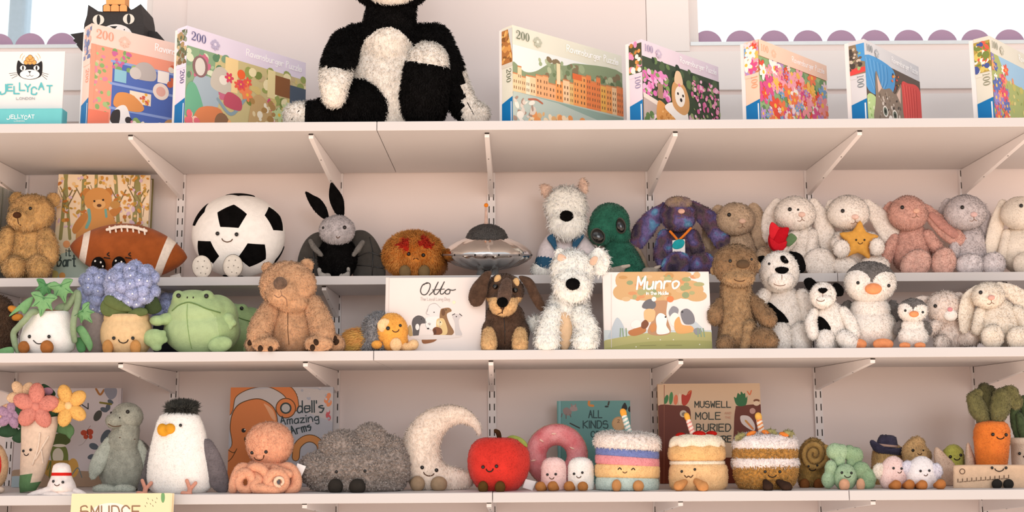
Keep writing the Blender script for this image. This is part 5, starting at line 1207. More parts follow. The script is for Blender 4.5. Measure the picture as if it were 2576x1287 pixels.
def hermit():
    t = Toy('hermit_plush', 'small orange plush with grey fuzzy shell and long yellow tail', 'soft toy', 975, 879, 2.615, 3)
    O = plush('#e8983a', var=.1); PE = plush('#f0bf85', var=.06); GR = plush('#8a8888', var=.5, scale=240., col2='#5a5a60')
    t.P('tail', blend([ell(900, 856, -10, 36, 26, 28), ell(880, 866, -10, 22, 14, 20)], 3), plush('#d9a544', var=.2, col2='#e0813a', scale=30.), (16., 2., .3, .9), lay=(-1.4, .5))
    t.P('shell', blend([ell(940, 838, -4, 28, 48, 40), ell(955, 812, -6, 30, 26, 36), ell(930, 868, 0, 26, 16, 28), ell(958, 866, 20, 16, 12, 14)], 3), GR, 'curl', label='grey fuzzy shell')
    t.P('face', blend([ell(985, 832, 14, 42, 46, 36), ell(992, 860, 16, 36, 24, 34), ell(946, 832, 18, 14, 14, 14)], 3), O, 'velvet')
    t.bump('eye_patch', 967, 818, 18, 18, 6, PE, -.5, 'velvet'); t.bump('belly', 996, 866, 15, 17, 8, PE, -.1, 'velvet')
    t.P('arm', ell(948, 866, 34, 14, 11, 11), O, 'velvet'); t.P('leg', tube([(1008, 868, 30, 11), (1026, 872, 36, 10), (1040, 866, 38, 13)]), PE, 'velvet')
    t.eye(976, 825, 5.2); t.eye(1007, 818, 4); t.smile(996, 833, 16, 7, -8, 1.2, M_THREADB); t.done()
hermit()

def otto():
    r, a, l = book('picture_book', 'white picture book titled Otto with drawn dogs, third shelf', 967, 1222, 698, 2.60, 2.60, 3, .012, '#e6dcd7', lean=5)
    a.rect(960, 690, 979, 890, '#ded3ce'); a.stroke([(979, 694), (977, 884)], 1.4, '#cfc3bd')
    def dog(body, c): a.blob(body, c)
    dog([(1075, 784), (1080, 768), (1095, 764), (1108, 774), (1106, 800), (1078, 800)], '#dedad8'); dog([(1070, 800), (1108, 798), (1106, 826), (1080, 830), (1070, 820)], '#e9e5e2')
    dog([(1108, 780), (1116, 775), (1130, 774), (1136, 782), (1124, 790), (1130, 812), (1142, 834), (1132, 844), (1112, 842), (1106, 806)], '#8d6a48'); a.circ(1115, 785, 5, '#6b4a30', ry=9)
    dog([(1098, 806), (1108, 800), (1118, 804), (1126, 830), (1120, 842), (1100, 838)], '#d9bd86'); a.circ(1106, 812, 7, '#e6d3aa')
    dog([(1036, 812), (1040, 800), (1052, 793), (1066, 798), (1072, 812), (1058, 816), (1052, 846), (1040, 846), (1038, 826)], '#5b5656'); dog([(1026, 824), (1034, 818), (1038, 846), (1028, 842)], '#b39a6a'); a.circ(1050, 822, 5, '#e8e4e0', ry=8)
    dog([(1062, 852), (1080, 848), (1098, 836), (1104, 842), (1094, 858), (1066, 864)], '#8f5d3a'); dog([(1088, 830), (1096, 822), (1110, 826), (1112, 838), (1098, 842)], '#7a4a2d'); a.circ(1094, 834, 4, '#5a3522', ry=8)
    dog([(1138, 794), (1150, 790), (1162, 794), (1154, 804), (1156, 824), (1162, 842), (1146, 842), (1144, 812)], '#c9c3c2'); a.stroke([(1138, 792), (1144, 789)], 2, '#4a4442'); a.stroke([(1156, 789), (1162, 794)], 2, '#4a4442')
    for q in ([(1075, 784), (1080, 768), (1095, 763), (1108, 774)], [(1070, 800), (1072, 822), (1086, 830)], [(1104, 800), (1107, 824)], [(1076, 776), (1072, 788), (1080, 792)]): a.stroke(q, 1., '#aaa5a4')
    for x, y in ((1092, 785), (1122, 779), (1108, 810), (1148, 796), (1081, 816), (1060, 802)): a.circ(x, y, 1.5, '#2b2422')
    a.circ(1077, 826, 3, '#2b2422', ry=2); a.circ(1080, 814, 4, '#b9b4b2', ry=2.4); a.circ(1142, 760, 4, '#efe3c2'); a.blob([(1030, 846), (1090, 842), (1160, 844), (1140, 850), (1060, 854)], '#dfd5d0'); a.build('cover_picture', r)
    l.stroke([(1076, 712), (1064, 716), (1058, 730), (1062, 740), (1072, 740), (1080, 728), (1082, 715), (1074, 711), (1066, 716)], 2.4, '#3c3a36'); l.stroke([(1080, 742), (1092, 730), (1100, 714), (1102, 710), (1094, 726), (1092, 738), (1098, 740), (1106, 730), (1116, 712), (1117, 710), (1109, 728), (1108, 738), (1114, 739), (1122, 731), (1128, 727), (1132, 730), (1130, 738), (1122, 739), (1120, 732), (1128, 728), (1138, 730), (1146, 728)], 2.3, '#3c3a36'); l.stroke([(1088, 729), (1118, 727)], 1.8, '#3c3a36')
    l.text('The Loyal Long Dog', 1058, 756, 1131, 8, '#b3aaa5', .7); l.build('lettering', r)
otto()

DB = plush('#3d2a1f', var=.25); DT = plush('#c99b64', var=.14)
def dachshund():
    t = Toy('dachshund_plush', 'dark brown and tan dachshund plush with long floppy ears, third shelf', 'soft toy', 1270, 880, 2.615, 3)
    t.P('body', blend([ell(1270, 836, 0, 62, 54, 44), ell(1270, 800, 0, 50, 44, 38)], 4), DB, 'short')
    for x in (1230, 1308): t.P('paw', tube([(x, 838, 34, 17), (x, 860, 50, 20), (x, 872, 54, 20)]), DT, 'short', label='tan paw')
    t.P('head', blend([ell(1268, 732, 8, 50, 44, 40), ell(1266, 764, 36, 36, 32, 34)], 3.5), DB, 'short', [(lambda c: (c[:, 1] > 748 + .0 * c[:, 0]) & (abs(c[:, 0] - 1264) > 15 - (c[:, 1] - 740) * .3) & (c[:, 2] > 0), DT)])
    t.P('snout', tube([(1274, 712, 40, 14), (1270, 738, 58, 18), (1265, 757, 70, 15)]), plush('#4a352a', var=.2), 'velvet'); t.P('nose', ell(1264, 760, 82, 14, 13, 9), M_BLKF, 'velvet')
    for x, y, a in ((1252, 702, 15), (1298, 710, 10)): t.bump('brow', x, y, 9, 12, 5, DT, .0, 'velvet', a)
    t.eye(1246, 720, 7); t.eye(1296, 729, 7); t.line([(1264, 773), (1264, 784), (1252, 790)], 1.2, M_THREADB)
    t.P('ear', pillow([(1238, 684), (1222, 682), (1202, 700), (1184, 722), (1177, 748), (1184, 766), (1198, 771), (1214, 764), (1226, 738), (1230, 712)], 34, 9, tilt=(0, -18)), DB, 'velvet')
    t.P('ear', pillow([(1304, 696), (1320, 694), (1340, 704), (1358, 738), (1372, 768), (1366, 782), (1352, 776), (1334, 748), (1322, 722)], 26, 9, tilt=(0, 12)), DB, 'velvet')
    t.line([(1268, 800), (1270, 830), (1270, 864)], .9, M_BLACK, 'belly_seam'); t.done()
dachshund()

def terrier_front():
    t = Toy('terrier_plush', 'very shaggy white terrier plush sitting at the front of the third shelf', 'soft toy', 1430, 880, 2.615, 3)
    t.P('body', blend([ell(1428, 838, -8, 74, 56, 46), ell(1430, 780, 0, 52, 60, 42)], 4), TW, 'shag')
    for x in (1376, 1472): t.P('leg', tube([(x + (16 if x < 1400 else -14), 790, 30, 24), (x + 4, 830, 44, 28), (x, 862, 52, 32)]), TW, 'shag')
    t.P('belly', ell(1420, 832, 38, 20, 50, 12), plush('#d0ab84', var=.1), None, label='tan belly')
    t.P('head', blend([ell(1440, 678, 10, 54, 50, 40), ell(1440, 718, 34, 48, 46, 38)], 4), TW, 'shag')
    t.bump('nose', 1441, 714, 18, 15, 10, M_BLKF, .5, 'velvet')
    PK = plush('#d8ab8e', var=.1)
    p = t.P('ear', pillow([(1396, 660), (1400, 626), (1420, 628), (1430, 646), (1416, 660)], 14, 9), TW, 'shag'); t.P('inner_ear', pillow([(1402, 652), (1406, 638), (1420, 642), (1424, 650), (1410, 656)], 40, 4), PK, None, par=p)
    p = t.P('ear', pillow([(1478, 668), (1484, 640), (1502, 622), (1524, 634), (1534, 662), (1520, 690), (1496, 690)], 2, 12), TW, 'shag'); t.P('inner_ear', pillow([(1482, 656), (1494, 644), (1504, 648), (1498, 664), (1488, 666)], 32, 4), PK, None, par=p)
    t.P('tail', ell(1350, 815, -30, 26, 22, 20), TW, 'shag'); t.done()
terrier_front()

def munro():
    r, a, l = book('picture_book', 'picture book titled Munro with dogs under an autumn tree, third shelf', 1520, 1792, 684, 2.60, 2.60, 3, .014, '#ebe4e0', lean=4)
    a.rect(1510, 830, 1800, 880, '#c9d3d4'); a.blob([(1536, 832), (1553, 798), (1572, 830), (1560, 850), (1530, 850)], '#b9c4cc'); a.blob([(1734, 826), (1745, 806), (1775, 832), (1800, 850), (1740, 850)], '#c2ccd2')
    a.blob([(1505, 862), (1560, 848), (1640, 836), (1720, 836), (1800, 838), (1810, 890), (1500, 890)], '#b5b074'); a.blob([(1505, 880), (1640, 858), (1810, 860), (1810, 895), (1500, 895)], '#a7a565')
    a.blob([(1640, 745), (1678, 742), (1676, 790), (1686, 838), (1630, 838), (1646, 790)], '#b98e6c'); TR = '#cda776'
    for x, y, rx, ry in ((1580, 705, 32, 28), (1568, 735, 26, 20), (1620, 718, 50, 36), (1680, 720, 60, 36), (1730, 728, 40, 24), (1752, 744, 26, 14), (1650, 690, 90, 16), (1640, 744, 70, 12)): a.circ(x, y, rx, TR, ry=ry)
    for _ in range(40): a.circ(random.uniform(1560, 1765), random.uniform(690, 752), random.uniform(5, 14), random.choice(['#9aa172', '#c0935c', '#d2b184', '#a8a878', '#cf9466', '#8f9c74']), ry=random.uniform(4, 9), n=12)
    def dg(p, c): a.blob(p, c)
    dg([(1615, 770), (1624, 756), (1640, 752), (1650, 764), (1644, 776), (1622, 776)], '#6d6c70'); a.circ(1645, 752, 6, '#efeae6'); dg([(1620, 784), (1632, 776), (1648, 782), (1644, 806), (1624, 808)], '#e0b886')
    dg([(1588, 812), (1600, 804), (1612, 810), (1610, 824), (1590, 824)], '#eee9e5'); dg([(1582, 832), (1610, 822), (1622, 820), (1624, 834), (1600, 844), (1584, 842)], '#b97848'); dg([(1614, 812), (1624, 804), (1632, 814), (1624, 826), (1614, 824)], '#7f4e33'); dg([(1634, 822), (1646, 812), (1652, 826), (1640, 836)], '#c98a56')
    dg([(1650, 800), (1658, 788), (1670, 790), (1678, 802), (1676, 818), (1684, 836), (1654, 840), (1652, 820)], '#f3f0ed'); a.circ(1674, 797, 2.2, '#2a2624')
    dg([(1682, 786), (1692, 770), (1706, 776), (1704, 790), (1690, 800)], '#8c8c92'); dg([(1684, 800), (1696, 786), (1710, 796), (1706, 820), (1690, 818)], '#efe9e2'); dg([(1696, 812), (1708, 796), (1716, 816), (1740, 820), (1744, 834), (1704, 838)], '#e0a868')
    dg([(1712, 786), (1728, 776), (1744, 790), (1746, 812), (1722, 814)], '#7d7c82'); a.circ(1716, 784, 3, '#4a484c'); dg([(1744, 830), (1756, 824), (1766, 834), (1752, 842)], '#8e9097'); a.circ(1686, 752, 9, '#d9824e', ry=8)
    for x in (1560, 1568, 1576, 1756, 1764, 1772): a.stroke([(x, 846), (x + random.uniform(-5, 5), 826)], 3, '#8aa184')
    for x, y in ((1630, 851), (1661, 854), (1694, 854), (1760, 866), (1600, 872)): a.circ(x, y, 1.5, '#e9e6d2')
    a.stroke([(1610, 869), (1650, 868)], 1.2, '#8d8a55'); a.stroke([(1675, 868), (1715, 868)], 1.2, '#8d8a55'); a.rect(1510, 676, 1537, 890, '#e6dfdb') if False else None
    a.stroke([(1538, 690), (1538, 874)], 1.4, '#d8d0cb'); a.build('cover_picture', r)
    l.text('Munro', 1602, 727, 1706, 31, '#f7f2ec', 5., y1=724, slant=.15); l.text('in the Middle', 1626, 741, 1681, 8, '#f7f2ec', 1.7); l.build('lettering', r)
munro()

def otter():
    O = plush('#7d5d3e', var=.22, scale=45.); OL = plush('#96734e', var=.14)
    t = Toy('otter_plush', 'tall brown otter plush with round nose, beside the Munro book', 'soft toy', 1860, 877, 2.63, 3)
    t.P('body', tube([(1850, 720, 0, 38), (1854, 770, 4, 43), (1856, 830, 8, 48), (1856, 868, 10, 50)]), O, 'med', [(lambda c: (abs(c[:, 0] - 1858) < 34) & (c[:, 2] > 14) & (c[:, 1] < 850), OL)])
    t.P('head', blend([ell(1850, 666, 10, 57, 52, 46), ell(1858, 698, 36, 42, 24, 26)], 3.5), O, 'med', [(lambda c: ((c[:, 0] - 1858) / 44) ** 2 + ((c[:, 1] - 699) / 25) ** 2 < 1, OL)])
    for x, y in ((1795, 680), (1905, 668)): t.P('ear', ell(x, y, 4, 9, 11, 7), OL, 'velvet')
    t.bump('nose', 1869, 664, 17, 11, 9, felt('#5d4a38'), .3); t.eye(1837, 656, 4.5); t.eye(1891, 652, 3.5); t.smile(1860, 706, 26, 6, 5, 1.1, M_THREADB)
    t.P('arm', tube([(1814, 762, 14, 15), (1802, 786, 24, 20), (1799, 798, 28, 19)]), O, 'med'); t.P('arm', tube([(1896, 758, 14, 17), (1916, 784, 30, 21), (1932, 804, 40, 22)]), O, 'med')
    t.P('leg', tube([(1890, 856, 30, 24), (1918, 852, 52, 30), (1932, 858, 58, 26)]), O, 'med'); t.P('leg', tube([(1830, 864, 30, 22), (1826, 866, 50, 24)]), O, 'med'); t.P('tail', tube([(1884, 820, 46, 16), (1880, 850, 54, 14), (1872, 872, 58, 11)]), OL, 'med'); t.done()
otter()

PW = plush('#f0e7de', var=.05); PE_ = plush('#e6d3c4', var=.06)
def puppy(label, Y, head, hr, ears, body, br, patch, arms, legs, nose, eyes, eyep=None, yb=876):
    t = Toy('puppy_plush', label, 'soft toy', body[0], yb, Y, 3, 'white puppy plushes with black patches')
    f = inpoly(patch)
    t.P('body', ell(body[0], body[1], 0, br[0], br[1], br[0] * .75, taper=.15, n=40), PW, 'short'); t.patch('side_patch', patch, M_BLKF, 'velvet', 4., 'black patch')
    for e in ears: t.P('ear', e, M_BLKF, 'velvet', label='black ear')
    t.P('head', ell(head[0], head[1], 16, hr[0], hr[1], hr[0] * .85, n=40), PW, 'short')
    t.bump('muzzle', head[0] + 4, head[1] + hr[1] * .38, hr[0] * .66, hr[1] * .46, hr[0] * .4, PW, -.35, 'short')
    if eyep: t.patch('eye_patch', eyep, M_BLKF, 'velvet', 4., 'black eye patch')
    t.bump('nose', nose[0], nose[1], nose[2], nose[3], 6, M_BLKF, .4, 'velvet', taper=-.5); t.line([(nose[0], nose[1] + nose[3]), (nose[0], nose[1] + nose[3] * 2.2)], .9, M_THREADP, sm=False)
    t.smile(nose[0] - 6, nose[1] + nose[3] * 3.6, nose[2] * 1.8, 6, 4, .9, M_THREADP)
    for x, y, r in eyes: t.eye(x, y, r)
    for a_ in arms: t.P('arm', tube(a_), PW, 'short')
    for l_ in legs: t.P('leg', tube(l_), PW, 'short')
    t.done()
puppy('larger white puppy plush with black eye patch and black side patch', 2.70, (1961, 684), (50, 53), [tube([(1990, 640, 6, 9), (2006, 650, 12, 14), (2013, 672, 16, 15)], fx=.5), tube([(1918, 650, 2, 8), (1908, 654, 0, 9)], fx=.6)],
      (1974, 800), (58, 84), [(1928, 770), (1936, 760), (1956, 776), (1972, 790), (1984, 810), (1966, 812), (1948, 840), (1930, 836), (1924, 800)], [[(1924, 740, 14, 17), (1906, 770, 20, 20), (1903, 800, 26, 18)], [(2018, 742, 14, 17), (2032, 784, 20, 20), (2034, 826, 26, 18)]],
      [[(1964, 838, 40, 30), (1966, 858, 54, 30)], [(2014, 838, 40, 30), (2016, 858, 54, 29)]], (1967, 681, 16, 10), [(1935, 663, 3.5), (1975, 652, 4)], [(1964, 644), (1974, 644), (1984, 658), (1976, 662), (1966, 656)])
puppy('smaller white puppy plush with black ears between big puppy and penguin', 2.625, (2070, 743), (33, 34), [pillow([(2022, 706), (2036, 698), (2052, 708), (2056, 722), (2046, 732), (2030, 726)], 4, 9), pillow([(2094, 716), (2108, 712), (2122, 726), (2120, 742), (2106, 744), (2096, 732)], 4, 9)],
      (2090, 818), (44, 62), [(2052, 800), (2064, 796), (2078, 806), (2090, 826), (2082, 838), (2070, 850), (2060, 838), (2056, 816)], [[(2048, 786, 12, 12), (2040, 812, 24, 16), (2046, 840, 32, 15)], [(2122, 784, 12, 14), (2140, 812, 20, 17), (2150, 840, 26, 15)]],
      [[(2078, 848, 30, 22), (2076, 864, 40, 22)], [(2124, 850, 30, 22), (2138, 860, 38, 23)]], (2070, 731, 11, 7), [])

PG = plush('#5f5a57', var=.2); POR = felt('#ee9a68')
def penguin(label, Y, x0, yb, k, cx, look=0, wings=True):
    t = Toy('penguin_plush', label, 'soft toy', cx, yb, Y, 3, 'grey and white penguin plushes')
    def q(x, y): return cx + x * k, yb + y * k
    def E(x, y, d, rx, ry, rd=None, **kw): a = q(x, y); return ell(a[0], a[1], d * k, rx * k, ry * k, (rd or rx * .8) * k, **kw)
    t.P('body', blend([E(2, -46, 0, 66, 54, 52), E(0, -92, 0, 50, 40, 40)], 3), PW, 'short')
    for s_ in (-1, 1): t.P('wing', E(s_ * 64, -86, -12, 16, 34, 10, rot=-24 * s_), PG, 'short', label='grey wing')
    def cap(c):
        x, y = (c[:, 0] - cx) / k, (c[:, 1] - yb) / k
        dx = x - look
        cheek = (((dx + 36) / 36) ** 2 + ((y + 158) / 33) ** 2 < 1) | (((dx - 38) / 36) ** 2 + ((y + 154) / 33) ** 2 < 1) | (y > -148)
        return (~cheek & ((y < -163) | (abs(dx) < 12))) | (c[:, 2] < -6 * k)
    t.P('head', E(0, -160, 8, 64, 52, 52, n=120), PW, 'short', [(cap, PG)])
    a = q(look + 6, -145); t.bump('beak', a[0], a[1], 21 * k, 14 * k, 16 * k, POR, .3)
    for x, y in ((look - 32, -160), (look + 44, -153)): a = q(x, y); t.eye(a[0], a[1], 4.5 * max(k, .75))
    for x in (-34, 32): t.P('foot', blend([E(x, -10, 66, 26, 13, 16), E(x - 14, -8, 74, 12, 10, 10), E(x + 14, -8, 74, 12, 10, 10)], 2.5), POR, None, label='orange foot')
    t.done()
penguin('large grey and white penguin plush with orange beak and feet', 2.655, 0, 874, 1.02, 2189, 2)
penguin('small grey and white penguin plush to the right of the large penguin', 2.61, 0, 873, .58, 2296, 0)

KC = plush('#e6d4c6', var=.1)
def kitten():
    t = Toy('kitten_plush', 'cream kitten plush with pink nose beside the small penguin', 'soft toy', 2395, 872, 2.68, 3)
    t.P('body', blend([ell(2398, 842, 0, 52, 36, 38), ell(2390, 815, 0, 38, 28, 30)], 3), KC, 'med')
    t.P('ear', ell(2318, 760, -6, 26, 16, 9, rot=-12), KC, 'short'); t.P('ear', ell(2412, 744, -8, 12, 10, 8), KC, 'short')
    t.P('head', ell(2376, 774, 14, 46, 42, 38), KC, 'med'); t.bump('muzzle', 2391, 792, 18, 15, 10, PW, .0, 'velvet'); t.bump('nose', 2390, 778, 6.5, 5.5, 4, felt('#e39a9e'), .7); t.eye(2353, 769, 5)
    t.P('arm', tube([(2368, 812, 20, 13), (2352, 820, 36, 15), (2340, 832, 42, 13)]), KC, 'med'); t.P('leg', tube([(2424, 852, 26, 18), (2446, 848, 44, 21)]), KC, 'med'); t.P('leg', tube([(2376, 858, 26, 18), (2366, 862, 48, 18)]), KC, 'med'); t.done()
kitten()
CRB = plush('#e8dac6', var=.08)
rabbit('rabbit_plush', 'cream plush rabbit at the right end of the third shelf, ears spread wide', 2.645, 2510, (2486, 743), (42, 34), CRB,
       [[(2458, 730, 6, 14), (2438, 752, 4, 19), (2430, 790, 8, 20), (2428, 824, 12, 15)], [(2514, 722, 6, 14), (2548, 736, 6, 20), (2584, 764, 4, 24), (2604, 790, 4, 16)]],
       (2512, 812), (60, 64), [(2497, 846, 29, 31, 0), (2562, 850, 30, 30, 0)], eye=(2467, 735), nose=(2494, 748), arms=[[(2468, 786, 20, 16), (2460, 826, 34, 17)], [(2560, 784, 12, 18), (2588, 830, 24, 18)]], shelf=3, yb=868)
# ================================================================ fourth shelf, left to right
def watermelon():
    t = Toy('round_fruit_plush', 'tan rimmed plush disc with red face at the bottom left edge', 'soft toy', -22, 1230, 2.66, 4)
    t.P('rind', ell(-24, 1166, 0, 46, 64, 26), plush('#b58e68', var=.12), 'velvet'); t.P('flesh', ell(-32, 1164, 15, 38, 54, 18), plush('#c5251f', var=.1), None); t.foot(-2, 1226, 14, 9, felt('#cdb9a8'), d=30); t.done()
watermelon()

def petalflower(t, x, y, r, n, rot, m, d, name, squash=1., pw=.30, mid=None):
    p = t.P(name, ell(x, y, d, r * .22, r * .22, r * .18, n=12), mid or m)
    for k in range(n):
        a = math.radians(rot + 360. / n * k); dx, dy = math.sin(a), -math.cos(a)
        t.P('petal', ell(x + dx * r * .55, y + dy * r * .55 * squash, d - 2, r * .36, r * .5, r * .22, rot=math.degrees(a), n=16), m, 'velvet', par=p)
def bouquet():
    t = Toy('bouquet_plush', 'flower bouquet plush of pink, yellow and cream blooms in a smiling wrap', 'soft toy', 90, 1240, 2.66, 4)
    W_ = felt('#d9c2ae'); G = felt('#5f8259'); GD = felt('#35503a')
    pr = []
    for y, x, rx in ((1048, 101, 47), (1075, 99, 46), (1110, 95, 42), (1150, 88, 37), (1190, 82, 32), (1215, 76, 28), (1238, 70, 20)):
        th = np.linspace(0, 2 * math.pi, 32, endpoint=False); pr.append(np.stack([x + rx * np.cos(th), np.full(32, float(y)) + (x - 100) * .2 + rx * .22 * -np.cos(th) * .6, rx * .72 * np.sin(th)], -1))
    t.P('wrap', loft(pr), W_, None, [(lambda c: c[:, 1] > 1186 + (c[:, 0] - 58) * .62, G)])
    t.eyes([(77, 1127), (59, 1130)], 3.6); t.smile(66, 1140, 11, 6, 0, 1.1)
    for pts in ([(100, 1086), (96, 1120), (82, 1164)], [(122, 1094), (104, 1124), (90, 1150)], [(104, 1130), (108, 1160)]): t.line(pts, 2.6, felt('#e0cdbb'), 'ribbon')
    for p in ([(100, 1052), (134, 1040), (164, 1052), (186, 1072), (182, 1092), (160, 1088), (130, 1078)], [(140, 1040), (170, 1050), (182, 1080), (176, 1100), (160, 1080)]): t.P('leaf', pillow(p, -14, 7), G)
    for p in ([(98, 985), (106, 962), (124, 968), (140, 985), (130, 996)], [(-8, 1086), (10, 1064), (34, 1064), (48, 1084), (20, 1096)], [(30, 1098), (54, 1072), (66, 1090), (50, 1110)], [(30, 988), (44, 976), (58, 984), (46, 996)], [(40, 1060), (80, 1046), (130, 1040), (140, 1054), (96, 1062), (60, 1076)]): t.P('leaf', pillow(p, -22, 7), GD)
    t.P('flower_core', ell(96, 1026, -6, 62, 34, 36), GD)
    petalflower(t, 56, 990, 38, 5, 40, felt('#dcbd9a'), 8, 'cream_flower'); petalflower(t, 26, 1040, 34, 5, 10, felt('#a98aa5'), 4, 'purple_flower', pw=.2); t.P('petal', ell(12, 1030, -4, 14, 22, 8, rot=40), felt('#d9ae8e'), 'velvet')
    t.P('petal', ell(120, 980, -4, 14, 10, 8), felt('#b58aa0')); petalflower(t, 90, 1018, 57, 5, 4, felt('#cf8578'), 34, 'pink_flower'); petalflower(t, 172, 1016, 50, 5, -18, felt('#e2b266'), 26, 'yellow_flower', squash=1.1, mid=felt('#e9c58f')); t.done()
bouquet()

def shuttlecock():
    t = Toy('shuttlecock_plush', 'small white shuttlecock plush with red band and smile', 'soft toy', 150, 1250, 2.585, 4)
    SW = felt('#ece2de'); RD = felt('#cf2a22')
    t.P('cork', rev(155, 0, [(1163, 5), (1165, 14), (1170, 21), (1180, 24), (1188, 25), (1196, 26), (1204, 29), (1214, 34), (1226, 38), (1236, 38)], n=36), SW, None, [(lambda c: (c[:, 1] > 1187) & (c[:, 1] < 1198), RD)])
    t.eyes([(134, 1210), (158, 1212)], 3.8); t.smile(143, 1220, 12, 5, 0, 1., M_THREADB)
    for x, y, a, L in ((104, 1240, -14, 42), (134, 1246, 4, 30), (170, 1244, 8, 30), (192, 1238, 20, 34), (160, 1240, 0, 30), (120, 1234, -20, 30)): t.P('feather', ell(x, y, 24 if x in (134, 170) else 10, L, 11, 16, rot=a), SW)
    t.done()
shuttlecock()

def frog_book():
    r, a, l = book('picture_book', 'pale picture book with a frog and a butterfly, behind the bouquet', 28, 292, 977, 2.90, 2.90, 4, .012, '#c9c0c4', lean=2)
    a.rect(10, 960, 300, 1250, '#cdc4c6'); a.blob([(10, 1190), (100, 1180), (300, 1195), (300, 1250), (10, 1250)], '#a98f78'); a.blob([(10, 1205), (60, 1200), (70, 1250), (10, 1250)], '#a9bcc4')
    G, GD = '#6f7d3c', '#4f5f2b'
    a.blob([(128, 1128), (146, 1120), (166, 1124), (172, 1150), (166, 1170), (134, 1168)], G); a.circ(146, 1146, 14, '#dcd6c4', ry=20); a.blob([(130, 1112), (136, 1094), (156, 1088), (174, 1098), (176, 1112), (156, 1122), (138, 1122)], GD); a.circ(150, 1120, 16, '#e6e0d0', ry=4); a.stroke([(164, 1130), (170, 1146), (160, 1160)], 4, G)
    a.blob([(112, 1160), (140, 1158), (190, 1160), (196, 1186), (180, 1200), (118, 1196)], '#b08a3c'); a.circ(184, 1176, 14, '#d0a050', ry=24); a.stroke([(120, 1180), (128, 1160), (124, 1200)], 3, '#5c6b34'); a.stroke([(180, 1195), (196, 1176), (206, 1200)], 2.5, '#6e7d80')
    R = '#b5482f'
    for x, y, rx, ry in ((211, 1088, 8, 7), (226, 1086, 9, 8), (216, 1098, 6, 6), (228, 1098, 5, 6)): a.circ(x, y, rx, R, ry=ry)
    a.stroke([(220, 1080), (222, 1100)], 1.6, '#3a2a24'); a.stroke([(222, 1078), (228, 1070)], .8, '#4a4038'); a.stroke([(218, 1104), (208, 1116), (198, 1120)], .8, '#8a807c')
    L = '#56606a'
    for x, y, rx, ry, q in ((246, 1045, 9, 15, 30), (262, 1030, 10, 6, 20), (272, 1024, 6, 9, 10), (236, 1122, 12, 8, 20), (230, 1148, 10, 6, -20), (262, 1100, 8, 16, 20), (268, 1092, 9, 14, 40), (278, 1010, 8, 5, 30)): a.circ(x, y, rx, L if x != 246 else '#4a4a44', ry=ry, rot=q)
    a.stroke([(242, 978), (252, 992), (262, 980)], 5, '#a8713c'); a.blob([(262, 978), (292, 976), (292, 996), (276, 1004)], '#8d8f9c'); a.stroke([(252, 1012), (280, 1016)], 5, '#7d7434')
    a.build('cover_picture', r); l.text('L', 203, 1003, 212, 14, '#3b3b3c', 2.4); l.text('IN', 194, 1028, 222, 14, '#3b3b3c', 2.6); l.build('lettering', r)
frog_book()

def tortoise():
    G = plush('#8d8f82', var=.16); SH = plush('#5c5852', var=.2); F2 = plush('#a3aa9c', var=.1)
    t = Toy('tortoise_plush', 'grey green tortoise plush sitting upright between bouquet and seagull', 'soft toy', 308, 1237, 2.72, 4)
    t.P('shell', ell(344, 1174, -30, 44, 70, 38), SH, 'velvet', label='dark shell')
    t.P('body', blend([ell(306, 1174, 0, 60, 72, 46), tube([(308, 1116, 0, 44), (316, 1088, 4, 36), (318, 1062, 6, 34)])], 3.5), G, 'velvet')
    t.P('head', blend([ell(320, 1047, 12, 41, 35, 34), ell(288, 1058, 28, 24, 20, 22)], 3), G, 'velvet')
    t.eye(321, 1035, 5); t.eye(280, 1038, 3.5); t.bump('nostril', 301, 1050, 1.8, 2.4, 1, M_THREAD); t.line([(272, 1066), (286, 1072), (304, 1070)], 1.1, M_THREADB)
    t.P('flipper', tube([(274, 1112, 16, 14), (254, 1150, 28, 20), (240, 1180, 32, 18), (234, 1196, 32, 10)], fx=.6), F2, 'velvet'); t.P('flipper', tube([(346, 1118, 6, 15), (358, 1150, 10, 18), (362, 1186, 10, 14)], fx=.6), F2, 'velvet')
    for x in (262, 312): t.P('foot', ell(x, 1230, 44, 30, 13, 18), F2, 'velvet')
    t.line([(300, 1100), (340, 1104)], 1., M_THREADB, 'neck_seam'); t.done()
tortoise()

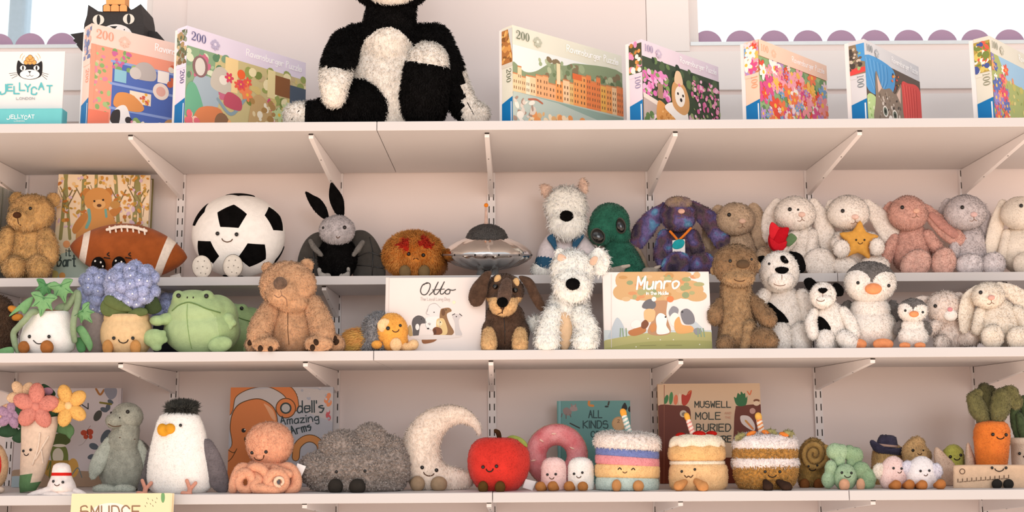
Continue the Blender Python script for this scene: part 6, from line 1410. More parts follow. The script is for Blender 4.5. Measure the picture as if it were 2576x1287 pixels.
def seagull():
    t = Toy('seagull_plush', 'white seagull plush with dark head tuft, yellow beak and grey wings', 'soft toy', 450, 1244, 2.63, 4)
    D = plush('#5a5356', var=.18, scale=40.); K = plush('#272622', var=.3)
    t.P('wing', pillow([(372, 1130), (388, 1120), (392, 1170), (384, 1225), (356, 1240), (346, 1228), (360, 1180)], -28, 12), plush('#4f4a4a', var=.2), 'velvet')
    prof = [(1034, 16), (1037, 36), (1046, 50), (1062, 58), (1090, 66), (1125, 74), (1165, 81), (1200, 83), (1225, 79), (1240, 66), (1250, 50)]
    t.P('body', rev(452, 0, prof, n=48, kd=.72), M_WHITE, 'velvet')
    t.P('tuft', ell(458, 1027, 2, 34, 9, 20), K, (17., 2.4, .8, .25), lay=(.8, -.5), label='dark hair tuft')
    t.bump('eye_patch', 454, 1069, 1, 1, 1, M_WHITE); t.eye(454, 1069, 4.2)
    Bk = felt('#dc9b2f'); d = t.depth(418, 1082)
    t.P('beak', blend([ell(408, 1080, d + 4, 13, 16, 16), ell(428, 1078, d + 2, 14, 14, 12), ell(412, 1088, d + 8, 12, 9, 12)], 2), Bk)
    t.P('wing', pillow([(500, 1128), (508, 1108), (528, 1104), (546, 1128), (562, 1160), (576, 1205), (572, 1236), (556, 1241), (532, 1224), (512, 1188), (500, 1155)], 18, 13, tilt=(0, 8)), D, 'velvet')
    F = felt('#d99a84')
    for x in (478, 366): 
        d = t.depth(x, 1224, 30) + 6; d = max(d, 30)
        p = t.P('foot', tube([(x - 2, 1246, d + 12, 7), (x, 1228, d + 4, 6)], smooth=False), F)
        for dx, dy in ((-8, -20), (14, -14)): t.P('toe', tube([(x, 1230, d + 4, 5), (x + dx, 1228 + dy, d + 2, 4.6)], smooth=False), F, par=p)
        t.P('toe', tube([(x, 1242, d + 12, 6), (x - 18, 1240, d + 10, 6)], smooth=False), F, par=p)
    t.done()
seagull()

def octopus_book():
    r, a, l = book('picture_book', 'picture book with an orange octopus cover, behind the octopus plush', 571, 833, 974, 2.86, 2.86, 4, .014, '#a9aab0', lean=2.)
    a.rect(560, 960, 850, 1250, '#aeb0b8'); a.blob([(560, 1000), (700, 975), (850, 990), (850, 1060), (700, 1020), (560, 1080)], '#bdb8b8'); O, D = '#cf7c46', '#5d3d1c'
    a.stroke([(572, 1030), (582, 990), (620, 966), (670, 958), (708, 972), (732, 994), (738, 1022)], 30, D); a.stroke([(572, 1030), (582, 990), (620, 966), (670, 958), (708, 972), (732, 994), (738, 1022)], 26, O)
    a.circ(719, 1026, 26, D); a.circ(719, 1026, 23.5, O); a.circ(719, 1026, 14.5, '#2a3836'); a.circ(719, 1026, 10.5, '#b4b2b0')
    hd = [(640, 1004), (665, 1008), (688, 1026), (697, 1056), (694, 1090), (690, 1140), (700, 1200), (570, 1235), (560, 1150), (584, 1120), (580, 1076), (586, 1040), (604, 1016)]
    q = np.array(hd, float); a.blob([((x - 640) * 1.035 + 640, (y - 1100) * 1.025 + 1100) for x, y in hd], D); a.blob(hd, O); a.blob([(664, 1014), (686, 1030), (694, 1056), (684, 1052), (672, 1030)], '#dda47c')
    a.circ(613, 1082, 5.5, '#241a14'); a.circ(616, 1080, 1.8, '#d9d4d0'); a.circ(617, 1104, 3, '#5d3d1c', ry=6); a.stroke([(572, 1130), (588, 1138), (596, 1128), (584, 1150), (574, 1160)], 2, D)
    a.stroke([(744, 1150), (748, 1122), (768, 1104), (790, 1104), (806, 1120), (806, 1150)], 20, D); a.stroke([(744, 1150), (748, 1122), (768, 1104), (790, 1104), (806, 1120), (806, 1150)], 16, '#cb8a4e')
    for x, y in ((826, 996, ), (822, 1006), (828, 1014)): a.circ(x, y, 6, '#d98a5e', ry=9, rot=30)
    for x, y in ((826, 1036), (828, 1050), (824, 1044)): a.circ(x, y, 4.5, '#c0565e', ry=7)
    scatter(a, 16, 760, 970, 830, 1060, ['#c3bcc0', '#a4a8b4'], 2, 6)
    a.build('cover_picture', r)
    K = '#24363a'; l.text("dell's", 748, 1037, 815, 29, K, 3.2, y1=1036); l.text('Amazing', 706, 1068, 802, 21, K, 2.6, y1=1058); l.text('Arms', 734, 1094, 784, 22, K, 3., y1=1080); l.build('lettering', r)
octopus_book()

OC = plush('#dc9470', var=.1)
def octopus():
    t = Toy('octopus_plush', 'peach octopus plush with curled tentacles', 'soft toy', 672, 1240, 2.64, 4)
    t.P('head', ell(678, 1118, 10, 60, 58, 50, taper=-.08), OC, 'short'); t.P('skirt', ell(672, 1178, 4, 56, 26, 44), OC, 'short')
    t.eyes([(669, 1136), (634, 1138)], 4.6); t.smile(653, 1154, 25, 13, -12, 1.5, M_THREADB); t.bump('nose', 655, 1148, 9, 7, 4, OC, .2, 'velvet')
    U = plush('#e6c2a2', var=.06)
    def coil(cx, cy, r, tr, d, a0, turns, tilt=1.): return [(cx + r * (1 - .25 * q) * math.cos(a0 + q * turns * 2 * math.pi), cy + tilt * r * (1 - .25 * q) * math.sin(a0 + q * turns * 2 * math.pi), d + 6 * q, tr * (1 - .35 * q)) for q in np.linspace(0, 1, 14)]
    for pts in ([(632, 1186, 30, 14), (610, 1176, 44, 14), (598, 1192, 50, 15), (590, 1218, 54, 15), (586, 1230, 54, 12)], coil(617, 1212, 20, 14, 62, -2.2, 1.05, 1.15), coil(697, 1211, 24, 15, 70, 2.2, 1.1, 1.0),
                [(640, 1190, 50, 13), (652, 1206, 66, 13), (640, 1224, 70, 15), (664, 1230, 76, 15), (692, 1234, 78, 14)], [(704, 1180, 36, 13), (728, 1176, 46, 14), (744, 1200, 50, 15), (742, 1224, 54, 15), (726, 1234, 60, 12)], [(628, 1180, 52, 11), (646, 1174, 64, 12), (664, 1184, 68, 12), (672, 1200, 66, 10)], [(690, 1178, 52, 11), (706, 1186, 66, 12), (726, 1192, 66, 11)]):
        t.P('tentacle', tube(pts, m=4), OC, 'velvet')
    t.P('sucker_patch', tube(coil(703, 1211, 12, 5, 82, 1.5, .9), m=3), U, 'velvet')
    t.P('tag', pillow([(742, 1186), (748, 1164), (770, 1172), (756, 1204)], 40, 1.2, closed_smooth=0), M_CARD, None, label='white tag'); t.done()
octopus()

def hedgehog():
    t = Toy('curly_rock_plush', 'grey curly haired plush mound with two dark round feet', 'soft toy', 895, 1243, 2.64, 4)
    H = plush('#8d8078', scale=150., col2='#5e544d')
    t.P('body', blend([ell(900, 1178, 0, 108, 70, 62), ell(930, 1112, 0, 44, 48, 40), ell(862, 1128, 0, 60, 46, 44), ell(800, 1180, 0, 46, 44, 44), ell(990, 1175, 0, 40, 60, 44), ell(985, 1125, -4, 30, 30, 30), ell(900, 1222, 0, 118, 26, 60)], 4, 4), H, 'beads')
    t.foot(844, 1223, 19, 20, felt('#34302c'), out=8); t.foot(899, 1224, 21, 21, felt('#34302c'), out=8); t.eye(918, 1184, 4); t.eye(846, 1186, 4); t.done()
hedgehog()

def moon():
    t = Toy('moon_plush', 'cream crescent moon plush with smiling face and tan feet', 'soft toy', 1100, 1237, 2.68, 4)
    MC = plush('#ead8c8', var=.06)
    t.P('crescent', tube([(1206, 1088, 0, 6), (1198, 1070, 0, 10), (1182, 1054, 0, 15), (1158, 1044, 0, 21), (1126, 1046, 0, 28), (1090, 1066, 0, 38), (1064, 1104, 0, 46), (1058, 1150, 0, 50), (1074, 1186, 0, 50), (1110, 1204, 0, 40), (1148, 1206, 0, 31), (1170, 1204, 0, 22)], n=24, fx=.85), MC, 'med')
    t.eyes([(1062, 1175), (1098, 1182)], 5); t.smile(1078, 1194, 26, 10, 8, 1.4, M_THREADB)
    F = felt('#a28a70'); t.foot(1050, 1216, 19, 20, F, out=10); t.foot(1104, 1217, 21, 20, F, out=10); t.done()
moon()

def apple():
    t = Toy('apple_plush', 'red apple plush with smile, brown stem and green leaf', 'soft toy', 1253, 1238, 2.63, 4)
    R_ = plush('#c3231c', var=.1, scale=30.)
    th = np.linspace(0, 2 * math.pi, 64, endpoint=False); lob = 1 + .035 * np.cos(5 * th + .6); R = []
    for y, r in [(1112, 6), (1106, 14), (1101, 26), (1101, 40), (1106, 54), (1118, 67), (1136, 75), (1156, 78), (1178, 77), (1200, 70), (1220, 58), (1234, 44), (1242, 30)]: R.append(np.stack([1253 + r * lob * np.cos(th), np.full(64, float(y)), r * .85 * lob * np.sin(th)], -1))
    t.P('body', loft(R), R_, 'velvet'); t.P('stem', tube([(1255, 1112, 0, 6), (1256, 1100, 0, 6), (1253, 1088, 2, 6.5), (1247, 1083, 4, 5)]), felt('#3f2a18'))
    t.P('leaf', pillow([(1276, 1100), (1290, 1094), (1310, 1100), (1324, 1112), (1326, 1124), (1308, 1116), (1292, 1110)], 12, 5), felt('#8d9a4f'))
    t.eyes([(1215, 1174), (1249, 1172)], 4.6); t.smile(1232, 1184, 17, 9, -3, 1.6); F = felt('#5f4422'); t.foot(1215, 1225, 13, 16, F, out=8); t.foot(1258, 1225, 13.5, 16, F, out=8)
    t.P('tag', pillow([(1322, 1204), (1349, 1210), (1340, 1236), (1314, 1226)], 10, 1.2, closed_smooth=0), M_CARD, None, label='white tag'); t.done()
apple()

def donut():
    t = Toy('donut_plush', 'pink iced donut plush behind the marshmallows', 'soft toy', 1400, 1226, 2.72, 4)
    D = plush('#c85a60', var=.12, scale=22., col2='#dd8f92'); TN = plush('#c79b66', var=.1)
    th = np.linspace(0, 2 * math.pi, 49)[:-1]
    def tor(rd, r, d, kk): 
        R = []
        for a in np.linspace(0, 2 * math.pi, 22, endpoint=False): R.append(np.stack([1400 + (rd + r * math.cos(a)) * np.cos(th), 1138 + (rd + r * math.cos(a)) * np.sin(th) * 1.02, np.full(48, d + kk * r * math.sin(a))], -1))
        V = np.vstack(R); n = 22; k = 48; i = np.arange(n)[:, None]; j = np.arange(k)[None]
        return V, np.stack([i * k + j, i * k + (j + 1) % k, ((i + 1) % n) * k + (j + 1) % k, ((i + 1) % n) * k + j], -1).reshape(-1, 4), np.zeros((0, 3), int)
    t.P('dough', tor(53, 26, -8, .8), TN, 'velvet', label='tan dough back'); t.P('icing', tor(52, 26, 4, .95), D, 'velvet', label='pink icing')
    for x, y, a in ((1393, 1083, 0), (1439, 1119, 25), (1342, 1150, -10), (1362, 1100, 30), (1452, 1160, -20), (1420, 1190, 10)): t.bump('sprinkle', x, y, 6.5, 2.4, 2.4, felt('#ecc2b4'), .5, rot=a)
    t.done()
donut()

def kinds_book():
    r, a, l = book('picture_book', 'teal picture book with black lettering standing behind the donut', 1404, 1590, 1008, 2.90, 2.90, 4, .01, '#62989a', lean=2)
    a.rect(1395, 1000, 1600, 1240, '#659a98'); a.rect(1405, 1000, 1411, 1240, '#7db0b4'); a.stroke([(1412, 1006), (1412, 1200)], 1, '#4f8486')
    G = '#8f7f7c'; a.blob([(1416, 1030), (1426, 1024), (1438, 1034), (1434, 1044), (1420, 1042)], G); a.blob([(1434, 1024), (1446, 1018), (1453, 1030), (1444, 1034), (1436, 1032)], '#a39290')
    for p in ((1424, 1042, 1424, 1052), (1434, 1042, 1436, 1048), (1414, 1040, 1412, 1048)): a.stroke([p[:2], p[2:]], 2.4, '#6d5f5c')
    a.stroke([(1437, 1016), (1439, 1022)], 3, G); a.stroke([(1448, 1016), (1448, 1022)], 3, G); a.stroke([(1482, 1008), (1482, 1018), (1492, 1020)], 6, '#d0883c'); a.stroke([(1532, 1010), (1530, 1018)], 4, '#3a2d24'); a.circ(1526, 1022, 5, '#1f2a28', ry=2.4)
    a.blob([(1564, 1024), (1572, 1012), (1578, 1028), (1566, 1032)], '#1d1a16'); a.circ(1586, 1028, 6, '#1d1a16', ry=8, rot=20); a.circ(1557, 1065, 18, '#c79b6a'); a.circ(1557, 1065, 15, '#d3ab7c'); a.text('2', 1553, 1062, 1559, 8, '#6b4a28', 1.2); a.stroke([(1434, 1064), (1458, 1076)], 3, '#2a2620')
    a.build('cover_picture', r); K = '#1f4244'; l.text('ALL', 1481, 1050, 1514, 18, K, 2.8); l.text('KINDS', 1467, 1076, 1529, 18, K, 2.8); l.text('OF', 1487, 1099, 1510, 15, K, 2.6); l.build('lettering', r)
kinds_book()

def marshmallow(label, x, w, c, Y, eyes, sm, feet, top=1150):
    t = Toy('marshmallow_plush', label, 'soft toy', x, 1237, Y, 4, 'marshmallow plushes with brown feet')
    t.P('body', rev(x, 0, [(top, w * .3), (top + 3, w * .6), (top + 10, w * .85), (top + 22, w * .98), (top + 40, w), (top + 66, w), (top + 80, w * .95), (top + 88, w * .8)], n=36, kd=.85), c, 'velvet')
    t.eyes(eyes, 3.4); t.smile(sm[0], sm[1], 11, 5.5, 0, 1., M_THREADB)
    F = felt('#b57a45')
    for fx_, fy in feet: t.P('foot', tube([(fx_ + (8 if fx_ < x else -4), fy + 4, w * .7, 8), (fx_, fy, w * .85 + 8, 14)], smooth=False), F)
    t.done()
marshmallow('pink marshmallow plush in front of the donut', 1393, 32, plush('#e9c2bd', var=.05), 2.63, [(1377, 1193), (1398, 1192)], (1388, 1203), [(1360, 1224), (1391, 1223)])
marshmallow('white marshmallow plush between the pink one and the rainbow cake', 1461, 33, M_WHITE, 2.63, [(1444, 1191), (1465, 1188)], (1456, 1200), [(1432, 1223), (1466, 1224)])

def candle(t, x0, y0, x1, y1, w, m, stripe, flame, d=6):
    n = 9; p = t.P('candle', tube([(x0 + (x1 - x0) * q, y0 + (y1 - y0) * q, d, w * (1 - .12 * q)) for q in np.linspace(0, 1, 28)], m=1, smooth=False), m, None, [(lambda c: ((c[:, 1] + .6 * c[:, 0]) % 11) < 4.5, stripe)])
    dx, dy = x1 - x0, y1 - y0; L = math.hypot(dx, dy)
    t.P('flame', ell(x1 + dx / L * 8, y1 + dy / L * 8, d, w * .95, 14, w * .8, rot=math.degrees(math.atan2(dx, -dy)), taper=-.25), flame, None, par=p)
def rainbow_cake():
    t = Toy('cake_plush', 'rainbow layer cake plush with white fluffy icing and striped candle', 'soft toy', 1578, 1236, 2.63, 4, 'cake plushes with candles')
    x = 1578
    for nm, y0, y1, r, c in (('aqua_layer', 1196, 1240, 80, '#b3c9c0'), ('yellow_layer', 1164, 1204, 82, '#e9b978'), ('pink_layer', 1144, 1174, 81, '#db8288'), ('blue_layer', 1126, 1152, 80, '#5c6aa8')):
        h = y1 - y0; tl = 0.0
        V, Q, T = rev(x, 0, [(y0, r * .9), (y0 + h * .2, r * .99), (y0 + h * .5, r), (y0 + h * .8, r * .99), (y1, r * (.9 if nm != 'aqua_layer' else .82))], n=44, kd=.8); V[:, 1] += (V[:, 0] - x) * (.07 if nm in ('blue_layer', 'pink_layer') else .02)
        t.P(nm, (V, Q, T), plush(c, var=.06), 'velvet')
    V, Q, T = rev(x, 0, [(1088, 46), (1091, 66), (1098, 78), (1110, 82), (1122, 82), (1130, 76)], n=44, kd=.8); V[:, 1] += (V[:, 0] - x) * .05
    t.P('icing', (V, Q, T), plush('#efe2da', var=.05), 'fluff')
    for ex, ey in ((1559, 1178), (1593, 1179)): t.line([(ex - 4, ey + 2), (ex, ey - 2), (ex + 4, ey + 2)], 1.3, name='eye')
    t.smile(1572, 1188, 10, 4, 0, 1., M_THREADB); F = felt('#c08a58'); t.foot(1551, 1221, 12, 16, F, out=8); t.foot(1606, 1222, 14, 15, F, out=8)
    candle(t, 1584, 1092, 1571, 1048, 8.5, felt('#ece6dc'), felt('#8fb7b4'), felt('#e8a444')); t.done()
rainbow_cake()

def mole_book():
    r, a, l = book('picture_book', 'large cream and brown picture book titled Muswell Mole, behind the cakes', 1661, 1922, 965, 2.88, 2.88, 4, .016, '#d3b08e', lean=1.5)
    a.rect(1640, 950, 1940, 1250, '#d8bb9c'); B = '#6b2f1c'; a.blob([(1655, 1020), (1700, 1019), (1725, 1020), (1736, 1030), (1738, 1060), (1740, 1160), (1738, 1250), (1650, 1250), (1650, 1060)], B); a.blob([(1850, 1028), (1860, 1020), (1930, 1019), (1940, 1060), (1940, 1250), (1846, 1250), (1846, 1080)], B); a.rect(1640, 1150, 1940, 1250, B); a.stroke([(1671, 968), (1671, 1240)], 1.6, '#8c5038')
    for x, y, rx, ry, c, q in ((1676, 1004, 5, 12, '#3d7a47', 15), (1688, 1001, 5, 16, '#4a8a52', 5), (1700, 1005, 5.5, 13, '#df7a55', 5), (1710, 1003, 4, 14, '#e8cdb8', 0)): a.circ(x, y, rx, c, ry=ry, rot=q)
    a.blob([(1715, 992), (1726, 994), (1732, 984), (1740, 982), (1736, 1002), (1726, 1018), (1716, 1016)], '#b83722'); a.stroke([(1732, 990), (1738, 982)], 3, '#cf6a35'); a.blob([(1846, 998), (1852, 1000), (1856, 988), (1862, 992), (1864, 984), (1870, 990), (1874, 988), (1876, 1000), (1880, 996), (1876, 1018), (1854, 1019)], '#2f6b3d'); a.stroke([(1880, 984), (1886, 992), (1890, 982)], 3, '#d9744a'); a.circ(1903, 1007, 8, '#7a4a2d', ry=4); a.circ(1903, 1014, 8, '#e6cdb0', ry=6)
    a.circ(1719, 1040, 9, '#cfc2b2'); a.circ(1720, 1041, 5, '#8a7d70'); a.circ(1893, 1033, 7.5, '#c49a90'); a.blob([(1862, 1048), (1870, 1044), (1886, 1048), (1898, 1066), (1898, 1082), (1884, 1078), (1866, 1064)], '#dfd3cf'); a.stroke([(1876, 1058), (1894, 1078)], 5, '#e08a4a'); a.stroke([(1874, 1056), (1882, 1064)], 2, '#c9a24a')
    a.build('cover_picture', r); K = '#33392f'
    for s_, x0, y, x1, h in (('MUSWELL', 1748, 1024, 1838, 15), ('MOLE', 1750, 1054, 1812, 17), ('BURIED', 1752, 1084, 1838, 18), ('TREASURE', 1742, 1111, 1839, 15)): l.text(s_, x0, y, x1, h, K, 2.6)
    l.circ(1778, 1045, 1.6, K); l.text('AND', 1823, 1041, 1839, 5, '#cf9a80', .9); l.text('THE', 1824, 1052, 1838, 5, '#cf9a80', .9); l.build('lettering', r)
mole_book()

def sponge_cake():
    t = Toy('cake_plush', 'vanilla sponge cake plush topped with strawberries and a pink candle', 'soft toy', 1757, 1237, 2.625, 4, 'cake plushes with candles')
    S_ = plush('#dda968', var=.1); C_ = plush('#ecdcc2', var=.05)
    t.P('lower_sponge', rev(1757, 0, [(1166, 62), (1169, 70), (1180, 74), (1200, 75), (1220, 73), (1234, 66), (1242, 56)], n=44, kd=.8), plush('#e3b37a', var=.08), 'velvet')
    t.P('cream_filling', rev(1754, 0, [(1156, 58), (1160, 69), (1166, 70), (1172, 60)], n=44, kd=.8), C_, 'velvet')
    t.P('upper_sponge', rev(1753, 0, [(1118, 60), (1124, 70), (1138, 73), (1152, 72), (1160, 64)], n=44, kd=.8), S_, 'velvet')
    th = np.linspace(0, 2 * math.pi, 60, endpoint=False); R = []
    for y, r in ((1092, 30), (1093, 46), (1099, 60), (1108, 68), (1118, 70), (1126, 64)): R.append(np.stack([1752 + r * (1 + .04 * np.cos(9 * th)) * np.cos(th), y + 4 * np.cos(9 * th) * (r > 62), r * .8 * np.sin(th)], -1))
    t.P('icing', loft(R), C_, 'velvet')
    RD = felt('#b3201a')
    for x, y, d, rx, ry in ((1759, 1092, 26, 17, 9), (1713, 1096, 10, 14, 9), (1790, 1090, 4, 14, 7)): t.P('strawberry', ell(x, y, d, rx, ry, 12), RD, None, label='red strawberry')
    t.eye(1715, 1185, 3.6); t.eye(1748, 1180, 3.6); t.line([(1722, 1195), (1727, 1200), (1732, 1197), (1738, 1200), (1743, 1195)], 1.3, M_THREADB)
    F = felt('#c58c58'); t.P('leg', tube([(1722, 1212, 60, 8), (1708, 1222, 72, 14)], smooth=False), F); t.P('leg', tube([(1752, 1210, 62, 8), (1768, 1224, 76, 15)], smooth=False), F)
    candle(t, 1744, 1094, 1732, 1058, 7.5, felt('#ecd5ca'), felt('#d9918a'), felt('#dfa648'), 16); t.done()
sponge_cake()

def carrot_cake():
    t = Toy('cake_plush', 'brown carrot cake plush with white icing, small carrots and orange striped candle', 'soft toy', 1925, 1236, 2.63, 4, 'cake plushes with candles')
    BR = plush('#a56e2e', var=.35, scale=160.); I_ = plush('#ece1de', var=.05)
    t.P('lower_cake', rev(1926, 0, [(1164, 74), (1172, 81), (1184, 82), (1200, 79), (1216, 72), (1230, 62), (1240, 50)], n=48, kd=.78), BR, 'pile'); t.P('upper_cake', rev(1925, 0, [(1124, 74), (1130, 80), (1142, 81), (1152, 80), (1158, 74)], n=48, kd=.78), BR, 'pile')
    t.P('cream_filling', rev(1925, 0, [(1148, 74), (1154, 82), (1164, 84), (1174, 82), (1180, 74)], n=48, kd=.78), I_, 'fluff', amp=.8)
    t.P('icing', rev(1925, 0, [(1090, 36), (1092, 56), (1098, 72), (1110, 81), (1122, 82), (1132, 76)], n=48, kd=.78), I_, 'fluff', amp=.8)
    OR, GN = felt('#e2823a'), plush('#8a8450', var=.2)
    for x, y, a, gx, gy in ((1890, 1090, -20, 1862, 1096), (1928, 1088, 20, 1942, 1086), (1972, 1092, 10, 1984, 1088)):
        p = t.P('carrot', ell(x, y, 36, 13, 6.5, 7, rot=a), OR, None, label='orange carrot'); t.P('carrot_top', ell(gx, gy, 34, 14, 7, 8, rot=a), GN, 'med', par=p)
    t.eyes([(1925, 1186), (1962, 1186)], 4); t.smile(1943, 1198, 20, 7, 0, 1.3)
    B_ = felt('#3a2a22'); t.P('leg', tube([(1926, 1212, 62, 8), (1932, 1224, 76, 14)], smooth=False), B_); t.P('leg', tube([(1960, 1212, 62, 8), (1978, 1225, 76, 15)], smooth=False), B_)
    candle(t, 1918, 1096, 1910, 1058, 9, felt('#f0e2d2'), felt('#e58f55'), felt('#dfae58'), 4); t.done()
carrot_cake()

def swirl():
    t = Toy('swirl_bun_plush', 'brown swirl bun plush right of the carrot cake', 'soft toy', 2047, 1232, 2.70, 4)
    B = plush('#86632f', var=.25, scale=120.)
    t.P('bun', blend([ell(2046, 1166, 0, 42, 66, 34), ell(2046, 1205, 0, 40, 28, 34)], 3), B, 'short')
    sp = [(2048 + (34 - 32 * q) * math.cos(-.5 + q * 14), 1142 + (38 - 35 * q) * math.sin(-.5 + q * 14), 0, 6.5) for q in np.linspace(0, .95, 44)]
    t.P('swirl', tube([(x, y, t.depth(x, y, 10) + 2, r) for x, y, _, r in sp], m=1, smooth=False), plush('#96713a', var=.2), 'velvet')
    t.eye(2034, 1172, 3); t.eye(2056, 1170, 3); t.smile(2044, 1182, 16, 6, 0, 1.2, M_THREAD); F = felt('#80502c'); t.foot(2024, 1218, 13, 15, F, out=8); t.foot(2060, 1218, 13, 15, F, out=8); t.done()
swirl()

def clover():
    t = Toy('clover_plush', 'sage green four leaf clover plush with face and peach feet', 'soft toy', 2132, 1233, 2.62, 4)
    G = plush('#8fae86', var=.1); G2 = plush('#7b9a72', var=.12)
    t.P('stalk', tube([(2140, 1190, -6, 6), (2152, 1166, -4, 6)]), felt('#c58a5a'))
    for gs, m in (([ell(2100, 1135, 0, 22, 22, 18), ell(2118, 1136, 0, 16, 20, 16), ell(2112, 1158, 2, 15, 18, 14)], G), ([ell(2136, 1138, -6, 18, 20, 16), ell(2154, 1146, -6, 18, 22, 16), ell(2142, 1164, -4, 14, 14, 14)], G2), ([ell(2090, 1178, 14, 16, 22, 15), ell(2084, 1206, 16, 18, 22, 16)], G), ([ell(2166, 1184, 4, 24, 24, 18), ell(2186, 1200, 6, 20, 22, 16), ell(2180, 1216, 8, 22, 16, 16)], G2)):
        t.P('leaf', blend(gs, 2.5), m, 'velvet')
    t.P('body', ell(2126, 1200, 14, 30, 34, 26), G, 'velvet'); t.eyes([(2118, 1188), (2142, 1189)], 3.6); t.smile(2132, 1199, 15, 6, 6, 1.1, M_THREAD); F = felt('#d3a283'); t.foot(2124, 1219, 14, 16, F, out=10); t.foot(2165, 1219, 11, 17, F, out=14); t.done()
clover()

def cowboy():
    t = Toy('cowboy_bean_plush', 'small tan plush wearing a navy cowboy hat', 'soft toy', 2234, 1230, 2.80, 4)
    t.P('body', rev(2234, 0, [(1120, 26), (1126, 36), (1150, 41), (1190, 42), (1220, 36), (1228, 26)], kd=.8), plush('#b58d54', var=.2), 'short')
    NV = plush('#2e2c3e', var=.25); hat = t.P('hat_brim', pillow([(2188, 1112), (2196, 1106), (2212, 1122), (2240, 1132), (2264, 1126), (2277, 1128), (2276, 1140), (2256, 1144), (2226, 1142), (2200, 1134)], 26, 13), NV, 'velvet', label='navy hat brim')
    t.P('hat_crown', rev(2230, 10, [(1094, 14), (1096, 20), (1104, 24), (1122, 28), (1132, 29)], kd=.8, rot=6), NV, 'velvet', label='navy hat crown'); t.P('hat_band', rev(2230, 10, [(1117, 28.5), (1123, 30)], kd=.85, rot=6), felt('#b89a8e'), None); t.done()
cowboy()
def peanut():
    t = Toy('nut_plush', 'fuzzy tan nut plush peeking out behind the white earmuff marshmallow', 'soft toy', 2300, 1230, 2.76, 4)
    t.P('body', blend([ell(2298, 1140, 0, 30, 36, 26), ell(2306, 1118, 0, 22, 22, 20), ell(2322, 1148, 0, 22, 26, 20), ell(2304, 1196, 0, 38, 36, 30)], 3), plush('#bd9560', var=.2), 'short'); t.eye(2297, 1132, 4); t.eye(2323, 1132, 2.5); t.smile(2314, 1142, 10, 5, 0, 1., M_THREADB); t.done()
peanut()
def earmuff(label, x, rx, c, mc, Y, muffs, eyes, sm, feet):
    t = Toy('earmuff_marshmallow_plush', label, 'soft toy', x, 1233, Y, 4, 'marshmallow plushes wearing earmuffs')
    t.P('body', ell(x, 1192, 0, rx, 46, rx * .8, taper=.1), c, 'velvet')
    for mx, my, d in muffs: t.P('earmuff', ell(mx, my, d, 17, 20, 14), mc, 'short')
    for ex, ey in eyes: t.eye(ex, ey, 3.4)
    t.smile(sm[0], sm[1], 9, 4.5, -15, 1., M_THREADB); F = felt('#bd7a45')
    for i, (fx_, fy) in enumerate(feet): t.P('foot', tube([(fx_ - 12, fy + 2, rx * .7, 7), (fx_, fy, rx * .8 + 12, 14)], smooth=False), F)
    t.done()
earmuff('pink marshmallow plush with cream earmuffs, below the navy cowboy hat', 2247, 37, plush('#eac7c2', var=.05), plush('#e9ddcd', var=.05), 2.62, [(2212, 1184, 8)], [(2248, 1177), (2268, 1178)], (2264, 1188), [(2254, 1220), (2288, 1219)])
earmuff('white marshmallow plush with pale lilac earmuffs, left of the ruler', 2318, 40, plush('#ece6e8', var=.04), plush('#d9d6e4', var=.05), 2.615, [(2283, 1177, 4), (2354, 1184, 4)], [(2316, 1184), (2338, 1183)], (2330, 1195), [(2320, 1220), (2366, 1218)])
def pistachio():
    t = Toy('pistachio_plush', 'olive green pistachio plush between two beige shell halves', 'soft toy', 2398, 1226, 2.74, 4)
    t.P('kernel', tube([(2398, 1145, 4, 28), (2398, 1180, 2, 30), (2398, 1200, 0, 28)]), plush('#9a9a3e', var=.1), 'velvet'); SB = plush('#cfae94', var=.08)
    t.P('shell', pillow([(2350, 1132), (2358, 1124), (2380, 1144), (2404, 1172), (2412, 1215), (2400, 1228), (2376, 1222), (2360, 1190), (2350, 1156)], 34, 14), SB, 'velvet'); t.P('shell', pillow([(2428, 1170), (2430, 1124), (2436, 1112), (2444, 1130), (2456, 1165), (2454, 1215), (2430, 1222)], 30, 12), SB, 'velvet')
    t.eyes([(2391, 1148), (2417, 1144)], 4.2); t.smile(2408, 1155, 14, 6, -4, 1.3); t.done()
pistachio()
def ruler():
    t = Toy('ruler_plush', 'beige ruler plush with stitched tick marks, smile and black feet', 'soft toy', 2500, 1230, 2.625, 4)
    W_ = plush('#d3ae8c', var=.07)
    V, Q, T = ell(2512, 1200, 0, 116, 32, 18, pw=.35, n=60); V[:, 0] = 2512 + np.clip((V[:, 0] - 2512) * 1.25, -114, 114)
    V[:, 1] -= 0
    t.P('body', (V, Q, T), W_, None); K = felt('#5a4334')
    t.line([(2421 + 6.5 * math.cos(a), 1185 + 6.5 * math.sin(a)) for a in np.linspace(0, 6.28, 14)], .8, K, 'stitched_ring', sm=False)
    for i in range(12):
        x = 2410 + i * 11.6; y = 1212 - i * .9; t.line([(x, y), (x, y - 8)], .8, K, 'tick_mark', sm=False)
        if i < 11: t.line([(x + 3, y - .3), (x + 9, y - .8)], .7, K, 'tick_stitch', sm=False)
    t.eyes([(2496, 1176), (2531, 1176)], 3.8); t.smile(2514, 1183, 22, 9, 0, 1.2, M_THREAD); F = felt('#2e2b28'); t.foot(2508, 1217, 13.5, 13, F, out=8); t.foot(2537, 1217, 13.5, 13, F, out=8); t.done()
ruler()
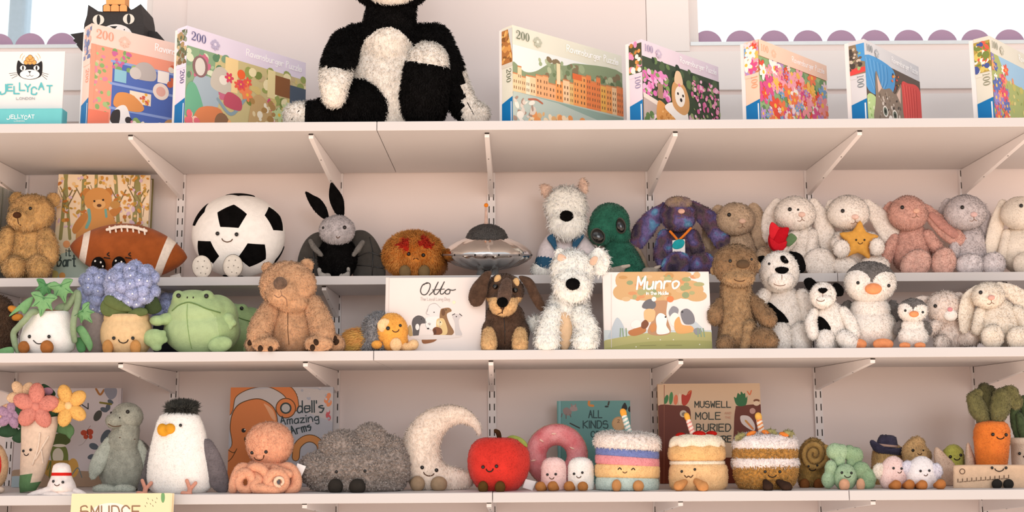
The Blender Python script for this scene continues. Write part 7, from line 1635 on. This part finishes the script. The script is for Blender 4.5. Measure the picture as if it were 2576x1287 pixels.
def carrot():
    t = Toy('carrot_plush', 'large orange carrot plush with dark olive leaves behind the ruler', 'soft toy', 2496, 1226, 2.70, 4)
    t.P('root', rev(2495, 0, [(1058, 18), (1060, 30), (1066, 40), (1080, 46), (1100, 47), (1130, 44), (1165, 40), (1195, 34), (1215, 26), (1226, 16)], n=40, kd=.85), plush('#dd6a24', var=.12, scale=40.), 'velvet')
    L1, L2 = plush('#5d5a34', var=.2), plush('#3b3a22', var=.2)
    for gs, m in (([tube([(2480, 1062, 0, 14), (2462, 1030, 2, 24), (2450, 1004, 2, 20)]), ell(2460, 990, 0, 16, 14, 12)], L1), ([tube([(2494, 1062, -10, 12), (2486, 1010, -12, 22), (2476, 980, -12, 18)]), ell(2490, 985, -12, 16, 16, 12)], L2), ([tube([(2506, 1062, 2, 14), (2514, 1030, 4, 26), (2520, 1000, 4, 26)]), ell(2540, 990, 2, 24, 22, 14), ell(2556, 1010, 0, 18, 20, 12)], L1)):
        t.P('leaf', blend(gs, 3), m, 'short')
    t.eyes([(2498, 1092), (2531, 1093)], 4.6); t.smile(2517, 1102, 18, 7, 0, 1.3, M_THREAD); t.done()
carrot()
def potted():
    t = Toy('potted_plant_plush', 'cream pot plush with dark green leaves, cut off by the right edge', 'soft toy', 2584, 1226, 2.78, 4)
    t.P('pot', rev(2586, 0, [(1100, 44), (1104, 48), (1116, 48), (1118, 44), (1160, 42), (1210, 38), (1226, 30)], n=36), plush('#d8c4ae', var=.06)); t.eye(2565, 1140, 4); t.eye(2600, 1140, 4); t.smile(2582, 1150, 14, 6)
    for pts in ([(2566, 1104, 0, 12), (2556, 1060, 2, 15), (2552, 1020, 2, 12)], [(2586, 1104, 0, 12), (2584, 1050, 2, 16), (2576, 1005, 2, 12)], [(2604, 1104, 0, 12), (2612, 1050, 2, 15), (2618, 1010, 2, 10)], [(2576, 1100, 12, 10), (2572, 1074, 14, 14), (2564, 1046, 14, 10)]): t.P('leaf', tube(pts), plush('#38482c', var=.25), 'velvet')
    t.done()
potted()

# ================================================================ bottom shelf
def smudge():
    r, a, l = book('picture_book', 'pale yellow picture book titled Smudge on the bottom shelf, only its top in view', 152, 412, 1241, 2.49, 2.49, 5, .016, '#eddcb4', lean=4)
    a.rect(140, 1230, 430, 1400, '#efdcb2'); a.rect(140, 1230, 166, 1400, '#f1e6c6'); a.circ(280, 1290, 50, '#efe6dc', ry=26)
    for x, y in ((372, 1252), (383, 1256), (394, 1251), (391, 1261), (378, 1265), (369, 1263), (365, 1271), (384, 1270)): a.stroke([(x, y), (x + 1.5, y + 3)], 1.5, '#6e6a55')
    a.circ(410, 1250, 5, '#6fa06a', ry=14); a.build('cover_picture', r); l.text('SMUDGE', 204, 1302, 352, 30, '#8d6d52', 3.4, y1=1302); l.build('lettering', r)
smudge()
def ginger():
    t = Toy('shaggy_ginger_plush', 'ginger shaggy plush of which only the top shows, bottom left corner', 'soft toy', 48, 1500, 2.56, 5)
    G = plush('#d99a4c', var=.2)
    zb = 1490
    t.P('body', ell(50, 1430, 0, 76, 80, 60), G, 'long'); t.P('head', ell(50, 1330, 4, 70, 62, 56), G, (26., 2.6, .26, .25), lay=(0, -.3)); t.eyes([(30, 1345), (72, 1345)], 5); t.bump('nose', 51, 1358, 9, 7, 6, felt('#5a3a28'), .3); t.done()
ginger()
